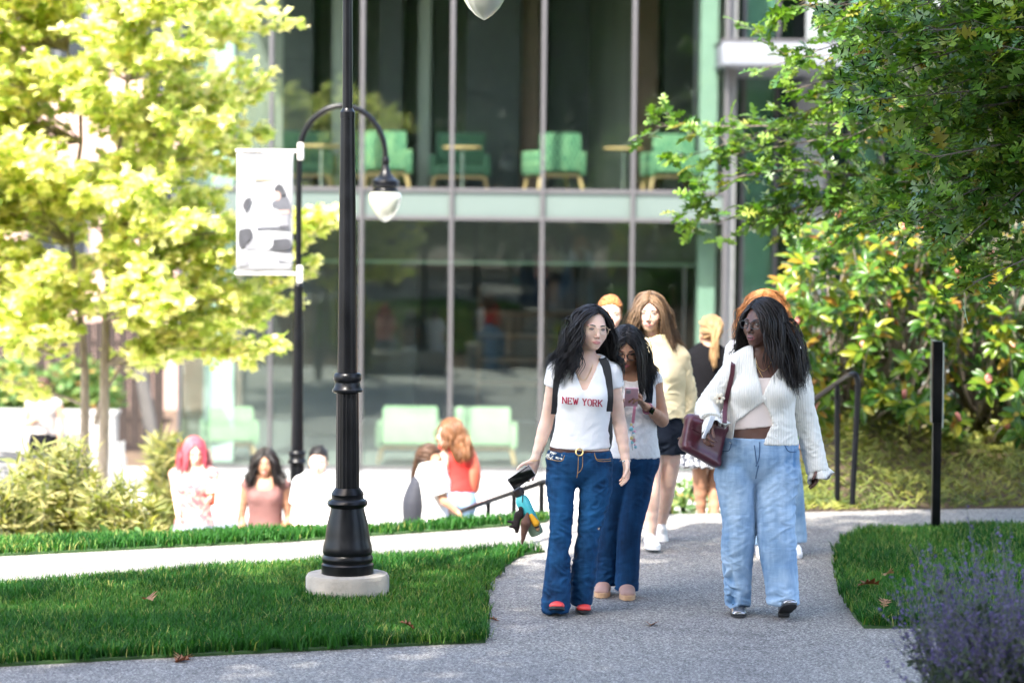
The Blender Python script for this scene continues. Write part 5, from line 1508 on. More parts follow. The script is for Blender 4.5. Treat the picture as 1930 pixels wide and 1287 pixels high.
        for i in range(N):
            a = 2 * math.pi * i / N
            t = (1 - math.cos(a)) / 2
            w = wd * (1.02 if t > 0.5 else 0.86 + 0.16 * t * 2) * (math.sin(a) ** 2) ** 0.32 * math.copysign(1, math.sin(a))
            w *= (1 - 0.14 * math.exp(-((t - 0.42) / 0.12) ** 2))
            poly.append(heel + d * (t * ln) + s * w)
        V = [p for p in poly] + [p + u * sole for p in poly]
        Fa = [tuple(range(N))[::-1], tuple(range(N, 2 * N))] + [(i, (i + 1) % N, N + (i + 1) % N, N + i) for i in range(N)]
        m = MB().add(V, Fa); m.build('sole', sole_mat, sh, True)
        return sh

def join(parts):
    Vs, Fs, n = [], [], 0
    for V, F in parts:
        Vs.append(V); Fs.append(F + n); n += len(V)
    return np.concatenate(Vs), np.concatenate(Fs)

class Drape:
    """finds points on the front (or any side) of a cloth or body surface"""
    def __init__(self, V, F):
        self.t = BVHTree.FromPolygons([tuple(v) for v in V], [tuple(int(i) for i in f) for f in F])
    def hit(self, x, z, y0=-1.5, d=(0, 1, 0), off=0.002):
        r = self.t.ray_cast(Vector((x, y0, z)), Vector(d))
        if r[0] is None: return None
        n = r[1] if r[1].dot(Vector(d)) < 0 else -r[1]
        return np.array(r[0][:]) + np.array(n[:]) * off
    def near(self, p, off=0.002):
        r = self.t.find_nearest(Vector(p))
        n = Vector(p) - r[0]
        return np.array(r[0][:]) + np.array((n.normalized() if n.length > 1e-6 else r[1])[:]) * off
    def line(self, pts, r, off=0.001, sides=5, n=14, m=None):
        Q = spline(np.array(pts, float), max(2, n // max(1, len(pts) - 1)))
        H = [self.hit(q[0], q[1], off=off) for q in Q]; H = [h for h in H if h is not None]
        m = m or MB()
        if len(H) > 1: m.tube(H, r, sides)
        return m

def strap(m, pts, width, thick, side):
    """flat band along pts; side = direction across the band at each point (or one for all)"""
    pts = np.array(pts, float); n = len(pts)
    T = np.gradient(pts, axis=0); T /= np.linalg.norm(T, axis=1)[:, None]
    S = np.array(side, float); S = np.tile(S, (n, 1)) if S.ndim == 1 else S
    S = S - T * (S * T).sum(1)[:, None]; S /= np.linalg.norm(S, axis=1)[:, None]
    N = np.cross(T, S)
    V = []
    for i in range(n):
        for a, b in ((-1, -1), (1, -1), (1, 1), (-1, 1)):
            V.append(pts[i] + S[i] * a * width / 2 + N[i] * b * thick / 2)
    F = [(4*i+k, 4*i+(k+1) % 4, 4*i+4+(k+1) % 4, 4*i+4+k) for i in range(n - 1) for k in range(4)] + [(3, 2, 1, 0), tuple(4*(n-1)+k for k in range(4))]
    return m.add(V, F)

def sleeve(sh, el, t, r0, r1, lat=(1, 0, 0), h=0.007, wall=0.0, wr=None, t2=0.0, r2=0.0, amp=0.003, seed=3, freq=(14, 14, 22)):
    """sleeve from the shoulder to fraction t of the upper arm, or on to fraction t2 of the forearm"""
    sh, el = np.array(sh, float), np.array(el, float)
    f = Field()
    if wr is None:
        e = sh + (el - sh) * t; d = (el - sh) / np.linalg.norm(el - sh)
        f.seg(sh, e + d * 0.03, r0, r1, 0.01, lat)
        end = e
    else:
        wr = np.array(wr, float); d = (wr - el) / np.linalg.norm(wr - el); end = el + (wr - el) * t2
        f.chain([(sh, r0), (sh + (el - sh) * 0.5, (np.array(r0) * 0.55 + np.array(r1) * 0.45) if not np.isscalar(r0) else r0 * 0.55 + r1 * 0.45), (el, r1), (el + (end - el) * 0.5, (r1 + r2) / 2), (end + d * 0.03, r2)], 0.01, lat, n=3)
    if wall:
        rr = r1 if wr is None else r2
        f.seg(end - d * 0.07, end + d * 0.06, rr * 0.75 - wall, rr - wall, 0.004, lat, sub=True)
    f.cut(lambda X, Y, Z: np.where((X - end[0])**2 + (Y - end[1])**2 + (Z - end[2])**2 < 0.16**2, (X - end[0]) * d[0] + (Y - end[1]) * d[1] + (Z - end[2]) * d[2], -1.0))
    V, F = f.surface(h)
    N = vnormals(V, F)
    return folds(V, N, amp, freq, seed), F

def common_person_mats():
    simple('eye_white', (0.34, 0.32, 0.31), 0.25, vary=0.03)
    simple('lash', (0.012, 0.01, 0.01), 0.6)
    simple('mouth_dark', (0.05, 0.012, 0.012), 0.6)
    simple('teeth', (0.82, 0.8, 0.75), 0.3, vary=0.03)
    simple('iris_dark', (0.02, 0.012, 0.008), 0.15)
    simple('iris_brown', (0.06, 0.03, 0.015), 0.15)
    glass_mat('lens', (0.98, 0.98, 0.98), 1.15)
common_person_mats()
# ------------------------------------------------------------------ the people on the path
def skin(name, col, rough=0.5): return simple(name, col, rough, vary=0.06, scale=25.0, sss=0.25, bmp=0.05, bscale=400, spec=0.35)
skin('skin_light', (0.74, 0.51, 0.40)); skin('skin_fair', (0.72, 0.48, 0.38)); skin('skin_tan', (0.44, 0.24, 0.155)); skin('skin_deep', (0.115, 0.058, 0.043), 0.36)
skin('skin_mid', (0.36, 0.19, 0.12))
simple('lip_pink', (0.50, 0.20, 0.18), 0.35); simple('lip_rose', (0.38, 0.10, 0.11), 0.35); simple('lip_plum', (0.22, 0.06, 0.07), 0.3)
hair_mat('hair_black', (0.004, 0.004, 0.005), (0.015, 0.013, 0.014), 0.38)
hair_mat('hair_blackbrown', (0.006, 0.005, 0.005), (0.022, 0.016, 0.015), 0.40)
hair_mat('hair_brown_blond', (0.035, 0.021, 0.013), (0.22, 0.135, 0.075), 0.45)
hair_mat('hair_blond', (0.16, 0.09, 0.04), (0.50, 0.32, 0.16), 0.42)
hair_mat('hair_auburn', (0.20, 0.07, 0.02), (0.50, 0.21, 0.07), 0.42)
hair_mat('hair_orange', (0.34, 0.11, 0.03), (0.66, 0.30, 0.10), 0.5)
hair_mat('hair_pink', (0.34, 0.03, 0.06), (0.58, 0.13, 0.15), 0.5)
hair_mat('hair_darkbrown', (0.02, 0.011, 0.007), (0.09, 0.045, 0.025), 0.4)
hair_mat('hair_midbrown', (0.08, 0.035, 0.016), (0.26, 0.12, 0.055), 0.4)
denim_mat('denim_blue', (0.0018, 0.016, 0.050), (0.016, 0.105, 0.26))
denim_mat('denim_dark', (0.0015, 0.013, 0.042), (0.011, 0.078, 0.21))
denim_mat('denim_light', (0.10, 0.21, 0.37), (0.52, 0.67, 0.82))
simple('white_cotton', (0.80, 0.80, 0.80), 0.85, vary=0.03, scale=10, bmp=0.15, bscale=120)
simple('letter_red', (0.42, 0.012, 0.055), 0.7, vary=0.2, scale=60)
simple('black_nylon', (0.012, 0.013, 0.016), 0.6, vary=0.2, bmp=0.2, bscale=300)
simple('belt_leather', (0.045, 0.014, 0.012), 0.4, vary=0.2, scale=30)
simple('brass', (0.75, 0.52, 0.22), 0.3, 1.0)
simple('gold', (0.85, 0.60, 0.28), 0.28, 1.0)
simple('silver', (0.75, 0.75, 0.77), 0.25, 1.0)
simple('red_leather', (0.72, 0.06, 0.055), 0.4, vary=0.08)
simple('black_rubber', (0.015, 0.016, 0.018), 0.6)
simple('stitch', (0.45, 0.26, 0.08), 0.8)
simple('clear_frame', (0.62, 0.45, 0.32), 0.25, vary=0.1)
simple('black_frame', (0.012, 0.012, 0.015), 0.25)

def build_torso(f, st, k=0.03):
    """st = [(centre, a, b)] from the hips up"""
    f.chain([(c, (a, b)) for c, a, b in st], k, (1, 0, 0), 'torso', n=3, kin=0.02)

def leg(f, hip, knee, ank, r=(0.085, 0.075, 0.055, 0.052, 0.034), tag='leg'):
    hip, knee, ank = map(np.array, (hip, knee, ank))
    f.chain([(hip, r[0]), (hip + (knee - hip) * 0.5, r[1]), (knee, r[2]), (knee + (ank - knee) * 0.35 + [0, 0.008, 0], r[3]), (ank, r[4])], 0.04, tag=tag)

def arm(f, sh, el, wr, r=(0.047, 0.040, 0.034, 0.035, 0.024), tag='arm', k=0.03):
    sh, el, wr = map(np.array, (sh, el, wr))
    f.chain([(sh, r[0]), (sh + (el - sh) * 0.5, r[1]), (el, r[2]), (el + (wr - el) * 0.3, r[3]), (wr, (r[4], r[4] * 0.85))], k, tag=tag)

def trousers(p, torso, legs, top_z, hems, mat, name='jeans', amp=0.013, seed=1, freq=(11, 11, 24), grow=0.006, wear_and_shade=None, h=0.0065, tilt=0.0):
    """torso stations up to the waist, legs = [[(pt, (a, b)), ...], ...]"""
    f = Field()
    f.chain([(c, (a + grow, b + grow)) for c, a, b in torso], 0.03, (1, 0, 0), 'torso', n=3, kin=0.02)
    for L in legs: f.chain(L, 0.018, (1, 0, 0), 'leg', n=4, kin=0.012)
    xm = 0.5 * (legs[0][-1][0][0] + legs[1][-1][0][0])
    hl, hr = (hems if legs[0][-1][0][0] < legs[1][-1][0][0] else hems[::-1])
    f.cut(lambda X, Y, Z: Z - top_z - tilt * Y + 0 * X)
    f.cut(lambda X, Y, Z: np.where(X < xm, hl, hr) - Z + 0 * Y)
    V, F = f.surface(h); N = vnormals(V, F)
    a = amp * (0.45 + 0.55 * np.clip((top_z - V[:, 2]) / 0.35, 0, 1))
    lowz = np.where(V[:, 0] < xm, hl, hr)
    a = a * (1 + 0.5 * np.exp(-((V[:, 2] - lowz) / 0.10) ** 2))
    n1 = fold_noise(V, freq, seed)
    V2 = V + N * (a * n1)[:, None]
    w = 0.17 * n1  # faded ridges and crease shade, both put into the colour along the folds
    if wear_and_shade is not None: w = w + wear_and_shade(V, N)
    return p.part(name, V2, F, mat, True, {'wear_and_shade': w}), V2, F

LETTERS = {
 'N': [[(0, 0), (0, 7)], [(0, 7), (4, 0)], [(4, 0), (4, 7)], [(-.8, 7), (.4, 7)], [(-.8, 0), (.8, 0)], [(3.2, 7), (4.8, 7)]],
 'E': [[(0, 0), (0, 7)], [(-.8, 7), (3.6, 7)], [(-.8, 0), (3.6, 0)], [(0, 3.6), (2.4, 3.6)], [(3.6, 7), (3.6, 5.6)], [(3.6, 0), (3.6, 1.4)], [(2.4, 4.3), (2.4, 2.9)]],
 'W': [[(0, 7), (1.4, 0)], [(1.4, 0), (2.6, 6)], [(2.6, 6), (3.8, 0)], [(3.8, 0), (5.2, 7)], [(-.8, 7), (.9, 7)], [(4.3, 7), (6, 7)]],
 'Y': [[(0, 7), (2, 3.2)], [(4, 7), (2, 3.2)], [(2, 3.2), (2, 0)], [(-.8, 7), (.9, 7)], [(3.1, 7), (4.8, 7)], [(1.1, 0), (2.9, 0)]],
 'O': [[(1.2, 0), (2.8, 0)], [(2.8, 0), (4, 1.6)], [(4, 1.6), (4, 5.4)], [(4, 5.4), (2.8, 7)], [(2.8, 7), (1.2, 7)], [(1.2, 7), (0, 5.4)], [(0, 5.4), (0, 1.6)], [(0, 1.6), (1.2, 0)]],
 'R': [[(0, 0), (0, 7)], [(-.8, 7), (2.8, 7)], [(2.8, 7), (3.8, 6)], [(3.8, 6), (3.8, 4.4)], [(3.8, 4.4), (2.8, 3.4)], [(2.8, 3.4), (0, 3.4)], [(2, 3.4), (3.9, 0)], [(-.8, 0), (.9, 0)], [(3.3, 0), (4.7, 0)]],
 'K': [[(0, 0), (0, 7)], [(3.9, 7), (0, 2.8)], [(1.3, 4.2), (3.9, 0)], [(-.8, 7), (.9, 7)], [(-.8, 0), (.9, 0)], [(3.1, 7), (4.7, 7)], [(3.1, 0), (4.7, 0)]]}
ADV = {'N': 6.0, 'E': 5.4, 'W': 7.0, 'Y': 5.8, 'O': 5.6, 'R': 5.8, 'K': 5.6, ' ': 3.4}

def lettering(text, org, scale, drape, m, wd=1.05, slope=0.0):
    x = 0
    for ch in text:
        for a, b in LETTERS.get(ch, []):
            a, b = np.array(a, float), np.array(b, float)
            d = b - a; L = np.linalg.norm(d); d /= L
            w = wd * (0.62 if abs(d[1]) < 0.1 else 1.0) / 2
            nr = np.array([-d[1], d[0]]) * w
            N = max(1, int(L / 1.2)); V, F = [], []
            for i in range(N + 1):
                for sg in (-1, 1):
                    q = a + d * L * i / N + nr * sg
                    X = org[0] + (q[0] + x) * scale; Z = org[1] + q[1] * scale + slope * (q[0] + x) * scale
                    h = drape.hit(X, Z, off=0.0022)
                    V.append(h if h is not None else np.array([X, 0, Z]))
            for i in range(N): F.append((2*i, 2*i+1, 2*i+3, 2*i+2))
            m.add(V, F)
        x += ADV[ch]
    return m

def ring_band(c, a, b, hgt, thick, n=48, tilt=0.0, ex=2.0):
    V, F = [], []
    for i in range(n):
        t = 2 * math.pi * i / n; ct, st = math.cos(t), math.sin(t)
        for da, dz in ((0, -hgt/2), (thick, -hgt/2), (thick, hgt/2), (0, hgt/2)):
            V.append((c[0] + (a + da) * ct, c[1] + (b + da) * st, c[2] + dz + tilt * (b * st)))
    for i in range(n):
        j = (i + 1) % n
        for k in range(4): F.append((4*i+k, 4*i+(k+1) % 4, 4*j+(k+1) % 4, 4*j+k))
    return V, F

# ---- woman in the white tee with red letters
def woman_tee():
    D = 13.03
    base = G(1078, 1158)
    p = Person('person', 'young woman in white NEW YORK tee, flared blue jeans and red shoes, phone in hand', base)
    W = lambda x, y, dy=0.0: p.W(x, y, D + dy)
    f = p.f
    st = [(W(1091, 893), 0.168, 0.110), (W(1092, 866), 0.162, 0.108), (W(1094, 840), 0.140, 0.092), (W(1097, 806), 0.128, 0.084), (W(1099, 770), 0.132, 0.092), (W(1100, 742), 0.138, 0.096), (W(1100, 716), 0.140, 0.086), (W(1100, 694), 0.118, 0.062), (W(1101, 680), 0.060, 0.052)]
    build_torso(f, st[1:])
    for x in (1079, 1122): f.ell(W(x, 748, -0.062), (0.060, 0.052, 0.056), None, 0.03, 'torso')
    shL, elL, wrL = W(1050, 702, 0.01), W(1031, 792, 0.05), W(1009, 866, 0.0)
    shR, elR, wrR = W(1152, 706, 0.01), W(1167, 792, 0.03), W(1179, 864, -0.04)
    arm(f, shL, elL, wrL); arm(f, shR, elR, wrR)
    f.seg(W(1072, 684, 0.01), shL, 0.040, 0.044, 0.03, (1, 0, 0), 'torso'); f.seg(W(1130, 685, 0.01), shR, 0.040, 0.044, 0.03, (1, 0, 0), 'torso')
    hipL, knL, anL = W(1061, 893, 0), W(1058, 1010, -0.06), W(1052, 1128, -0.10)
    hipR, knR, anR = W(1122, 893, 0), W(1112, 1010, -0.04), W(1099, 1126, 0.06)
    cl = (0.065, 0.055, 0.042, 0.040, 0.032)
    leg(f, hipL, knL, anL, cl); leg(f, hipR, knR, anR, cl)
    p.head(W(1115, 619, -0.01), yaw=0.34, pitch=0.03, roll=0.07, s=1.0, neck=W(1099, 684, 0.02), nr=0.047)
    p.fine.append((*hand_prims(f, wrL, (-0.38, 0.05, -0.92), (0.05, -1, -0.1), 1, 0.95, curl=(0.35, 0.75, 0.8), thumb_out=0.95, tcurl=0.35), 0.0035))
    p.fine.append((*hand_prims(f, wrR, (0.10, -0.08, -1), (-0.9, -0.35, 0), -1, 0.95, curl=(0.30, 0.45, 0.3), thumb_out=0.5), 0.0035))
    p.body(MATS['skin_light'])
    p.face(MATS['lip_pink'], MATS['iris_dark'], MATS['lash'], open_=0.0, glasses=(MATS['clear_frame'], 0.026, 0.022, 0.0016), ground=0.4, smile=0.001)
    # tee
    s = Field().copy_from(f, 0.007, lambda q: q['tag'] == 'torso')
    zb, zt = W(1095, 846)[2], W(1100, 690)[2]
    nk = W(1101, 688)
    vb = W(1099, 733)[2]
    s.cut(lambda X, Y, Z: zb + 0.06 * np.abs(X - st[2][0][0]) ** 1 - Z + 0 * Y)
    s.cut(lambda X, Y, Z: -np.maximum(np.maximum(np.abs(X - nk[0] - 0.002) - 0.012 - 0.42 * np.clip(Z - vb, 0, 1), Y - nk[1]), vb - Z))
    s.cut(lambda X, Y, Z: -(np.sqrt(((X - nk[0]) / 1.15) ** 2 + ((Y - nk[1] + 0.005)) ** 2 + ((Z - nk[2] - 0.03) * 1.0) ** 2) - 0.066))
    V, F = s.surface(0.007); N = vnormals(V, F)
    lowf = np.clip((zt - V[:, 2] - 0.10) / 0.2, 0.15, 1)
    V = V + N * (0.012 * fold_noise(V, (10, 10, 26), 21) * lowf)[:, None]
    a1 = sleeve(shL + [0.008, 0, 0.004], elL, 0.30, 0.068, 0.062); a2 = sleeve(shR + [-0.008, 0, 0.004], elR, 0.30, 0.068, 0.062, seed=8)
    V, F = join([(V, F), a1, a2])
    p.part('tee_shirt', V, F, MATS['white_cotton'])
    dr = Drape(V, F)
    p.tee_drape = dr
    o = W(1060, 757); e = W(1134, 763)
    sca = (e[0] - o[0]) / 43.6
    lettering('NEW YORK', (o[0], o[2]), sca, dr, m := MB(), 1.15, (e[2] - o[2]) / (e[0] - o[0])); m.build('lettering', MATS['letter_red'], p.root)
    # jeans
    jst = [(W(1091, 878), 0.160, 0.108), st[1], (W(1094, 838), 0.140, 0.094)]
    LL = [(W(1059, 893, 0.0), (0.084, 0.098)), (W(1057, 930, -0.02), (0.070, 0.088)), (W(1058, 985, -0.05), (0.058, 0.068)), (W(1054, 1031, -0.065), (0.056, 0.066)), (W(1051, 1074, -0.075), (0.063, 0.076)), (W(1049, 1117, -0.09), (0.069, 0.090)), (W(1049, 1155, -0.09), (0.072, 0.100))]
    LR = [(W(1122, 893, 0.0), (0.086, 0.098)), (W(1121, 930, -0.01), (0.082, 0.088)), (W(1113, 985, -0.02), (0.062, 0.070)), (W(1106, 1031, -0.02), (0.058, 0.068)), (W(1101, 1074, 0.0), (0.064, 0.076)), (W(1096, 1120, 0.03), (0.058, 0.090)), (W(1095, 1155, 0.05), (0.058, 0.100))]
    def wear_and_shade(V, N):
        fr = np.clip(-N[:, 1], 0, 1)
        zc = W(1090, 960)[2]
        return 0.16 * fr * np.exp(-((V[:, 2] - zc) / 0.13) ** 2) - 0.02
    j, JV, JF = trousers(p, jst, (LL, LR), W(1090, 849)[2], (W(1052, 1146)[2], W(1098, 1139)[2]), MATS['denim_blue'], seed=4, wear_and_shade=wear_and_shade)
    jd = Drape(JV, JF)
    zz = lambda x, y: (lambda q: (q[0], q[2]))(W(x, y, -0.1))
    m = MB()
    jd.line([zz(1090, 856), zz(1089, 885), zz(1087, 900)], 0.0016, m=m); jd.line([zz(1098, 856), zz(1097, 880), zz(1088, 892)], 0.0014, m=m)
    jd.line([zz(1120, 856), zz(1127, 868), zz(1152, 870)], 0.0016, m=m); jd.line([zz(1064, 858), zz(1058, 868), zz(1032, 866)], 0.0016, m=m)
    jd.line([zz(1120, 853), zz(1126, 865), zz(1152, 866)], 0.0012, m=m)
    o_ = m.build('stitching', MATS['stitch'], j, True); o_['kind'] = 'stuff'
    m = MB()
    rng = random.Random(5)
    for i in range(22):
        x, y = rng.uniform(1031, 1060), rng.uniform(853, 864)
        jd.line([zz(x, y), zz(x + rng.uniform(-4, 4), y + rng.uniform(-3, 3)), zz(x + rng.uniform(-7, 7), y + rng.uniform(-5, 5))], 0.0017, m=m, n=6)
    m.build('pocket_embroidery', simple('embroidery', (0.55, 0.55, 0.50), 0.8, vary=0.5, scale=90), j, True)['kind'] = 'stuff'
    # belt
    bc = W(1093, 849)
    V, F = ring_band(bc, 0.156, 0.107, 0.030, 0.008, tilt=0.05)
    V = np.array(V); V[:, 2] -= 0.05 * (V[:, 0] - bc[0])
    m = MB().add(V, F); bl = m.build('belt', MATS['belt_leather'], p.root, True)
    q = W(1093, 852, -0.128)
    m = MB(); m.tube([q + np.array([0.019 * math.cos(a) - 0.003, 0.004 * math.sin(a), 0.018 * math.sin(a)]) for a in np.linspace(0, 2 * math.pi, 21)], 0.0042, 8, False); m.build('buckle', MATS['brass'], bl, True)
    # shoes
    hb = anL + np.array([0.0, 0.045, 0]); hb[2] = 0.004
    p.shoe(hb, (-0.06, -1, 0.26), MATS['red_leather'], MATS['black_rubber'], 0.235, 0.043, 0.062, (0, 0, 1), 0.012, True)
    hb = anR + np.array([-0.004, 0.06, 0]); hb[2] = 0.012
    p.shoe(hb, (0.02, -1, 0.0), MATS['red_leather'], MATS['black_rubber'], 0.235, 0.043, 0.060, (0, 0, 1), 0.010, True)
    # hair
    p.hair(MATS['hair_black'], n=3000, steps=19, step=0.024, part=0.008, wave=0.017, wfreq=38.0, volume=1.5, seed=3, back=0.55, width=0.0031, clumps=130, clump=0.5, front=0.0, fall=0.30, spread=0.10, line=0.084)
    # jewellery
    bd = Drape(*p.f.surface(0.010))
    m = MB(); bd.line([zz(1080, 688), zz(1090, 708), zz(1100, 717), zz(1110, 706), zz(1118, 688)], 0.0014, off=0.002, m=m); m.build('necklace', MATS['gold'], p.root, True)
    m = MB(); c0 = p.H(-0.079, 0.0, -0.045); m.tube([c0 + np.array([0, 0.009 * math.cos(a), 0.011 * math.sin(a)]) for a in np.linspace(0, 6.28, 13)], 0.002, 6, False); m.build('earring', MATS['gold'], p.root, True)
    V, F = ring_band(wrR - np.array([0, 0, 0.012]), 0.026, 0.025, 0.008, 0.004, 20); MB().add(V, F).build('bracelet', MATS['silver'], p.root, True)
    V, F = ring_band(wrL - np.array([0.004, 0, 0.002]), 0.026, 0.025, 0.004, 0.003, 20); MB().add(V, F).build('bracelet', MATS['gold'], p.root, True)
    # backpack
    b = thing('backpack', 'black backpack worn by the woman in the white tee with red letters', 'backpack', tuple(p.base))
    m = MB()
    for xs in ([(1064, 678), (1056, 692), (1052, 720), (1050, 760), (1046, 806)], [(1136, 680), (1143, 694), (1146, 720), (1147, 750), (1146, 776)]):
        pts = []
        for q in spline(np.array([zz(*x) for x in xs]), 4):
            h = dr.hit(q[0], q[1], off=0.005)
            if h is not None: pts.append(h)
        top = pts[0] + np.array([0, 0.06, 0.012]); pts = [top + np.array([0, 0.07, -0.03]), top] + pts
        m = MB(); strap(m, pts, 0.044, 0.010, (1, 0, 0)); m.build('shoulder_strap', MATS['black_nylon'], b, True)
    m = MB(); pts = [h for h in (dr.hit(*zz(x, y), off=0.004) for x, y in ((1146, 774), (1148, 795), (1151, 815), (1153, 832))) if h is not None]
    if len(pts) > 2: strap(m, pts + [pts[-1] + np.array([0.01, 0.1, 0])], 0.022, 0.004, (1, 0, 0)); m.build('webbing', MATS['black_nylon'], b)
    fb = Field(); c = W(1096, 772, 0.20)
    fb.chain([(c + [0, 0.0, -0.19], (0.17, 0.075)), (c + [0, 0.01, -0.05], (0.165, 0.085)), (c + [0, -0.005, 0.12], (0.14, 0.06)), (c + [0, -0.01, 0.17], (0.10, 0.04))], 0.03, (1, 0, 0))
    V, F = fb.surface(0.012); obj('pack', mesh_np('pack', V, [F]), MATS['black_nylon'], b)
    # phone in hand
    ph = thing('phone', 'black phone held by the woman in the white tee with red letters', 'phone', tuple(p.base))
    a0, a1 = W(1004, 885, -0.045), W(962, 914, -0.055)
    ax = a1 - a0; ln = np.linalg.norm(ax); ax /= ln
    yv = np.array([0.06, -1, 0.22]); yv -= ax * yv.dot(ax); yv /= np.linalg.norm(yv); zv = np.cross(ax, yv)
    R = np.stack([ax, yv, zv], 1)
    c = (a0 + a1) / 2
    bo = MB().bbox(c, (ln, 0.010, 0.072), 0.004, R).build('case', simple('phone_case', (0.35, 0.34, 0.36), 0.4), ph, True)
    MB().bbox(c + yv * 0.0055, (ln - 0.008, 0.002, 0.065), 0.0008, R).build('screen', simple('phone_screen', (0.004, 0.004, 0.005), 0.08), ph, True)
    # bottle with charms
    bt = thing('water_bottle', 'turquoise and sage water bottle with dark lid hanging below the held black phone', 'bottle', tuple(p.base))
    t0, t1 = W(976, 924, -0.02), W(1013, 1008, -0.02)
    bx = t1 - t0; L = np.linalg.norm(bx); bx /= L; u, v = perp(bx)
    def axis_lathe(prof, mat, name, par):
        V = []; F = []; S = 20
        for r, z in prof:
            for k in range(S):
                a = 2 * math.pi * k / S; V.append(t0 + bx * z * L + (u * math.cos(a) + v * math.sin(a)) * r)
        for i in range(len(prof) - 1):
            for k in range(S): F.append((i*S+k, i*S+(k+1) % S, (i+1)*S+(k+1) % S, (i+1)*S+k))
        F += [tuple(range(S))[::-1], tuple((len(prof)-1)*S + k for k in range(S))]
        return MB().add(V, F).build(name, mat, par, True)
    body = axis_lathe([(0.022, 0.12), (0.034, 0.18), (0.038, 0.26), (0.038, 0.93), (0.034, 0.985), (0.02, 1.0)], None, 'bottle', bt)
    m_, nt, bb = nodes('bottle_paint')
    tc = nn(nt, 'ShaderNodeTexCoord'); sp = nn(nt, 'ShaderNodeSeparateXYZ'); nt.links.new(tc.outputs['Generated'], sp.inputs[0])
    nt.links.new(ramp(nt, sp.outputs[2], [(0.1, (0.30, 0.40, 0.26)), (0.38, (0.30, 0.46, 0.34)), (0.5, (0.05, 0.48, 0.52)), (1.0, (0.12, 0.60, 0.62))]), bb.inputs['Base Color']); bb.inputs['Roughness'].default_value = 0.4
    body.data.materials.append(m_)
    axis_lathe([(0.026, -0.04), (0.031, -0.02), (0.031, 0.09), (0.024, 0.12)], simple('lid_brown', (0.035, 0.022, 0.02), 0.4), 'lid', bt)
    m = MB(); m.tube([t0 + [0.004, -0.03, 0.0], t0 + [0.012, -0.045, 0.035], wrL + [-0.035, -0.06, -0.105], t0 + [0.03, -0.03, 0.01], t0 + [0.024, -0.04, -0.06]], 0.0022, 6); m.build('cord', MATS['black_nylon'], bt, True)
    def plush(name, label, parts):
        g = thing(name, label, 'key charm', tuple(p.base), group='charms hanging from the bottle cord')
        for nm, mt, prims in parts:
            ff = Field()
            for q in prims: ff.seg(W(*q[0]), W(*q[1]), q[2], q[3], 0.012)
            V, F = ff.surface(0.004); N = vnormals(V, F); V = V + N * (0.0016 * vnoise(V * 180, 3))[:, None]
            obj(nm, mesh_np(nm, V, [F]), mt, g)
        return g
    dk = simple('plush_dark', (0.022, 0.014, 0.012), 0.9, bmp=0.5, bscale=400); br = simple('plush_brown', (0.12, 0.055, 0.035), 0.8, bmp=0.4, bscale=300); yl = simple('plush_yellow', (0.75, 0.36, 0.01), 0.8)
    plush('plush_charm', 'small dark brown plush animal charm beside the bottle', [('plush_body', dk, [((976, 970, -0.06), (973, 990, -0.06), 0.020, 0.018), ((970, 985, -0.065), (958, 982, -0.065), 0.008, 0.007), ((972, 992, -0.065), (962, 992, -0.065), 0.008, 0.007), ((975, 995, -0.06), (974, 1001, -0.06), 0.011, 0.010), ((983, 972, -0.06), (981, 958, -0.06), 0.013, 0.012)])])
    plush('leather_pouch', 'long tapering brown leather pouch charm in front of the bottle', [('pouch', br, [((994, 968, -0.075), (991, 985, -0.075), 0.008, 0.026), ((991, 985, -0.075), (984, 1024, -0.075), 0.026, 0.006)])])
    plush('doll_charm', 'little yellow coated doll charm hanging upside down on the bottle', [('doll_coat', yl, [((1001, 972, -0.072), (1010, 986, -0.072), 0.013, 0.020)]), ('doll_collar', dk, [((1010, 988, -0.072), (1012, 992, -0.072), 0.014, 0.013)]), ('doll_head', simple('doll_skin', (0.42, 0.24, 0.12), 0.6), [((1013, 994, -0.072), (1014, 998, -0.072), 0.011, 0.010)])])
    return p

def front_open(zs, ls, rs, ymid):
    """opening in a garment's front between x = ls(z) and rs(z)"""
    o = np.argsort(zs); zs, ls, rs = np.array(zs)[o], np.array(ls)[o], np.array(rs)[o]
    def fn(X, Y, Z):
        l = np.interp(Z, zs, ls, left=9, right=9); r = np.interp(Z, zs, rs, left=-9, right=-9)
        return -np.maximum(np.maximum(l - X, X - r), Y - ymid)
    return fn

def knit_mat(name, col):
    m, nt, b = nodes(name)
    v = coords(nt)
    w = nn(nt, 'ShaderNodeTexWave', wave_type='BANDS', bands_direction='X'); w.inputs['Scale'].default_value = 34.0; w.inputs['Distortion'].default_value = 1.2; w.inputs['Detail'].default_value = 1.0
    nt.links.new(v, w.inputs['Vector'])
    nt.links.new(ramp(nt, w.outputs[1], [(0.0, [c * 0.88 for c in col]), (0.6, col)]), b.inputs['Base Color'])
    b.inputs['Roughness'].default_value = 0.9
    bump(nt, b, w.outputs[1], 0.5, 0.004)
    return m

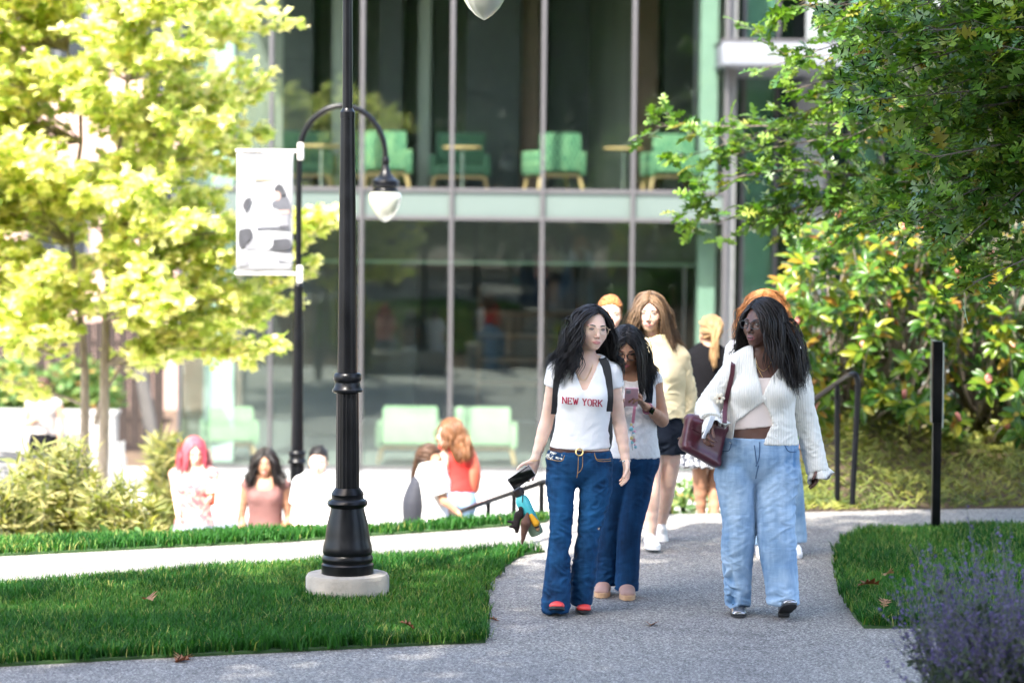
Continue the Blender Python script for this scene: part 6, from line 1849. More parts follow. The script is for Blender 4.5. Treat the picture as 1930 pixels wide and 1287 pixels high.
def woman_cardigan():
    D = 13.0
    knit_mat('cream_rib', (0.74, 0.73, 0.67)); simple('beige_jersey', (0.66, 0.57, 0.52), 0.8, vary=0.04)
    simple('burgundy_leather', (0.075, 0.016, 0.026), 0.32, vary=0.2, scale=20, bmp=0.1, bscale=200); simple('silver_leather', (0.30, 0.31, 0.33), 0.2, 0.8)
    base = G(1438, 1160)
    p = Person('person', 'woman with glasses in cream ribbed cardigan and light blue jeans beside burgundy bag', base)
    W = lambda x, y, dy=0.0: p.W(x, y, D + dy)
    f = p.f
    st = [(W(1428, 893), 0.200, 0.140), (W(1430, 852), 0.194, 0.138), (W(1430, 826), 0.176, 0.124), (W(1431, 792), 0.160, 0.114), (W(1434, 757), 0.160, 0.116), (W(1436, 727), 0.160, 0.112), (W(1438, 703), 0.152, 0.092), (W(1440, 683), 0.122, 0.068), (W(1441, 668), 0.062, 0.056)]
    build_torso(f, st[1:])
    for x in (1411, 1463): f.ell(W(x, 740, -0.082), (0.074, 0.062, 0.066), None, 0.03, 'torso')
    shL, elL, wrL = W(1388, 692, 0.0), W(1334, 768, 0.0), W(1340, 801, -0.16)
    shR, elR, wrR = W(1493, 692, 0.02), W(1519, 790, 0.07), W(1536, 868, 0.02)
    ra = (0.060, 0.054, 0.044, 0.042, 0.027)
    arm(f, shL, elL, wrL, ra); arm(f, shR, elR, wrR, ra)
    f.seg(W(1410, 676, 0.01), shL, 0.046, 0.056, 0.03, (1, 0, 0), 'torso'); f.seg(W(1472, 676, 0.01), shR, 0.046, 0.056, 0.03, (1, 0, 0), 'torso')
    cl = (0.075, 0.065, 0.05, 0.045, 0.034)
    knL, anL, knR, anR = W(1391, 1010, -0.02), W(1391, 1126, 0.06), W(1462, 1010, -0.06), W(1477, 1128, -0.07)
    leg(f, W(1388, 893), knL, anL, cl); leg(f, W(1468, 893), knR, anR, cl)
    p.head(W(1436, 609, -0.01), yaw=-0.75, pitch=0.02, roll=0.02, s=1.07, neck=W(1440, 672, 0.02), nr=0.052, nose=1.25, jaw=1.05, cheeks=1.15)
    p.fine.append((*hand_prims(f, wrL, (-0.35, -0.55, -0.55), (0.75, -0.1, -0.4), 1, 1.0, curl=(0.55, 0.7, 0.5), thumb_out=0.55), 0.0035))
    p.fine.append((*hand_prims(f, wrR, (0.12, -0.1, -1), (-1, -0.2, 0), -1, 1.0), 0.005))
    f.ell(W(1430, 836, -0.118), (0.05, 0.02, 0.02), None, 0.02, 'belly'); f.ell(W(1422, 815, -0.132), (0.006, 0.012, 0.007), None, 0.008, 'navel', True)
    p.body(MATS['skin_deep'])
    p.face(MATS['lip_plum'], MATS['iris_dark'], MATS['lash'], open_=0.007, glasses=(MATS['black_frame'], 0.026, 0.0185, 0.0021), ground=1.2, bw=0.0036)
    z = lambda y: W(1430, y, -0.1)[2]
    X = lambda x: W(x, 750, -0.1)[0]
    # crop top
    s = Field().copy_from(f, 0.006, lambda q: q['tag'] == 'torso')
    zt, zb = z(712), z(805)
    s.cut(lambda X_, Y, Z: Z - zt + 0 * X_); s.cut(lambda X_, Y, Z: zb - Z + 0.12 * (X_ - st[2][0][0]))
    V, F = s.surface(0.007); N = vnormals(V, F)
    p.part('crop_top', folds(V, N, 0.003, (10, 10, 34), 5, 0.15), F, MATS['beige_jersey'])
    # cardigan
    s = Field().copy_from(f, 0.015, lambda q: q['tag'] == 'torso')
    hem = z(836)
    s.chain([(W(1431, 800), (0.182, 0.132)), (W(1430, 850), (0.205, 0.15))], 0.03, (1, 0, 0), n=2)
    s.cut(lambda X_, Y, Z: hem - Z - 0.05 * np.abs(X_ - X(1432)))
    s.cut(front_open([z(y) for y in (655, 676, 696, 712, 735, 750, 757, 770, 797, 826, 870)], [X(x) for x in (1420, 1420, 1424, 1429, 1434, 1437, 1436, 1418, 1387, 1383, 1383)], [X(x) for x in (1472, 1470, 1466, 1452, 1440, 1436, 1438, 1447, 1457, 1442, 1432)], st[4][0][1]))
    nk = W(1441, 668)
    s.cut(lambda X_, Y, Z: -(np.sqrt((X_ - nk[0]) ** 2 + (Y - nk[1]) ** 2 + (Z - nk[2] - 0.03) ** 2) - 0.072))
    V, F = s.surface(0.0065); N = vnormals(V, F)
    lowf = np.clip((z(690) - V[:, 2]) / 0.2, 0.25, 1)
    V = V + N * (0.0065 * fold_noise(V, (13, 13, 17), 31) * lowf)[:, None]
    a1 = sleeve(shL + [0.02, 0, 0.01], elL, 1, 0.075, 0.066, wr=wrL, t2=0.86, r2=0.062, amp=0.007, seed=12, freq=(16, 16, 26), wall=0.011, h=0.006)
    a2 = sleeve(shR + [-0.02, 0, 0.01], elR, 1, 0.075, 0.062, wr=wrR, t2=1.28, r2=0.060, amp=0.008, seed=14, freq=(16, 16, 26), wall=0.011, h=0.006)
    # wide frilled cuffs
    def cuff(end, d, r, seed):
        d = np.array(d, float); d /= np.linalg.norm(d); u, v = perp(d); V, F = [], []
        n, m = 40, 7
        for layer in (0, 1):
            for j in range(m):
                t = j / (m - 1)
                for i in range(n):
                    a = 2 * math.pi * i / n
                    rr = (r * (0.85 + 0.55 * t) + 0.010 * t * math.sin(5 * a + seed) + 0.006 * t * math.sin(11 * a + seed * 2)) - 0.004 * layer
                    V.append(end + d * (t * 0.075 + 0.012 * t * math.sin(3 * a + seed)) + (u * math.cos(a) + v * math.sin(a)) * rr)
        for layer in (0, 1):
            for j in range(m - 1):
                for i in range(n):
                    a, b = layer * m * n + j * n + i, layer * m * n + j * n + (i + 1) % n
                    q = (a, b, b + n, a + n); F.append(q if layer == 0 else q[::-1])
        for i in range(n):
            a, b = (m - 1) * n + i, (m - 1) * n + (i + 1) % n; F.append((a, b, b + m * n, a + m * n))
        return np.array(V), np.array(F)
    e1 = elL + (wrL - elL) * 0.70; e2 = elR + (wrR - elR) * 1.12
    c1 = cuff(e1, (wrL - elL) * 0.7 + np.array([0.06, 0, -0.08]), 0.056, 1.0); c2 = cuff(e2, (wrR - elR) + np.array([0.02, 0, 0]), 0.050, 2.2)
    V, F = join([(V, F), a1, a2, c1, c2])
    cg = p.part('cardigan', V, F, MATS['cream_rib'])
    dr = Drape(V, F)
    for sx, pts in ((-1, [(1418, 666), (1412, 680), (1420, 694)]), (1, [(1474, 666), (1484, 684), (1470, 700)])):
        q = [W(*a, 0.0) for a in pts]; Hs = [dr.near(a + np.array([0, -0.15, 0]), 0.006) for a in q]
        m = MB(); c0 = Hs[0] + np.array([-sx * 0.012, 0.03, 0.02]); c1_ = Hs[2] + np.array([-sx * 0.004, 0.0, 0.004])
        Vc = [c0, Hs[0], Hs[1], Hs[2], c1_]; n3 = np.array([0, -0.004, 0.002])
        m.add(Vc + [v + n3 for v in Vc], [(0, 1, 2, 3, 4), (9, 8, 7, 6, 5), (0, 1, 6, 5), (1, 2, 7, 6), (2, 3, 8, 7), (3, 4, 9, 8), (4, 0, 5, 9)])
        m.build('collar', MATS['cream_rib'], cg, True)
    for y in (752, 800, 822):
        x = {752: 1442, 800: 1464, 822: 1463}[y]
        h = dr.hit(*[(q[0], q[2]) for q in [W(x, y, -0.15)]][0], off=0.002)
        if h is not None: MB().bbox(h, (0.011, 0.004, 0.011), 0.002).build('button', MATS['teeth'], cg, True)
    # jeans
    jst = [(W(1428, 866), 0.200, 0.140), (W(1429, 848), 0.200, 0.142), (W(1430, 815), 0.186, 0.132)]
    LL = [(W(1386, 893, 0), (0.112, 0.140)), (W(1387, 924, -0.01), (0.099, 0.118)), (W(1393, 986, -0.02), (0.086, 0.094)), (W(1391, 1024, -0.015), (0.087, 0.092)), (W(1391, 1080, 0.02), (0.072, 0.085)), (W(1391, 1130, 0.05), (0.062, 0.088)), (W(1391, 1160, 0.05), (0.064, 0.095))]
    LR = [(W(1466, 893, 0), (0.118, 0.140)), (W(1461, 924, -0.02), (0.112, 0.118)), (W(1461, 986, -0.05), (0.097, 0.096)), (W(1464, 1024, -0.055), (0.097, 0.094)), (W(1471, 1080, -0.06), (0.090, 0.092)), (W(1476, 1130, -0.07), (0.083, 0.096)), (W(1477, 1160, -0.07), (0.084, 0.10))]
    def wear_and_shade(V, N):
        fr = np.clip(-N[:, 1], 0, 1)
        return 0.16 * fr * np.exp(-((V[:, 2] - z(945)) / 0.16) ** 2) + 0.10 * fr * np.exp(-((V[:, 2] - z(1090)) / 0.1) ** 2) - 0.04
    j, JV, JF = trousers(p, jst, (LL, LR), z(826), (W(1391, 1143, 0)[2], W(1477, 1138, -0.1)[2]), MATS['denim_light'], amp=0.016, seed=17, wear_and_shade=wear_and_shade, freq=(9, 9, 23))
    jd = Drape(JV, JF); zz = lambda x, y: (lambda q: (q[0], q[2]))(W(x, y, -0.13))
    for pts in ([(1429, 876), (1426, 890), (1425, 902)], [(1431, 832), (1430, 860), (1424, 878)], [(1421, 838), (1424, 862), (1425, 872)], [(1478, 836), (1486, 850), (1502, 853)], [(1380, 836), (1374, 850), (1360, 852)]):
        jd.line([zz(*q) for q in pts], 0.003).build('seam', simple('denim_seam', (0.06, 0.12, 0.22), 0.9), j, True)
    V, F = ring_band(W(1429, 828), 0.193, 0.139, 0.022, 0.006); MB().add(np.array(V), F).build('waistband', MATS['denim_light'], j, True)
    hb = anL + np.array([0, 0.05, 0]); hb[2] = 0.006
    p.shoe(hb, (-0.04, -1, -0.02), MATS['silver_leather'], MATS['black_rubber'], 0.245, 0.043, 0.062, (0, 0, 1), 0.012, True)
    hb = anR + np.array([0.002, 0.03, 0]); hb[2] = 0.006
    sh = p.shoe(hb, (0.08, -1, 0.42), MATS['silver_leather'], MATS['black_rubber'], 0.245, 0.043, 0.062, (0, 0, 1), 0.010, True)
    MB().bbox(hb + np.array([0, -0.03, 0.010]), (0.06, 0.055, 0.032), 0.006, Rx(-0.3)).build('heel', MATS['black_rubber'], sh, True)
    p.hair(MATS['hair_blackbrown'], n=3000, steps=18, step=0.0235, part=-0.012, wave=0.009, wfreq=26.0, volume=1.35, seed=8, back=0.35, width=0.0033, clumps=150, clump=0.4, front=0.0, fall=0.26, spread=0.16, drift=(0.10, 0.02, 0), line=0.074)
    bd = Drape(*p.f.surface(0.010))
    m = MB(); bd.line([zz(1427, 680), zz(1430, 692), zz(1440, 700), zz(1452, 690), zz(1458, 676)], 0.0013, off=0.002, m=m); m.build('necklace', MATS['gold'], p.root, True)
    m = MB(); bd.line([zz(1424, 684), zz(1433, 702), zz(1438, 712)], 0.0016, off=0.002, m=m); m.build('necklace', MATS['gold'], p.root, True)
    # bag on the arm
    b = thing('handbag', 'burgundy leather handbag with shoulder strap carried by woman in cream cardigan', 'handbag', tuple(p.base))
    ff = Field()
    for t in (0, 1):
        pass
    tl, tr, bl_, br_ = W(1302, 792, -0.12), W(1360, 806, -0.06), W(1292, 838, -0.12), W(1346, 868, -0.06)
    ff.seg(tl, tr, (0.05, 0.03), (0.055, 0.03), 0.02, (0, 1, 0)); ff.seg(bl_, br_, (0.075, 0.028), (0.08, 0.028), 0.02, (0, 1, 0))
    for t in np.linspace(0, 1, 6): ff.seg(tl + (tr - tl) * t, bl_ + (br_ - bl_) * t, (0.05, 0.032), (0.075, 0.032), 0.02, (0, 1, 0))
    V, F = ff.surface(0.006); N = vnormals(V, F); V = folds(V, N, 0.003, (12, 12, 9), 3)
    o = obj('bag_body', mesh_np('bag_body', V, [F]), MATS['burgundy_leather'], b)
    m = MB(); Db = Drape(V, F)
    edge = [Db.hit(*zz(x, y), off=0.002) for x, y in ((1292, 800), (1304, 806), (1320, 816), (1340, 826), (1352, 832))]
    edge = [e for e in edge if e is not None]
    if len(edge) > 2: m.tube(edge, 0.0035, 6); m.build('top_seam', MATS['burgundy_leather'], o, True)
    m = MB(); q = [W(1386, 668, 0.05), W(1384, 672, -0.02)]
    for x, y in ((1384, 690), (1382, 706), (1378, 722), (1374, 738), (1370, 756), (1366, 776), (1362, 796)):
        h = dr.hit(*zz(x, y), off=0.006); q.append(h if h is not None else W(x, y, -0.12))
    strap(m, q, 0.024, 0.006, (1, 0, 0)); m.build('shoulder_strap', MATS['burgundy_leather'], b, True)
    fl = thing('flower_charm', 'cream flower charm on the strap of the burgundy handbag', 'charm', tuple(p.base))
    c = dr.hit(*zz(1357, 752), off=0.012); c = c if c is not None else W(1357, 752, -0.15)
    for i in range(6):
        a = i * math.pi / 3
        fq = Field().ell(c + np.array([0.018 * math.cos(a), 0, 0.018 * math.sin(a)]), (0.014, 0.006, 0.010), Ry(-a)); V, F = fq.surface(0.003)
        obj('petal', mesh_np('petal', V, [F]), simple('petal_cream', (0.78, 0.72, 0.58), 0.7), fl)
    fq = Field().ell(c + np.array([0, -0.004, 0]), (0.007, 0.006, 0.007)); V, F = fq.surface(0.0025); obj('flower_centre', mesh_np('flower_centre', V, [F]), simple('flower_brown', (0.16, 0.07, 0.03), 0.7), fl)
    ph = thing('phone', 'white phone in the hand of the woman in cream cardigan', 'phone', tuple(p.base))
    R = Ry(0.35) @ Rz(0.9 + math.pi)
    c = wrL + np.array([-0.020, -0.085, -0.005])
    MB().bbox(c, (0.045, 0.009, 0.13), 0.004, R).build('case', simple('white_plastic', (0.75, 0.75, 0.76), 0.3), ph, True)
    MB().bbox(c + R @ np.array([0, -0.005, 0]), (0.040, 0.002, 0.122), 0.0008, R).build('screen', MATS['phone_screen'], ph, True)
    return p

def figure(name, label, D, base, st, sh, arms, legs, head, skin_m, top, bottom, hair, shoes, h=0.010, face=True, facekw=None, bust=0.05, armr=(0.045, 0.039, 0.033, 0.033, 0.023), legr=(0.085, 0.074, 0.054, 0.052, 0.034), hand=None, headfine=0.0045, group=None, handfine=0.005, yshift=0.0):
    """st = [(px, py, half width, half depth, dy)], joints = (px, py, dy)"""
    p = Person(name, label, base, h, group)
    W = lambda x, y, dy=0.0: p.W(x, y, D + dy + yshift)
    p.Wd = W
    f = p.f
    T = [(W(q[0], q[1], q[4] if len(q) > 4 else 0), q[2], q[3]) for q in st]
    build_torso(f, T[1:])
    back = head.get('back', False)
    sy = 1 if back else -1
    if bust:
        b0 = T[-4][0]; wv = np.array([1, 0, 0])
        if top.get('side'): wv = np.array([0, 1, 0])
        for x in (-1, 1):
            d = np.array([0, sy, 0]) if not top.get('side') else np.array([top['side'], 0, 0])
            f.ell(b0 + wv * x * 0.06 + d * T[-4][2] * 0.62 + np.array([0, 0, -0.015]), (bust * 1.1, bust, bust), None, 0.03, 'torso')
    S = [W(*q) for q in sh]
    A = [[W(*q) for q in a] for a in arms]
    for s_, a in zip(S, A):
        arm(f, s_, a[0], a[1], armr)
        f.seg(T[-2][0], s_, 0.042, 0.045, 0.03, (1, 0, 0), 'torso')
    L = [[W(*q) for q in l] for l in legs]
    for l in L: leg(f, l[0], l[1], l[2], legr if not bottom.get('long') else (0.06, 0.05, 0.04, 0.038, 0.03))
    hk = {k: v for k, v in head.items() if k not in ('at', 'back')}
    p.head(W(*head['at']), neck=T[-1][0] + np.array([0, 0.0, 0.0]), fine=headfine, **hk)
    for i, (s_, a) in enumerate(zip(S, A)):
        hd = (hand or {}).get(i)
        d = a[1] - a[0]
        if hd: p.fine.append((*hand_prims(f, a[1], hd[0], hd[1], hd[2], 0.95, curl=hd[3] if len(hd) > 3 else (0.35, 0.45, 0.3)), handfine))
        else: p.fine.append((*hand_prims(f, a[1], d / np.linalg.norm(d) + np.array([0, -0.1, -0.2]), (-1 if i else 1, -0.3, 0), -1 if i else 1, 0.95), handfine))
    if not bottom.get('long'):
        pass
    p.body(skin_m)
    if face:
        fk = dict(lip=MATS['lip_pink'], iris=MATS['iris_brown'], brow=MATS['lash']); fk.update(facekw or {})
        p.face(**fk)
    # top garment
    g = top['grow']
    s = Field().copy_from(f, g, lambda q: q['tag'] == 'torso')
    zlo = W(T[2][0][0] * 0 + st[2][0], top['hem'])[2]
    if top.get('flare'): 
        c = W(st[1][0], top['hem'], st[1][4] if len(st[1]) > 4 else 0); s.chain([(T[2][0], (T[2][1] + g, T[2][2] + g)), (c + np.array([0, 0, -0.03]), (T[1][1] + g + top['flare'], T[1][2] + g + top['flare']))], 0.03, (1, 0, 0))
    s.cut(lambda X, Y, Z: zlo - Z + 0 * X)
    nk = T[-1][0]; nr = top.get('neck', 0.068); nz = top.get('neckz', 0.02); nf = top.get('neckf', 0.0)
    s.cut(lambda X, Y, Z: -(np.sqrt((X - nk[0]) ** 2 + ((Y - nk[1] - sy * nf)) ** 2 + ((Z - nk[2] - nz) * top.get('nsq', 1.0)) ** 2) - nr))
    if top.get('low'):
        zl = W(st[0][0], top['low'])[2]; s.cut(lambda X, Y, Z: Z - zl + 0 * X)
    V, F = s.surface(top.get('h', h * 0.85)); N = vnormals(V, F)
    V = folds(V, N, top.get('amp', 0.006), top.get('freq', (12, 12, 20)), top.get('seed', 4))
    parts = [(V, F)]
    sv = top.get('sleeve')
    if sv:
        for i, (s_, a) in enumerate(zip(S, A)):
            inn = np.array([0.012 if s_[0] < nk[0] else -0.012, 0, 0.006])
            if sv[0] == 'short': parts.append(sleeve(s_ + inn, a[0], sv[1], sv[2], sv[3], h=h * 0.85, amp=0.004, seed=i + 3))
            else: parts.append(sleeve(s_ + inn, a[0], 1, sv[2], sv[3], wr=a[1], t2=sv[1], r2=sv[4], h=h * 0.85, amp=sv[5] if len(sv) > 5 else 0.008, freq=(14, 14, 24), seed=i + 3))
    V, F = join(parts)
    p.part(top['name'], V, F, top['mat'])
    p.top_drape = Drape(V, F)
    if top.get('strips'):
        m = MB()
        for pts in top['strips']:
            q = []
            for x, y in pts:
                w = W(x, y, -0.15 if sy < 0 else 0.15)
                hh = bodyd.hit(w[0], w[2], off=0.004) if (bodyd := Drape(*f.surface(0.012))) else None
                if hh is not None: q.append(hh)
            if len(q) > 1: strap(m, q, 0.02, 0.005, (1, 0, 0))
        if m.n: m.build('strap', top['mat'], p.root, True)
    # bottom garment
    bg = bottom
    if bg['kind'] == 'jeans' or bg['kind'] == 'shorts':
        jst = [(T[0][0] + np.array([0, 0, 0.05]), T[0][1] * 0.96, T[0][2]), T[1], (T[2][0], T[2][1], T[2][2])]
        LG = []
        for l in L:
            e = bg.get('end', 1.0)
            r = bg.get('r', (0.098, 0.082, 0.072, 0.076))
            if bg['kind'] == 'jeans':
                LG.append([(l[0], (r[0], r[0] * 1.05)), ((l[0] + l[1]) / 2, (r[1], r[1] * 1.05)), (l[1], (r[2], r[2] * 1.05)), ((l[1] + l[2]) / 2, (r[2] + r[3]) / 2), (l[2] + (l[2] - l[1]) * 0.12, r[3])])
            else:
                q = l[0] + (l[1] - l[0]) * e; LG.append([(l[0], (r[0], r[0] * 1.05)), ((l[0] + q) / 2, r[1]), (q + (l[1] - l[0]) * 0.1, r[2])])
        hems = [bg['hemz'] if 'hemz' in bg else q[-1][0][2] + 0.02 for q in LG] if bg['kind'] == 'jeans' else [l[0][2] + (l[1][2] - l[0][2]) * bg['end'] for l in L]
        trousers(p, jst, LG, W(st[0][0], bg['top'])[2], hems, bg['mat'], bg['kind'], amp=bg.get('amp', 0.007), seed=bg.get('seed', 6), h=h * 0.85)
    elif bg['kind'] == 'skirt':
        s = Field(); z0 = W(st[0][0], bg['top'])[2]; z1 = W(st[0][0], bg['hem'])[2]; c = T[0][0].copy()
        s.chain([(T[2][0], (T[2][1] + 0.012, T[2][2] + 0.012)), (T[1][0], (T[1][1] + 0.014, T[1][2] + 0.014)), (T[0][0], (T[0][1] + 0.016, T[0][2] + 0.018)), (np.array([c[0], c[1], z1 - 0.03]), (T[0][1] + bg['flare'], T[0][2] + bg['flare']))], 0.03, (1, 0, 0))
        s.cut(lambda X, Y, Z: Z - z0 + 0 * X); s.cut(lambda X, Y, Z: z1 - Z + 0 * X)
        V, F = s.surface(h * 0.85); N = vnormals(V, F); ang = np.arctan2(V[:, 1] - c[1], V[:, 0] - c[0])
        V = V + N * (bg.get('amp', 0.012) * np.sin(ang * 13 + 2 * vnoise(V * 6, 2)) * np.clip((z0 - V[:, 2]) / 0.3, 0, 1))[:, None]
        p.part('skirt', V, F, bg['mat'])
    if shoes:
        for l, dr in zip(L, shoes['dir']):
            hb = l[2] + np.array([0, 0, 0.0]); d = np.array(dr, float); d /= np.linalg.norm(d)
            hb = hb - d * 0.055; hb[2] = shoes.get('z', 0.004) + (l[2][2] - 0.075 if shoes.get('follow') else 0.0)
            p.shoe(hb, d, shoes['mat'], shoes['sole'], 0.25, 0.046, shoes.get('hgt', 0.075), (0, 0, 1), shoes.get('thick', 0.022), shoes.get('flat', False))
    if hair: p.hair(hair.pop('mat'), **hair)
    return p
def pattern_mat(name, c0, c1, scale=40.0, th=0.5):
    m, nt, b = nodes(name)
    nt.links.new(ramp(nt, noise(nt, coords(nt), scale, 3.0, 0.6), [(th - 0.03, c0), (th + 0.03, c1)]), b.inputs['Base Color'])
    b.inputs['Roughness'].default_value = 0.85
    return m

def other_people():
    simple('navy_cloth', (0.008, 0.012, 0.022), 0.85, spec=0.15); simple('butter_fleece', (0.82, 0.71, 0.46), 0.95, vary=0.04, bmp=0.2, bscale=200)
    simple('black_cloth', (0.005, 0.005, 0.0065), 0.9, spec=0.1); simple('rose_cloth', (0.55, 0.25, 0.26), 0.85); simple('red_cloth', (0.62, 0.03, 0.025), 0.8)
    simple('white_sneaker', (0.72, 0.71, 0.69), 0.6); simple('tan_suede', (0.36, 0.22, 0.18), 0.9); simple('gum_sole', (0.55, 0.33, 0.18), 0.7); simple('brown_cloth', (0.16, 0.075, 0.07), 0.8)
    pattern_mat('floral_print', (0.012, 0.016, 0.03), (0.55, 0.57, 0.62), 60, 0.53)
    pattern_mat('floral_pink', (0.55, 0.12, 0.14), (0.70, 0.45, 0.38), 30, 0.5)
    simple('lace_white', (0.78, 0.78, 0.79), 0.85, vary=0.06, scale=60, bmp=0.6, bscale=90)
    # ---- girl looking at her phone
    D = 13.62
    p = figure('person', 'girl with straight black hair and glasses looking down at her pink phone', D, G(1160, 1130),
        [(1189, 884, 0.148, 0.106), (1189, 866, 0.146, 0.104), (1190, 838, 0.128, 0.09), (1191, 806, 0.122, 0.082), (1191, 772, 0.126, 0.09), (1190, 748, 0.130, 0.092), (1190, 726, 0.132, 0.082), (1190, 708, 0.110, 0.06), (1189, 696, 0.056, 0.05)],
        [(1150, 718, 0), (1231, 716, 0)], [[(1146, 790, -0.02), (1172, 762, -0.20)], [(1249, 792, -0.02), (1217, 766, -0.20)]],
        [[(1168, 884, 0), (1150, 1000, 0.02), (1138, 1098, 0.06)], [(1206, 884, 0), (1187, 1000, -0.05), (1181, 1105, -0.02)]],
        dict(at=(1181, 655, -0.05), yaw=-0.06, pitch=0.42, roll=0.03, s=0.99, nr=0.047), MATS['skin_tan'],
        dict(name='lace_top', mat=MATS['lace_white'], grow=0.007, hem=862, flare=0.012, neck=0.085, neckf=0.03, neckz=0.0, amp=0.006, freq=(16, 16, 14)),
        dict(kind='jeans', long=True, mat=MATS['denim_dark'], top=846, r=(0.088, 0.080, 0.064, 0.064), seed=9, amp=0.008),
        dict(mat=MATS['hair_black'], n=2400, steps=18, step=0.022, part=0.0, wave=0.002, wfreq=18, volume=0.9, seed=5, back=0.55, width=0.0034, clumps=100, clump=0.35, front=0.15, fall=0.36, spread=0.05, line=0.062),
        dict(mat=MATS['tan_suede'], sole=MATS['gum_sole'], dir=[(-0.12, -1, 0), (0.0, -1, 0)], thick=0.026), h=0.008,
        facekw=dict(iris=MATS['iris_dark'], lip=MATS['lip_rose'], glasses=(MATS['black_frame'], 0.026, 0.020, 0.0021), ground=0.9, squint=0.45), headfine=0.003, handfine=0.0035,
        hand={0: ((0.45, -0.45, 0.55), (0.75, -0.25, -0.4), 1, (0.5, 0.7, 0.5)), 1: ((-0.50, -0.45, 0.55), (-0.75, -0.25, -0.4), -1, (0.5, 0.7, 0.5))})
    W = p.Wd
    m = MB(); pts = [p.top_drape.hit(*(lambda q: (q[0], q[2]))(W(x, y, -0.15)), off=0.004) for x, y in ((1222, 712), (1224, 722), (1224, 740), (1222, 760))]
    pts = [q for q in pts if q is not None]
    b = thing('backpack', 'navy backpack strap of the girl looking down at her phone', 'backpack', tuple(p.base))
    if len(pts) > 1:
        strap(m, [pts[0] + np.array([0, 0.12, -0.02]), pts[0] + np.array([0, 0.05, 0.012])] + pts, 0.045, 0.01, (1, 0, 0)); m.build('shoulder_strap', MATS['navy_cloth'], b, True)
    fb = Field(); c = W(1190, 780, 0.19); fb.chain([(c + [0, 0, -0.17], (0.15, 0.075)), (c, (0.15, 0.085)), (c + [0, -0.01, 0.15], (0.11, 0.05))], 0.03); V, F = fb.surface(0.012); obj('pack', mesh_np('pack', V, [F]), MATS['navy_cloth'], b)
    ph = thing('phone', 'pink phone held up by the girl with straight black hair', 'phone', tuple(p.base))
    R = Rx(0.75); c = W(1190, 748, -0.285)
    MB().bbox(c, (0.075, 0.010, 0.145), 0.005, R).build('case', simple('pink_case', (0.72, 0.42, 0.47), 0.3), ph, True)
    MB().bbox(c + R @ np.array([-0.018, -0.007, 0.05]), (0.026, 0.006, 0.028), 0.003, R).build('camera_bump', simple('bump_grey', (0.4, 0.36, 0.38), 0.3), ph, True)
    MB().bbox(c + R @ np.array([0, 0.0055, 0]), (0.068, 0.002, 0.138), 0.0008, R).build('screen', MATS['phone_screen'], ph, True)
    ch = thing('phone_charm_strap', 'pink wrist strap with pastel charms hanging from the pink phone', 'phone charm', tuple(p.base))
    m = MB(); strap(m, [c + np.array([0.02, -0.01, -0.05]), W(1196, 770, -0.30), W(1194, 785, -0.29), W(1193, 797, -0.28)], 0.016, 0.003, (1, 0, 0)); m.build('ribbon', simple('pink_ribbon', (0.75, 0.28, 0.38), 0.6), ch)
    cols = [(0.75, 0.6, 0.25), (0.75, 0.35, 0.40), (0.25, 0.62, 0.70), (0.75, 0.45, 0.60), (0.35, 0.65, 0.75), (0.75, 0.75, 0.65)]
    rng = random.Random(3)
    for i in range(11):
        q = W(1192 + rng.uniform(-5, 6), 800 + i * 4.2, -0.28 + rng.uniform(-0.01, 0.01)); r = rng.uniform(0.005, 0.012)
        V, F = Field().ell(q, (r, r, r * rng.uniform(0.8, 1.3))).surface(r / 3); obj('bead', mesh_np('bead', V, [F]), simple('bead_%d' % (i % 6), cols[i % 6], 0.35), ch)
    m = MB(); m.tube([W(1193, 797, -0.28), W(1191, 820, -0.28), W(1192, 848, -0.28)], 0.0018, 5); m.build('cord', MATS['silver'], ch, True)
    wt = W(1219, 769, -0.19); wa = W(1249, 792, -0.02) - W(1217, 766, -0.20); wa /= np.linalg.norm(wa); u, v = perp(wa)
    bnd = [wt + wa * 0.012 + (u * math.cos(a) + v * math.sin(a)) * 0.0265 for a in np.linspace(0, 2 * math.pi, 21)]
    MB().tube(bnd, 0.007, 6, False).build('watch_band', simple('mauve_band', (0.30, 0.10, 0.16), 0.5), p.root, True)
    nrm = np.array([-0.1, -1, 0.25]); nrm -= wa * nrm.dot(wa); nrm /= np.linalg.norm(nrm)
    MB().bbox(wt + wa * 0.012 + nrm * 0.031, (0.036, 0.010, 0.036), 0.004, np.stack([np.cross(nrm, wa) * -1, -nrm, wa], 1)).build('watch', MATS['phone_screen'], p.root, True)

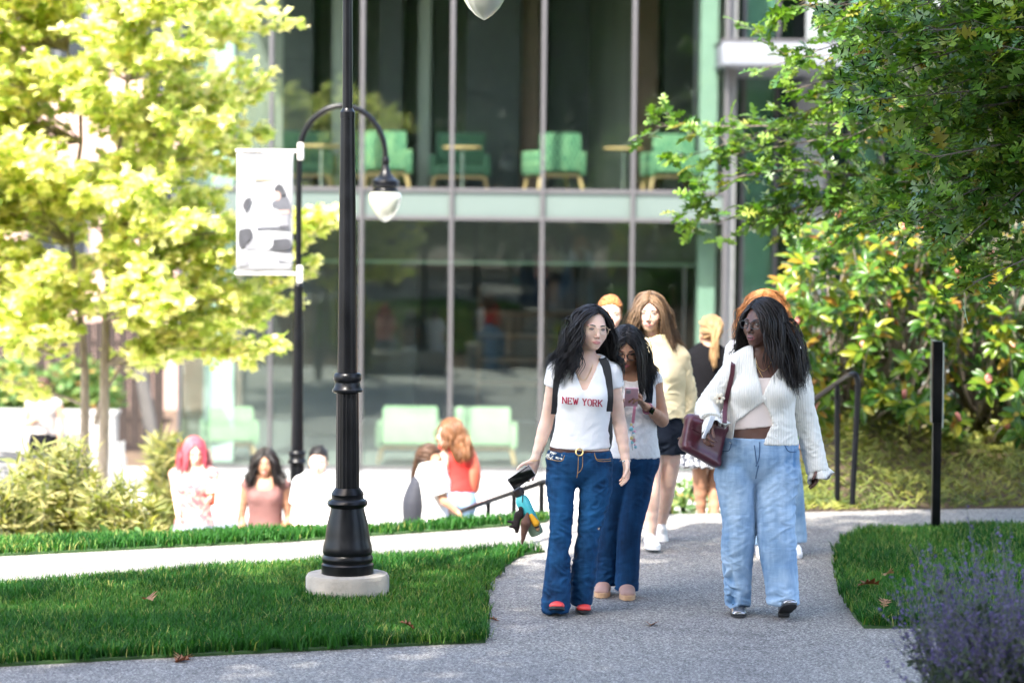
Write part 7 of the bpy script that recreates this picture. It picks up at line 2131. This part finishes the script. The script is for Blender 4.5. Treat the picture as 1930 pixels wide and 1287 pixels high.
    # ---- yellow sweatshirt
    p = figure('person', 'woman with wavy light brown hair in yellow sweatshirt and navy shorts', 15.6, G(1236, 1037),
        [(1241, 836, 0.165, 0.12), (1241, 812, 0.165, 0.118), (1241, 782, 0.140, 0.10), (1240, 752, 0.132, 0.092), (1240, 722, 0.138, 0.10), (1240, 700, 0.142, 0.104), (1239, 682, 0.145, 0.09), (1238, 664, 0.120, 0.064), (1235, 652, 0.058, 0.052)],
        [(1197, 678, 0), (1279, 676, 0.0)], [[(1188, 742, 0.03), (1196, 806, -0.04)], [(1292, 744, 0.06), (1285, 806, 0.0)]],
        [[(1222, 838, 0), (1227, 920, -0.10), (1226, 1012, -0.08)], [(1260, 838, 0), (1256, 920, 0.10), (1246, 985, 0.42)]],
        dict(at=(1224, 588, -0.02), yaw=-0.12, pitch=0.08, roll=0.02, s=1.03, nr=0.048), MATS['skin_fair'],
        dict(name='sweatshirt', mat=MATS['butter_fleece'], grow=0.030, hem=786, neck=0.066, neckz=0.022, amp=0.012, freq=(8, 8, 14), sleeve=('long', 0.92, 0.080, 0.074, 0.056, 0.012)),
        dict(kind='shorts', mat=MATS['navy_cloth'], top=780, end=0.20, r=(0.105, 0.108, 0.112)),
        dict(mat=MATS['hair_brown_blond'], n=2400, steps=17, step=0.022, part=0.004, wave=0.014, wfreq=24, volume=1.25, seed=15, back=0.3, width=0.0036, clumps=90, clump=0.45, front=0.2, fall=0.3, spread=0.14, drift=(0.10, 0.05, 0), line=0.070),
        dict(mat=MATS['white_sneaker'], sole=MATS['white_sneaker'], dir=[(0.12, -1, 0.06), (0, -0.8, -0.6)], thick=0.03, follow=True), h=0.009,
        facekw=dict(glasses=(simple('thin_metal', (0.05, 0.04, 0.035), 0.5), 0.027, 0.021, 0.0012), ground=0.5), headfine=0.004)
    # ---- auburn head behind
    figure('person', 'fair woman with pulled back auburn hair, only her face showing', 16.7, G(1150, 1000),
        [(1150, 820, 0.16, 0.11), (1150, 798, 0.158, 0.11), (1150, 770, 0.13, 0.09), (1150, 742, 0.125, 0.085), (1150, 715, 0.13, 0.095), (1150, 695, 0.135, 0.095), (1150, 676, 0.14, 0.085), (1150, 660, 0.115, 0.062), (1149, 648, 0.056, 0.05)],
        [(1112, 672, 0), (1188, 672, 0)], [[(1106, 735, 0), (1108, 795, -0.03)], [(1194, 735, 0), (1192, 795, -0.03)]],
        [[(1133, 822, 0), (1136, 905, -0.02), (1140, 985, 0.0)], [(1167, 822, 0), (1166, 905, 0.02), (1166, 985, 0.05)]],
        dict(at=(1150, 592, -0.02), yaw=0.05, pitch=0.02, roll=0.05, s=1.0, nr=0.046), MATS['skin_fair'],
        dict(name='blouse', mat=MATS['rose_cloth'], grow=0.01, hem=800, neck=0.075, sleeve=('short', 0.5, 0.064, 0.062)),
        dict(kind='jeans', long=True, mat=MATS['denim_dark'], top=795),
        dict(mat=MATS['hair_auburn'], n=1600, steps=7, step=0.020, part=0.0, wave=0.002, volume=0.7, seed=25, width=0.004, clumps=80, clump=0.2, pony=(0, 0.125, 0.0), line=0.072, drift=(0, 0.2, 0)),
        dict(mat=MATS['white_sneaker'], sole=MATS['white_sneaker'], dir=[(0, -1, 0), (0, -1, 0)]), h=0.011, headfine=0.004)
    # ---- orange hair behind the cardigan
    figure('person', 'person with bright orange curly hair and white shirt behind the woman in cream cardigan', 15.3, G(1450, 1040),
        [(1446, 815, 0.175, 0.12), (1446, 790, 0.17, 0.12), (1446, 760, 0.145, 0.10), (1445, 730, 0.14, 0.095), (1445, 705, 0.145, 0.105), (1445, 688, 0.15, 0.105), (1442, 672, 0.152, 0.09), (1440, 655, 0.125, 0.065), (1440, 643, 0.058, 0.052)],
        [(1386, 664, 0), (1494, 668, 0)], [[(1378, 735, 0.03), (1385, 800, -0.03)], [(1514, 740, 0.02), (1516, 806, -0.05)]],
        [[(1428, 818, 0), (1432, 915, -0.02), (1436, 1018, 0.02)], [(1472, 818, 0), (1490, 915, 0.0), (1496, 1014, 0.05)]],
        dict(at=(1441, 588, -0.02), yaw=-0.2, pitch=0.05, s=1.08, nr=0.05), MATS['skin_fair'],
        dict(name='shirt', mat=MATS['white_cotton'], grow=0.022, hem=830, neck=0.072, sleeve=('long', 0.55, 0.078, 0.070, 0.06)),
        dict(kind='jeans', long=True, mat=MATS['denim_light'], top=795, r=(0.10, 0.085, 0.075, 0.082)),
        dict(mat=MATS['hair_orange'], n=2200, steps=14, step=0.021, part=0.0, wave=0.018, wfreq=44, volume=1.7, seed=35, back=0.2, width=0.0042, clumps=160, clump=0.5, front=0.1, fall=0.26, spread=0.22, line=0.072),
        dict(mat=MATS['white_sneaker'], sole=MATS['white_sneaker'], dir=[(0, -1, 0), (0, -1, 0)]), h=0.011, headfine=0.005)
    # ---- ponytail, from behind, going down the steps
    b = P(1330, 1000, 18.4); b.z = -0.32
    figure('person', 'woman seen from behind with blond ponytail, black top and floral skirt', 18.4, b,
        [(1330, 800, 0.165, 0.115), (1330, 782, 0.16, 0.112), (1331, 752, 0.125, 0.09), (1332, 728, 0.125, 0.085), (1333, 708, 0.13, 0.09), (1334, 694, 0.135, 0.092), (1335, 680, 0.14, 0.085), (1337, 664, 0.118, 0.062), (1338, 655, 0.055, 0.05)],
        [(1300, 676, 0), (1372, 676, 0)], [[(1294, 728, 0.0), (1304, 775, 0.06)], [(1380, 728, 0.0), (1374, 775, 0.06)]],
        [[(1316, 802, 0), (1318, 880, -0.03), (1322, 968, 0.08)], [(1346, 802, 0), (1346, 880, 0.05), (1347, 972, 0.0)]],
        dict(at=(1339, 628, 0.02), yaw=math.pi + 0.25, pitch=0.1, s=1.03, nr=0.046, back=True), MATS['skin_mid'],
        dict(name='sleeveless_top', mat=MATS['black_cloth'], grow=0.010, hem=775, neck=0.066, amp=0.006),
        dict(kind='skirt', mat=MATS['floral_print'], top=765, hem=878, flare=0.05),
        dict(mat=MATS['hair_blond'], n=2000, steps=13, step=0.022, part=0.0, wave=0.004, volume=0.8, seed=45, width=0.004, clumps=70, clump=0.2, pony=(0, 0.125, 0.012), line=0.072, drift=(-0.05, -0.12, 0)),
        dict(mat=MATS['black_cloth'], sole=MATS['black_rubber'], dir=[(0, 1, 0), (0, 1, 0)], hgt=0.05, thick=0.01, flat=True, follow=True), h=0.011, face=False, headfine=0.006)

def plaza_people():
    PZ = lambda y: -1.15 - (y - 20.0) * 0.0406
    seat = -0.74
    def seated(label, D, cx, top, skin_m, topd, bottom_mat, hair, lean=0.0, arms=None, face=None, hw=1.0, yaw=0.0, pitch=0.1):
        k = 4557.0 / D
        q = lambda z: top + z * k                      # metres below the crown
        base = P(cx, 900, D); base.z = PZ(D)
        b = [(cx, q(0.90), 0.175 * hw, 0.14, 0.03), (cx, q(0.80), 0.165 * hw, 0.13, 0.03), (cx, q(0.66), 0.135 * hw, 0.10, 0.02), (cx, q(0.56), 0.13 * hw, 0.09, 0), (cx, q(0.46), 0.135 * hw, 0.10, -0.02), (cx, q(0.40), 0.14 * hw, 0.10, -0.03), (cx, q(0.33), 0.145 * hw, 0.088, -0.03), (cx, q(0.275), 0.12 * hw, 0.062, -0.03), (cx, q(0.235), 0.056, 0.05, -0.03)]
        s = 0.165 * k
        A = arms or [[(cx - s * 1.25, q(0.60), 0.04), (cx - s * 1.15, q(0.80), -0.12)], [(cx + s * 1.2, q(0.60), 0.04), (cx + s * 0.8, q(0.78), -0.16)]]
        zf = (CAM.z - PZ(D)) * k + 407
        L = [[(cx - 0.09 * k, q(0.88), 0.0), (cx - 0.11 * k, q(0.86), -0.42), (cx - 0.11 * k, q(1.22), -0.40)], [(cx + 0.09 * k, q(0.88), 0.0), (cx + 0.12 * k, q(0.86), -0.42), (cx + 0.12 * k, q(1.22), -0.40)]]
        return figure('person', label, D, base, b, [(cx - s, q(0.315), -0.02), (cx + s, q(0.315), -0.02)], A, L,
               dict(at=(cx, q(0.12), -0.05), yaw=yaw, pitch=pitch, s=1.0, nr=0.047), skin_m, dict(hem=q(0.78), **topd),
               dict(kind='jeans', long=True, mat=bottom_mat, top=q(0.72), r=(0.095, 0.085, 0.07, 0.07), hemz=PZ(D) - base.z + 0.10), hair,
               dict(mat=MATS['white_sneaker'], sole=MATS['white_sneaker'], dir=[(0, -1, 0), (0, -1, 0)]), h=0.013, headfine=0.006, handfine=0.007, facekw=face)
    p1 = seated('woman with bright pink hair in floral top sitting with a red cup', 20.6, 366, 824, MATS['skin_fair'],
        dict(name='floral_top', mat=MATS['floral_pink'], grow=0.008, neck=0.10, neckf=0.03, neckz=-0.01), simple('grey_denim', (0.16, 0.18, 0.22), 0.8),
        dict(mat=MATS['hair_pink'], n=700, steps=12, step=0.022, part=-0.01, wave=0.004, volume=0.7, seed=51, width=0.008, clumps=50, clump=0.3, fall=0.35, line=0.07, front=0.3), yaw=0.35, pitch=0.28,
        arms=[[(330, 915, 0.0), (336, 968, -0.12)], [(402, 905, 0.0), (398, 930, -0.22)]])
    c = thing('paper_cup', 'red paper cup with white lid held by the woman with pink hair', 'cup', tuple(P(399, 938, 20.35)))
    MB().lathe([(0.028, -0.06), (0.036, 0.05), (0.036, 0.052)], (0, 0, 0), 18).build('cup', simple('cup_red', (0.65, 0.10, 0.04), 0.5), c, True)
    MB().lathe([(0.038, 0.0525), (0.038, 0.06), (0.032, 0.068), (0.030, 0.072)], (0, 0, 0), 18).build('lid', simple('cup_lid', (0.8, 0.8, 0.8), 0.4), c, True)
    seated('woman with long dark hair in brown top sitting beside the banner lamp post', 20.9, 500, 845, MATS['skin_mid'],
        dict(name='camisole', mat=MATS['brown_cloth'], grow=0.008, neck=0.115, neckf=0.04, neckz=-0.02), MATS['white_cotton'],
        dict(mat=MATS['hair_blackbrown'], n=900, steps=16, step=0.022, part=0.0, wave=0.006, volume=1.2, seed=52, width=0.008, clumps=60, clump=0.4, fall=0.35, line=0.072, spread=0.12))
    seated('woman in white tee with tied back dark hair sitting right of the banner lamp post', 20.7, 600, 842, MATS['skin_light'],
        dict(name='tee_shirt', mat=MATS['white_cotton'], grow=0.014, neck=0.072, sleeve=('short', 0.6, 0.068, 0.068)), MATS['white_cotton'],
        dict(mat=MATS['hair_black'], n=700, steps=10, step=0.02, part=0.0, wave=0.002, volume=0.7, seed=53, width=0.008, clumps=60, clump=0.2, pony=(0, 0.12, 0.0), line=0.068, drift=(-0.6, 0, 0)), hw=1.15)
    # ---- standing in red
    D = 20.2
    b = P(862, 990, D); b.z = PZ(D)
    k = 4557 / D
    p = figure('person', 'woman with long brown wavy hair in red sleeveless top and light jeans', D, b,
        [(862, 965, 0.15, 0.12), (862, 946, 0.15, 0.12), (862, 918, 0.12, 0.10), (862, 893, 0.115, 0.095), (861, 872, 0.115, 0.105), (860, 860, 0.115, 0.105), (860, 848, 0.11, 0.09), (860, 837, 0.095, 0.065), (857, 829, 0.055, 0.052)],
        [(838, 846, -0.08), (880, 846, 0.10)], [[(836, 880, -0.12), (826, 868, -0.18)], [(884, 888, 0.06), (852, 884, -0.06)]],
        [[(850, 966, 0), (850, 1062, 0), (850, 1155, 0)], [(872, 966, 0), (872, 1062, 0), (874, 1155, 0)]],
        dict(at=(848, 816, -0.02), yaw=-1.25, pitch=0.05, s=1.0, nr=0.046), MATS['skin_fair'],
        dict(name='sleeveless_top', mat=MATS['red_cloth'], grow=0.010, hem=925, neck=0.07), dict(kind='jeans', long=True, mat=MATS['denim_light'], top=918),
        dict(mat=MATS['hair_midbrown'], n=800, steps=14, step=0.022, part=0.0, wave=0.010, volume=1.1, seed=54, width=0.008, clumps=50, clump=0.4, fall=0.35, line=0.072, drift=(0.1, 0.1, 0)),
        dict(mat=MATS['white_sneaker'], sole=MATS['white_sneaker'], dir=[(-0.8, -0.4, 0), (-0.8, -0.4, 0)]), h=0.013, headfine=0.006, handfine=0.007)
    bp = thing('backpack', 'orange red backpack on the back of the woman in red', 'backpack', tuple(p.base))
    fb = Field(); c = p.Wd(889, 888, 0.06); fb.chain([(c + [0, 0, -0.13], (0.07, 0.12)), (c, (0.075, 0.13)), (c + [-0.01, 0, 0.14], (0.05, 0.09))], 0.03); V, F = fb.surface(0.014); obj('pack', mesh_np('pack', V, [F]), simple('coral_nylon', (0.60, 0.12, 0.07), 0.6), bp)
    # ---- white tee with dark backpack, sitting sideways
    D = 19.6
    b = P(815, 1000, D); b.z = PZ(20)
    k = 4557 / D
    p = figure('person', 'person in white tee with brown ponytail sitting sideways in front of the woman in red', D, b,
        [(812, 1020, 0.14, 0.14), (812, 1000, 0.14, 0.14), (812, 968, 0.115, 0.115), (813, 945, 0.11, 0.115), (814, 922, 0.115, 0.12), (814, 908, 0.115, 0.125), (814, 896, 0.105, 0.12), (815, 886, 0.085, 0.085), (815, 877, 0.055, 0.052)],
        [(806, 900, 0.14), (826, 900, -0.13)], [[(822, 940, 0.16), (850, 962, 0.10)], [(836, 942, -0.16), (862, 965, -0.16)]],
        [[(822, 1012, 0.08), (905, 1010, 0.08), (905, 1110, 0.08)], [(822, 1012, -0.08), (905, 1012, -0.10), (905, 1112, -0.10)]],
        dict(at=(812, 866, 0.0), yaw=1.35, pitch=0.1, s=0.98, nr=0.046), MATS['skin_tan'],
        dict(name='tee_shirt', mat=MATS['white_cotton'], grow=0.016, hem=985, neck=0.07, sleeve=('short', 0.75, 0.075, 0.075), side=1), dict(kind='jeans', long=True, mat=MATS['denim_light'], top=985, r=(0.095, 0.085, 0.07, 0.07)),
        dict(mat=MATS['hair_darkbrown'], n=700, steps=18, step=0.024, part=0.0, wave=0.003, volume=0.7, seed=55, width=0.008, clumps=60, clump=0.2, pony=(0, 0.125, 0.03), line=0.07, drift=(-0.15, 0, 0)),
        dict(mat=MATS['white_sneaker'], sole=MATS['white_sneaker'], dir=[(1, 0, 0), (1, 0, 0)]), h=0.013, headfine=0.006, handfine=0.007)
    bp = thing('backpack', 'dark grey backpack of the person in white tee by the steps', 'backpack', tuple(p.base))
    fb = Field(); c = p.Wd(781, 945, -0.02); fb.chain([(c + [0, 0, -0.15], (0.09, 0.14)), (c, (0.095, 0.15)), (c + [0.02, 0, 0.15], (0.06, 0.11))], 0.03); V, F = fb.surface(0.014); obj('pack', mesh_np('pack', V, [F]), simple('slate_nylon', (0.018, 0.020, 0.03), 0.8), bp)
    m = MB(); strap(m, [p.Wd(793, 905, -0.10), p.Wd(806, 893, -0.12), p.Wd(820, 900, -0.14), p.Wd(826, 925, -0.14)], 0.05, 0.012, (0, 1, 0)); m.build('shoulder_strap', MATS['slate_nylon'], bp, True)
    # ---- standing far left
    D = 29.0
    b = P(84, 900, D); b.z = PZ(D); k = 4557 / D
    t = (CAM.z - PZ(D)) * k + 399 - 1.68 * k
    q = lambda z: t + z * k
    figure('person', 'person in white sleeveless top and black skirt standing behind the patio tables', D, b,
        [(82, q(0.83), 0.165, 0.12), (82, q(0.76), 0.16, 0.12), (82, q(0.63), 0.125, 0.09), (82, q(0.55), 0.13, 0.09), (83, q(0.46), 0.135, 0.10), (83, q(0.40), 0.14, 0.10), (83, q(0.34), 0.145, 0.088), (83, q(0.28), 0.12, 0.062), (82, q(0.24), 0.056, 0.05)],
        [(83 - 0.17 * k, q(0.33), 0), (83 + 0.17 * k, q(0.33), 0)], [[(83 - 0.22 * k, q(0.58), 0.0), (83 - 0.06 * k, q(0.50), -0.2)], [(83 + 0.23 * k, q(0.58), 0.0), (83 + 0.17 * k, q(0.78), -0.05)]],
        [[(74, q(0.85), 0), (74, q(1.25), 0), (74, q(1.6), 0)], [(92, q(0.85), 0), (92, q(1.25), 0), (92, q(1.6), 0)]],
        dict(at=(80, q(0.13), -0.02), yaw=-0.2, pitch=0.25, s=1.0, nr=0.046), MATS['skin_tan'],
        dict(name='sleeveless_top', mat=simple('beige_cotton', (0.40, 0.36, 0.33), 0.85), grow=0.01, hem=q(0.72), neck=0.07), dict(kind='skirt', mat=MATS['black_cloth'], top=q(0.66), hem=q(1.05), flare=0.02, amp=0.004),
        dict(mat=MATS['hair_darkbrown'], n=500, steps=12, step=0.022, part=0.0, wave=0.003, volume=0.9, seed=57, width=0.009, clumps=40, clump=0.3, fall=0.35, line=0.07),
        dict(mat=MATS['white_sneaker'], sole=MATS['white_sneaker'], dir=[(0, -1, 0), (0, -1, 0)]), h=0.014, headfine=0.008, handfine=0.009, face=False)
# ------------------------------------------------------------------ build everything
build_ground(); build_steps(); build_lawns()
build_building(); build_interior_furniture(); build_background()
build_seat_wall(); build_rails(); build_lamps(); build_sign()
build_shade_trees(); build_maple(); build_oak(); build_magnolia(); build_juniper(); build_sage(); build_bed(); fallen_leaves()
woman_tee(); woman_cardigan(); other_people(); plaza_people()
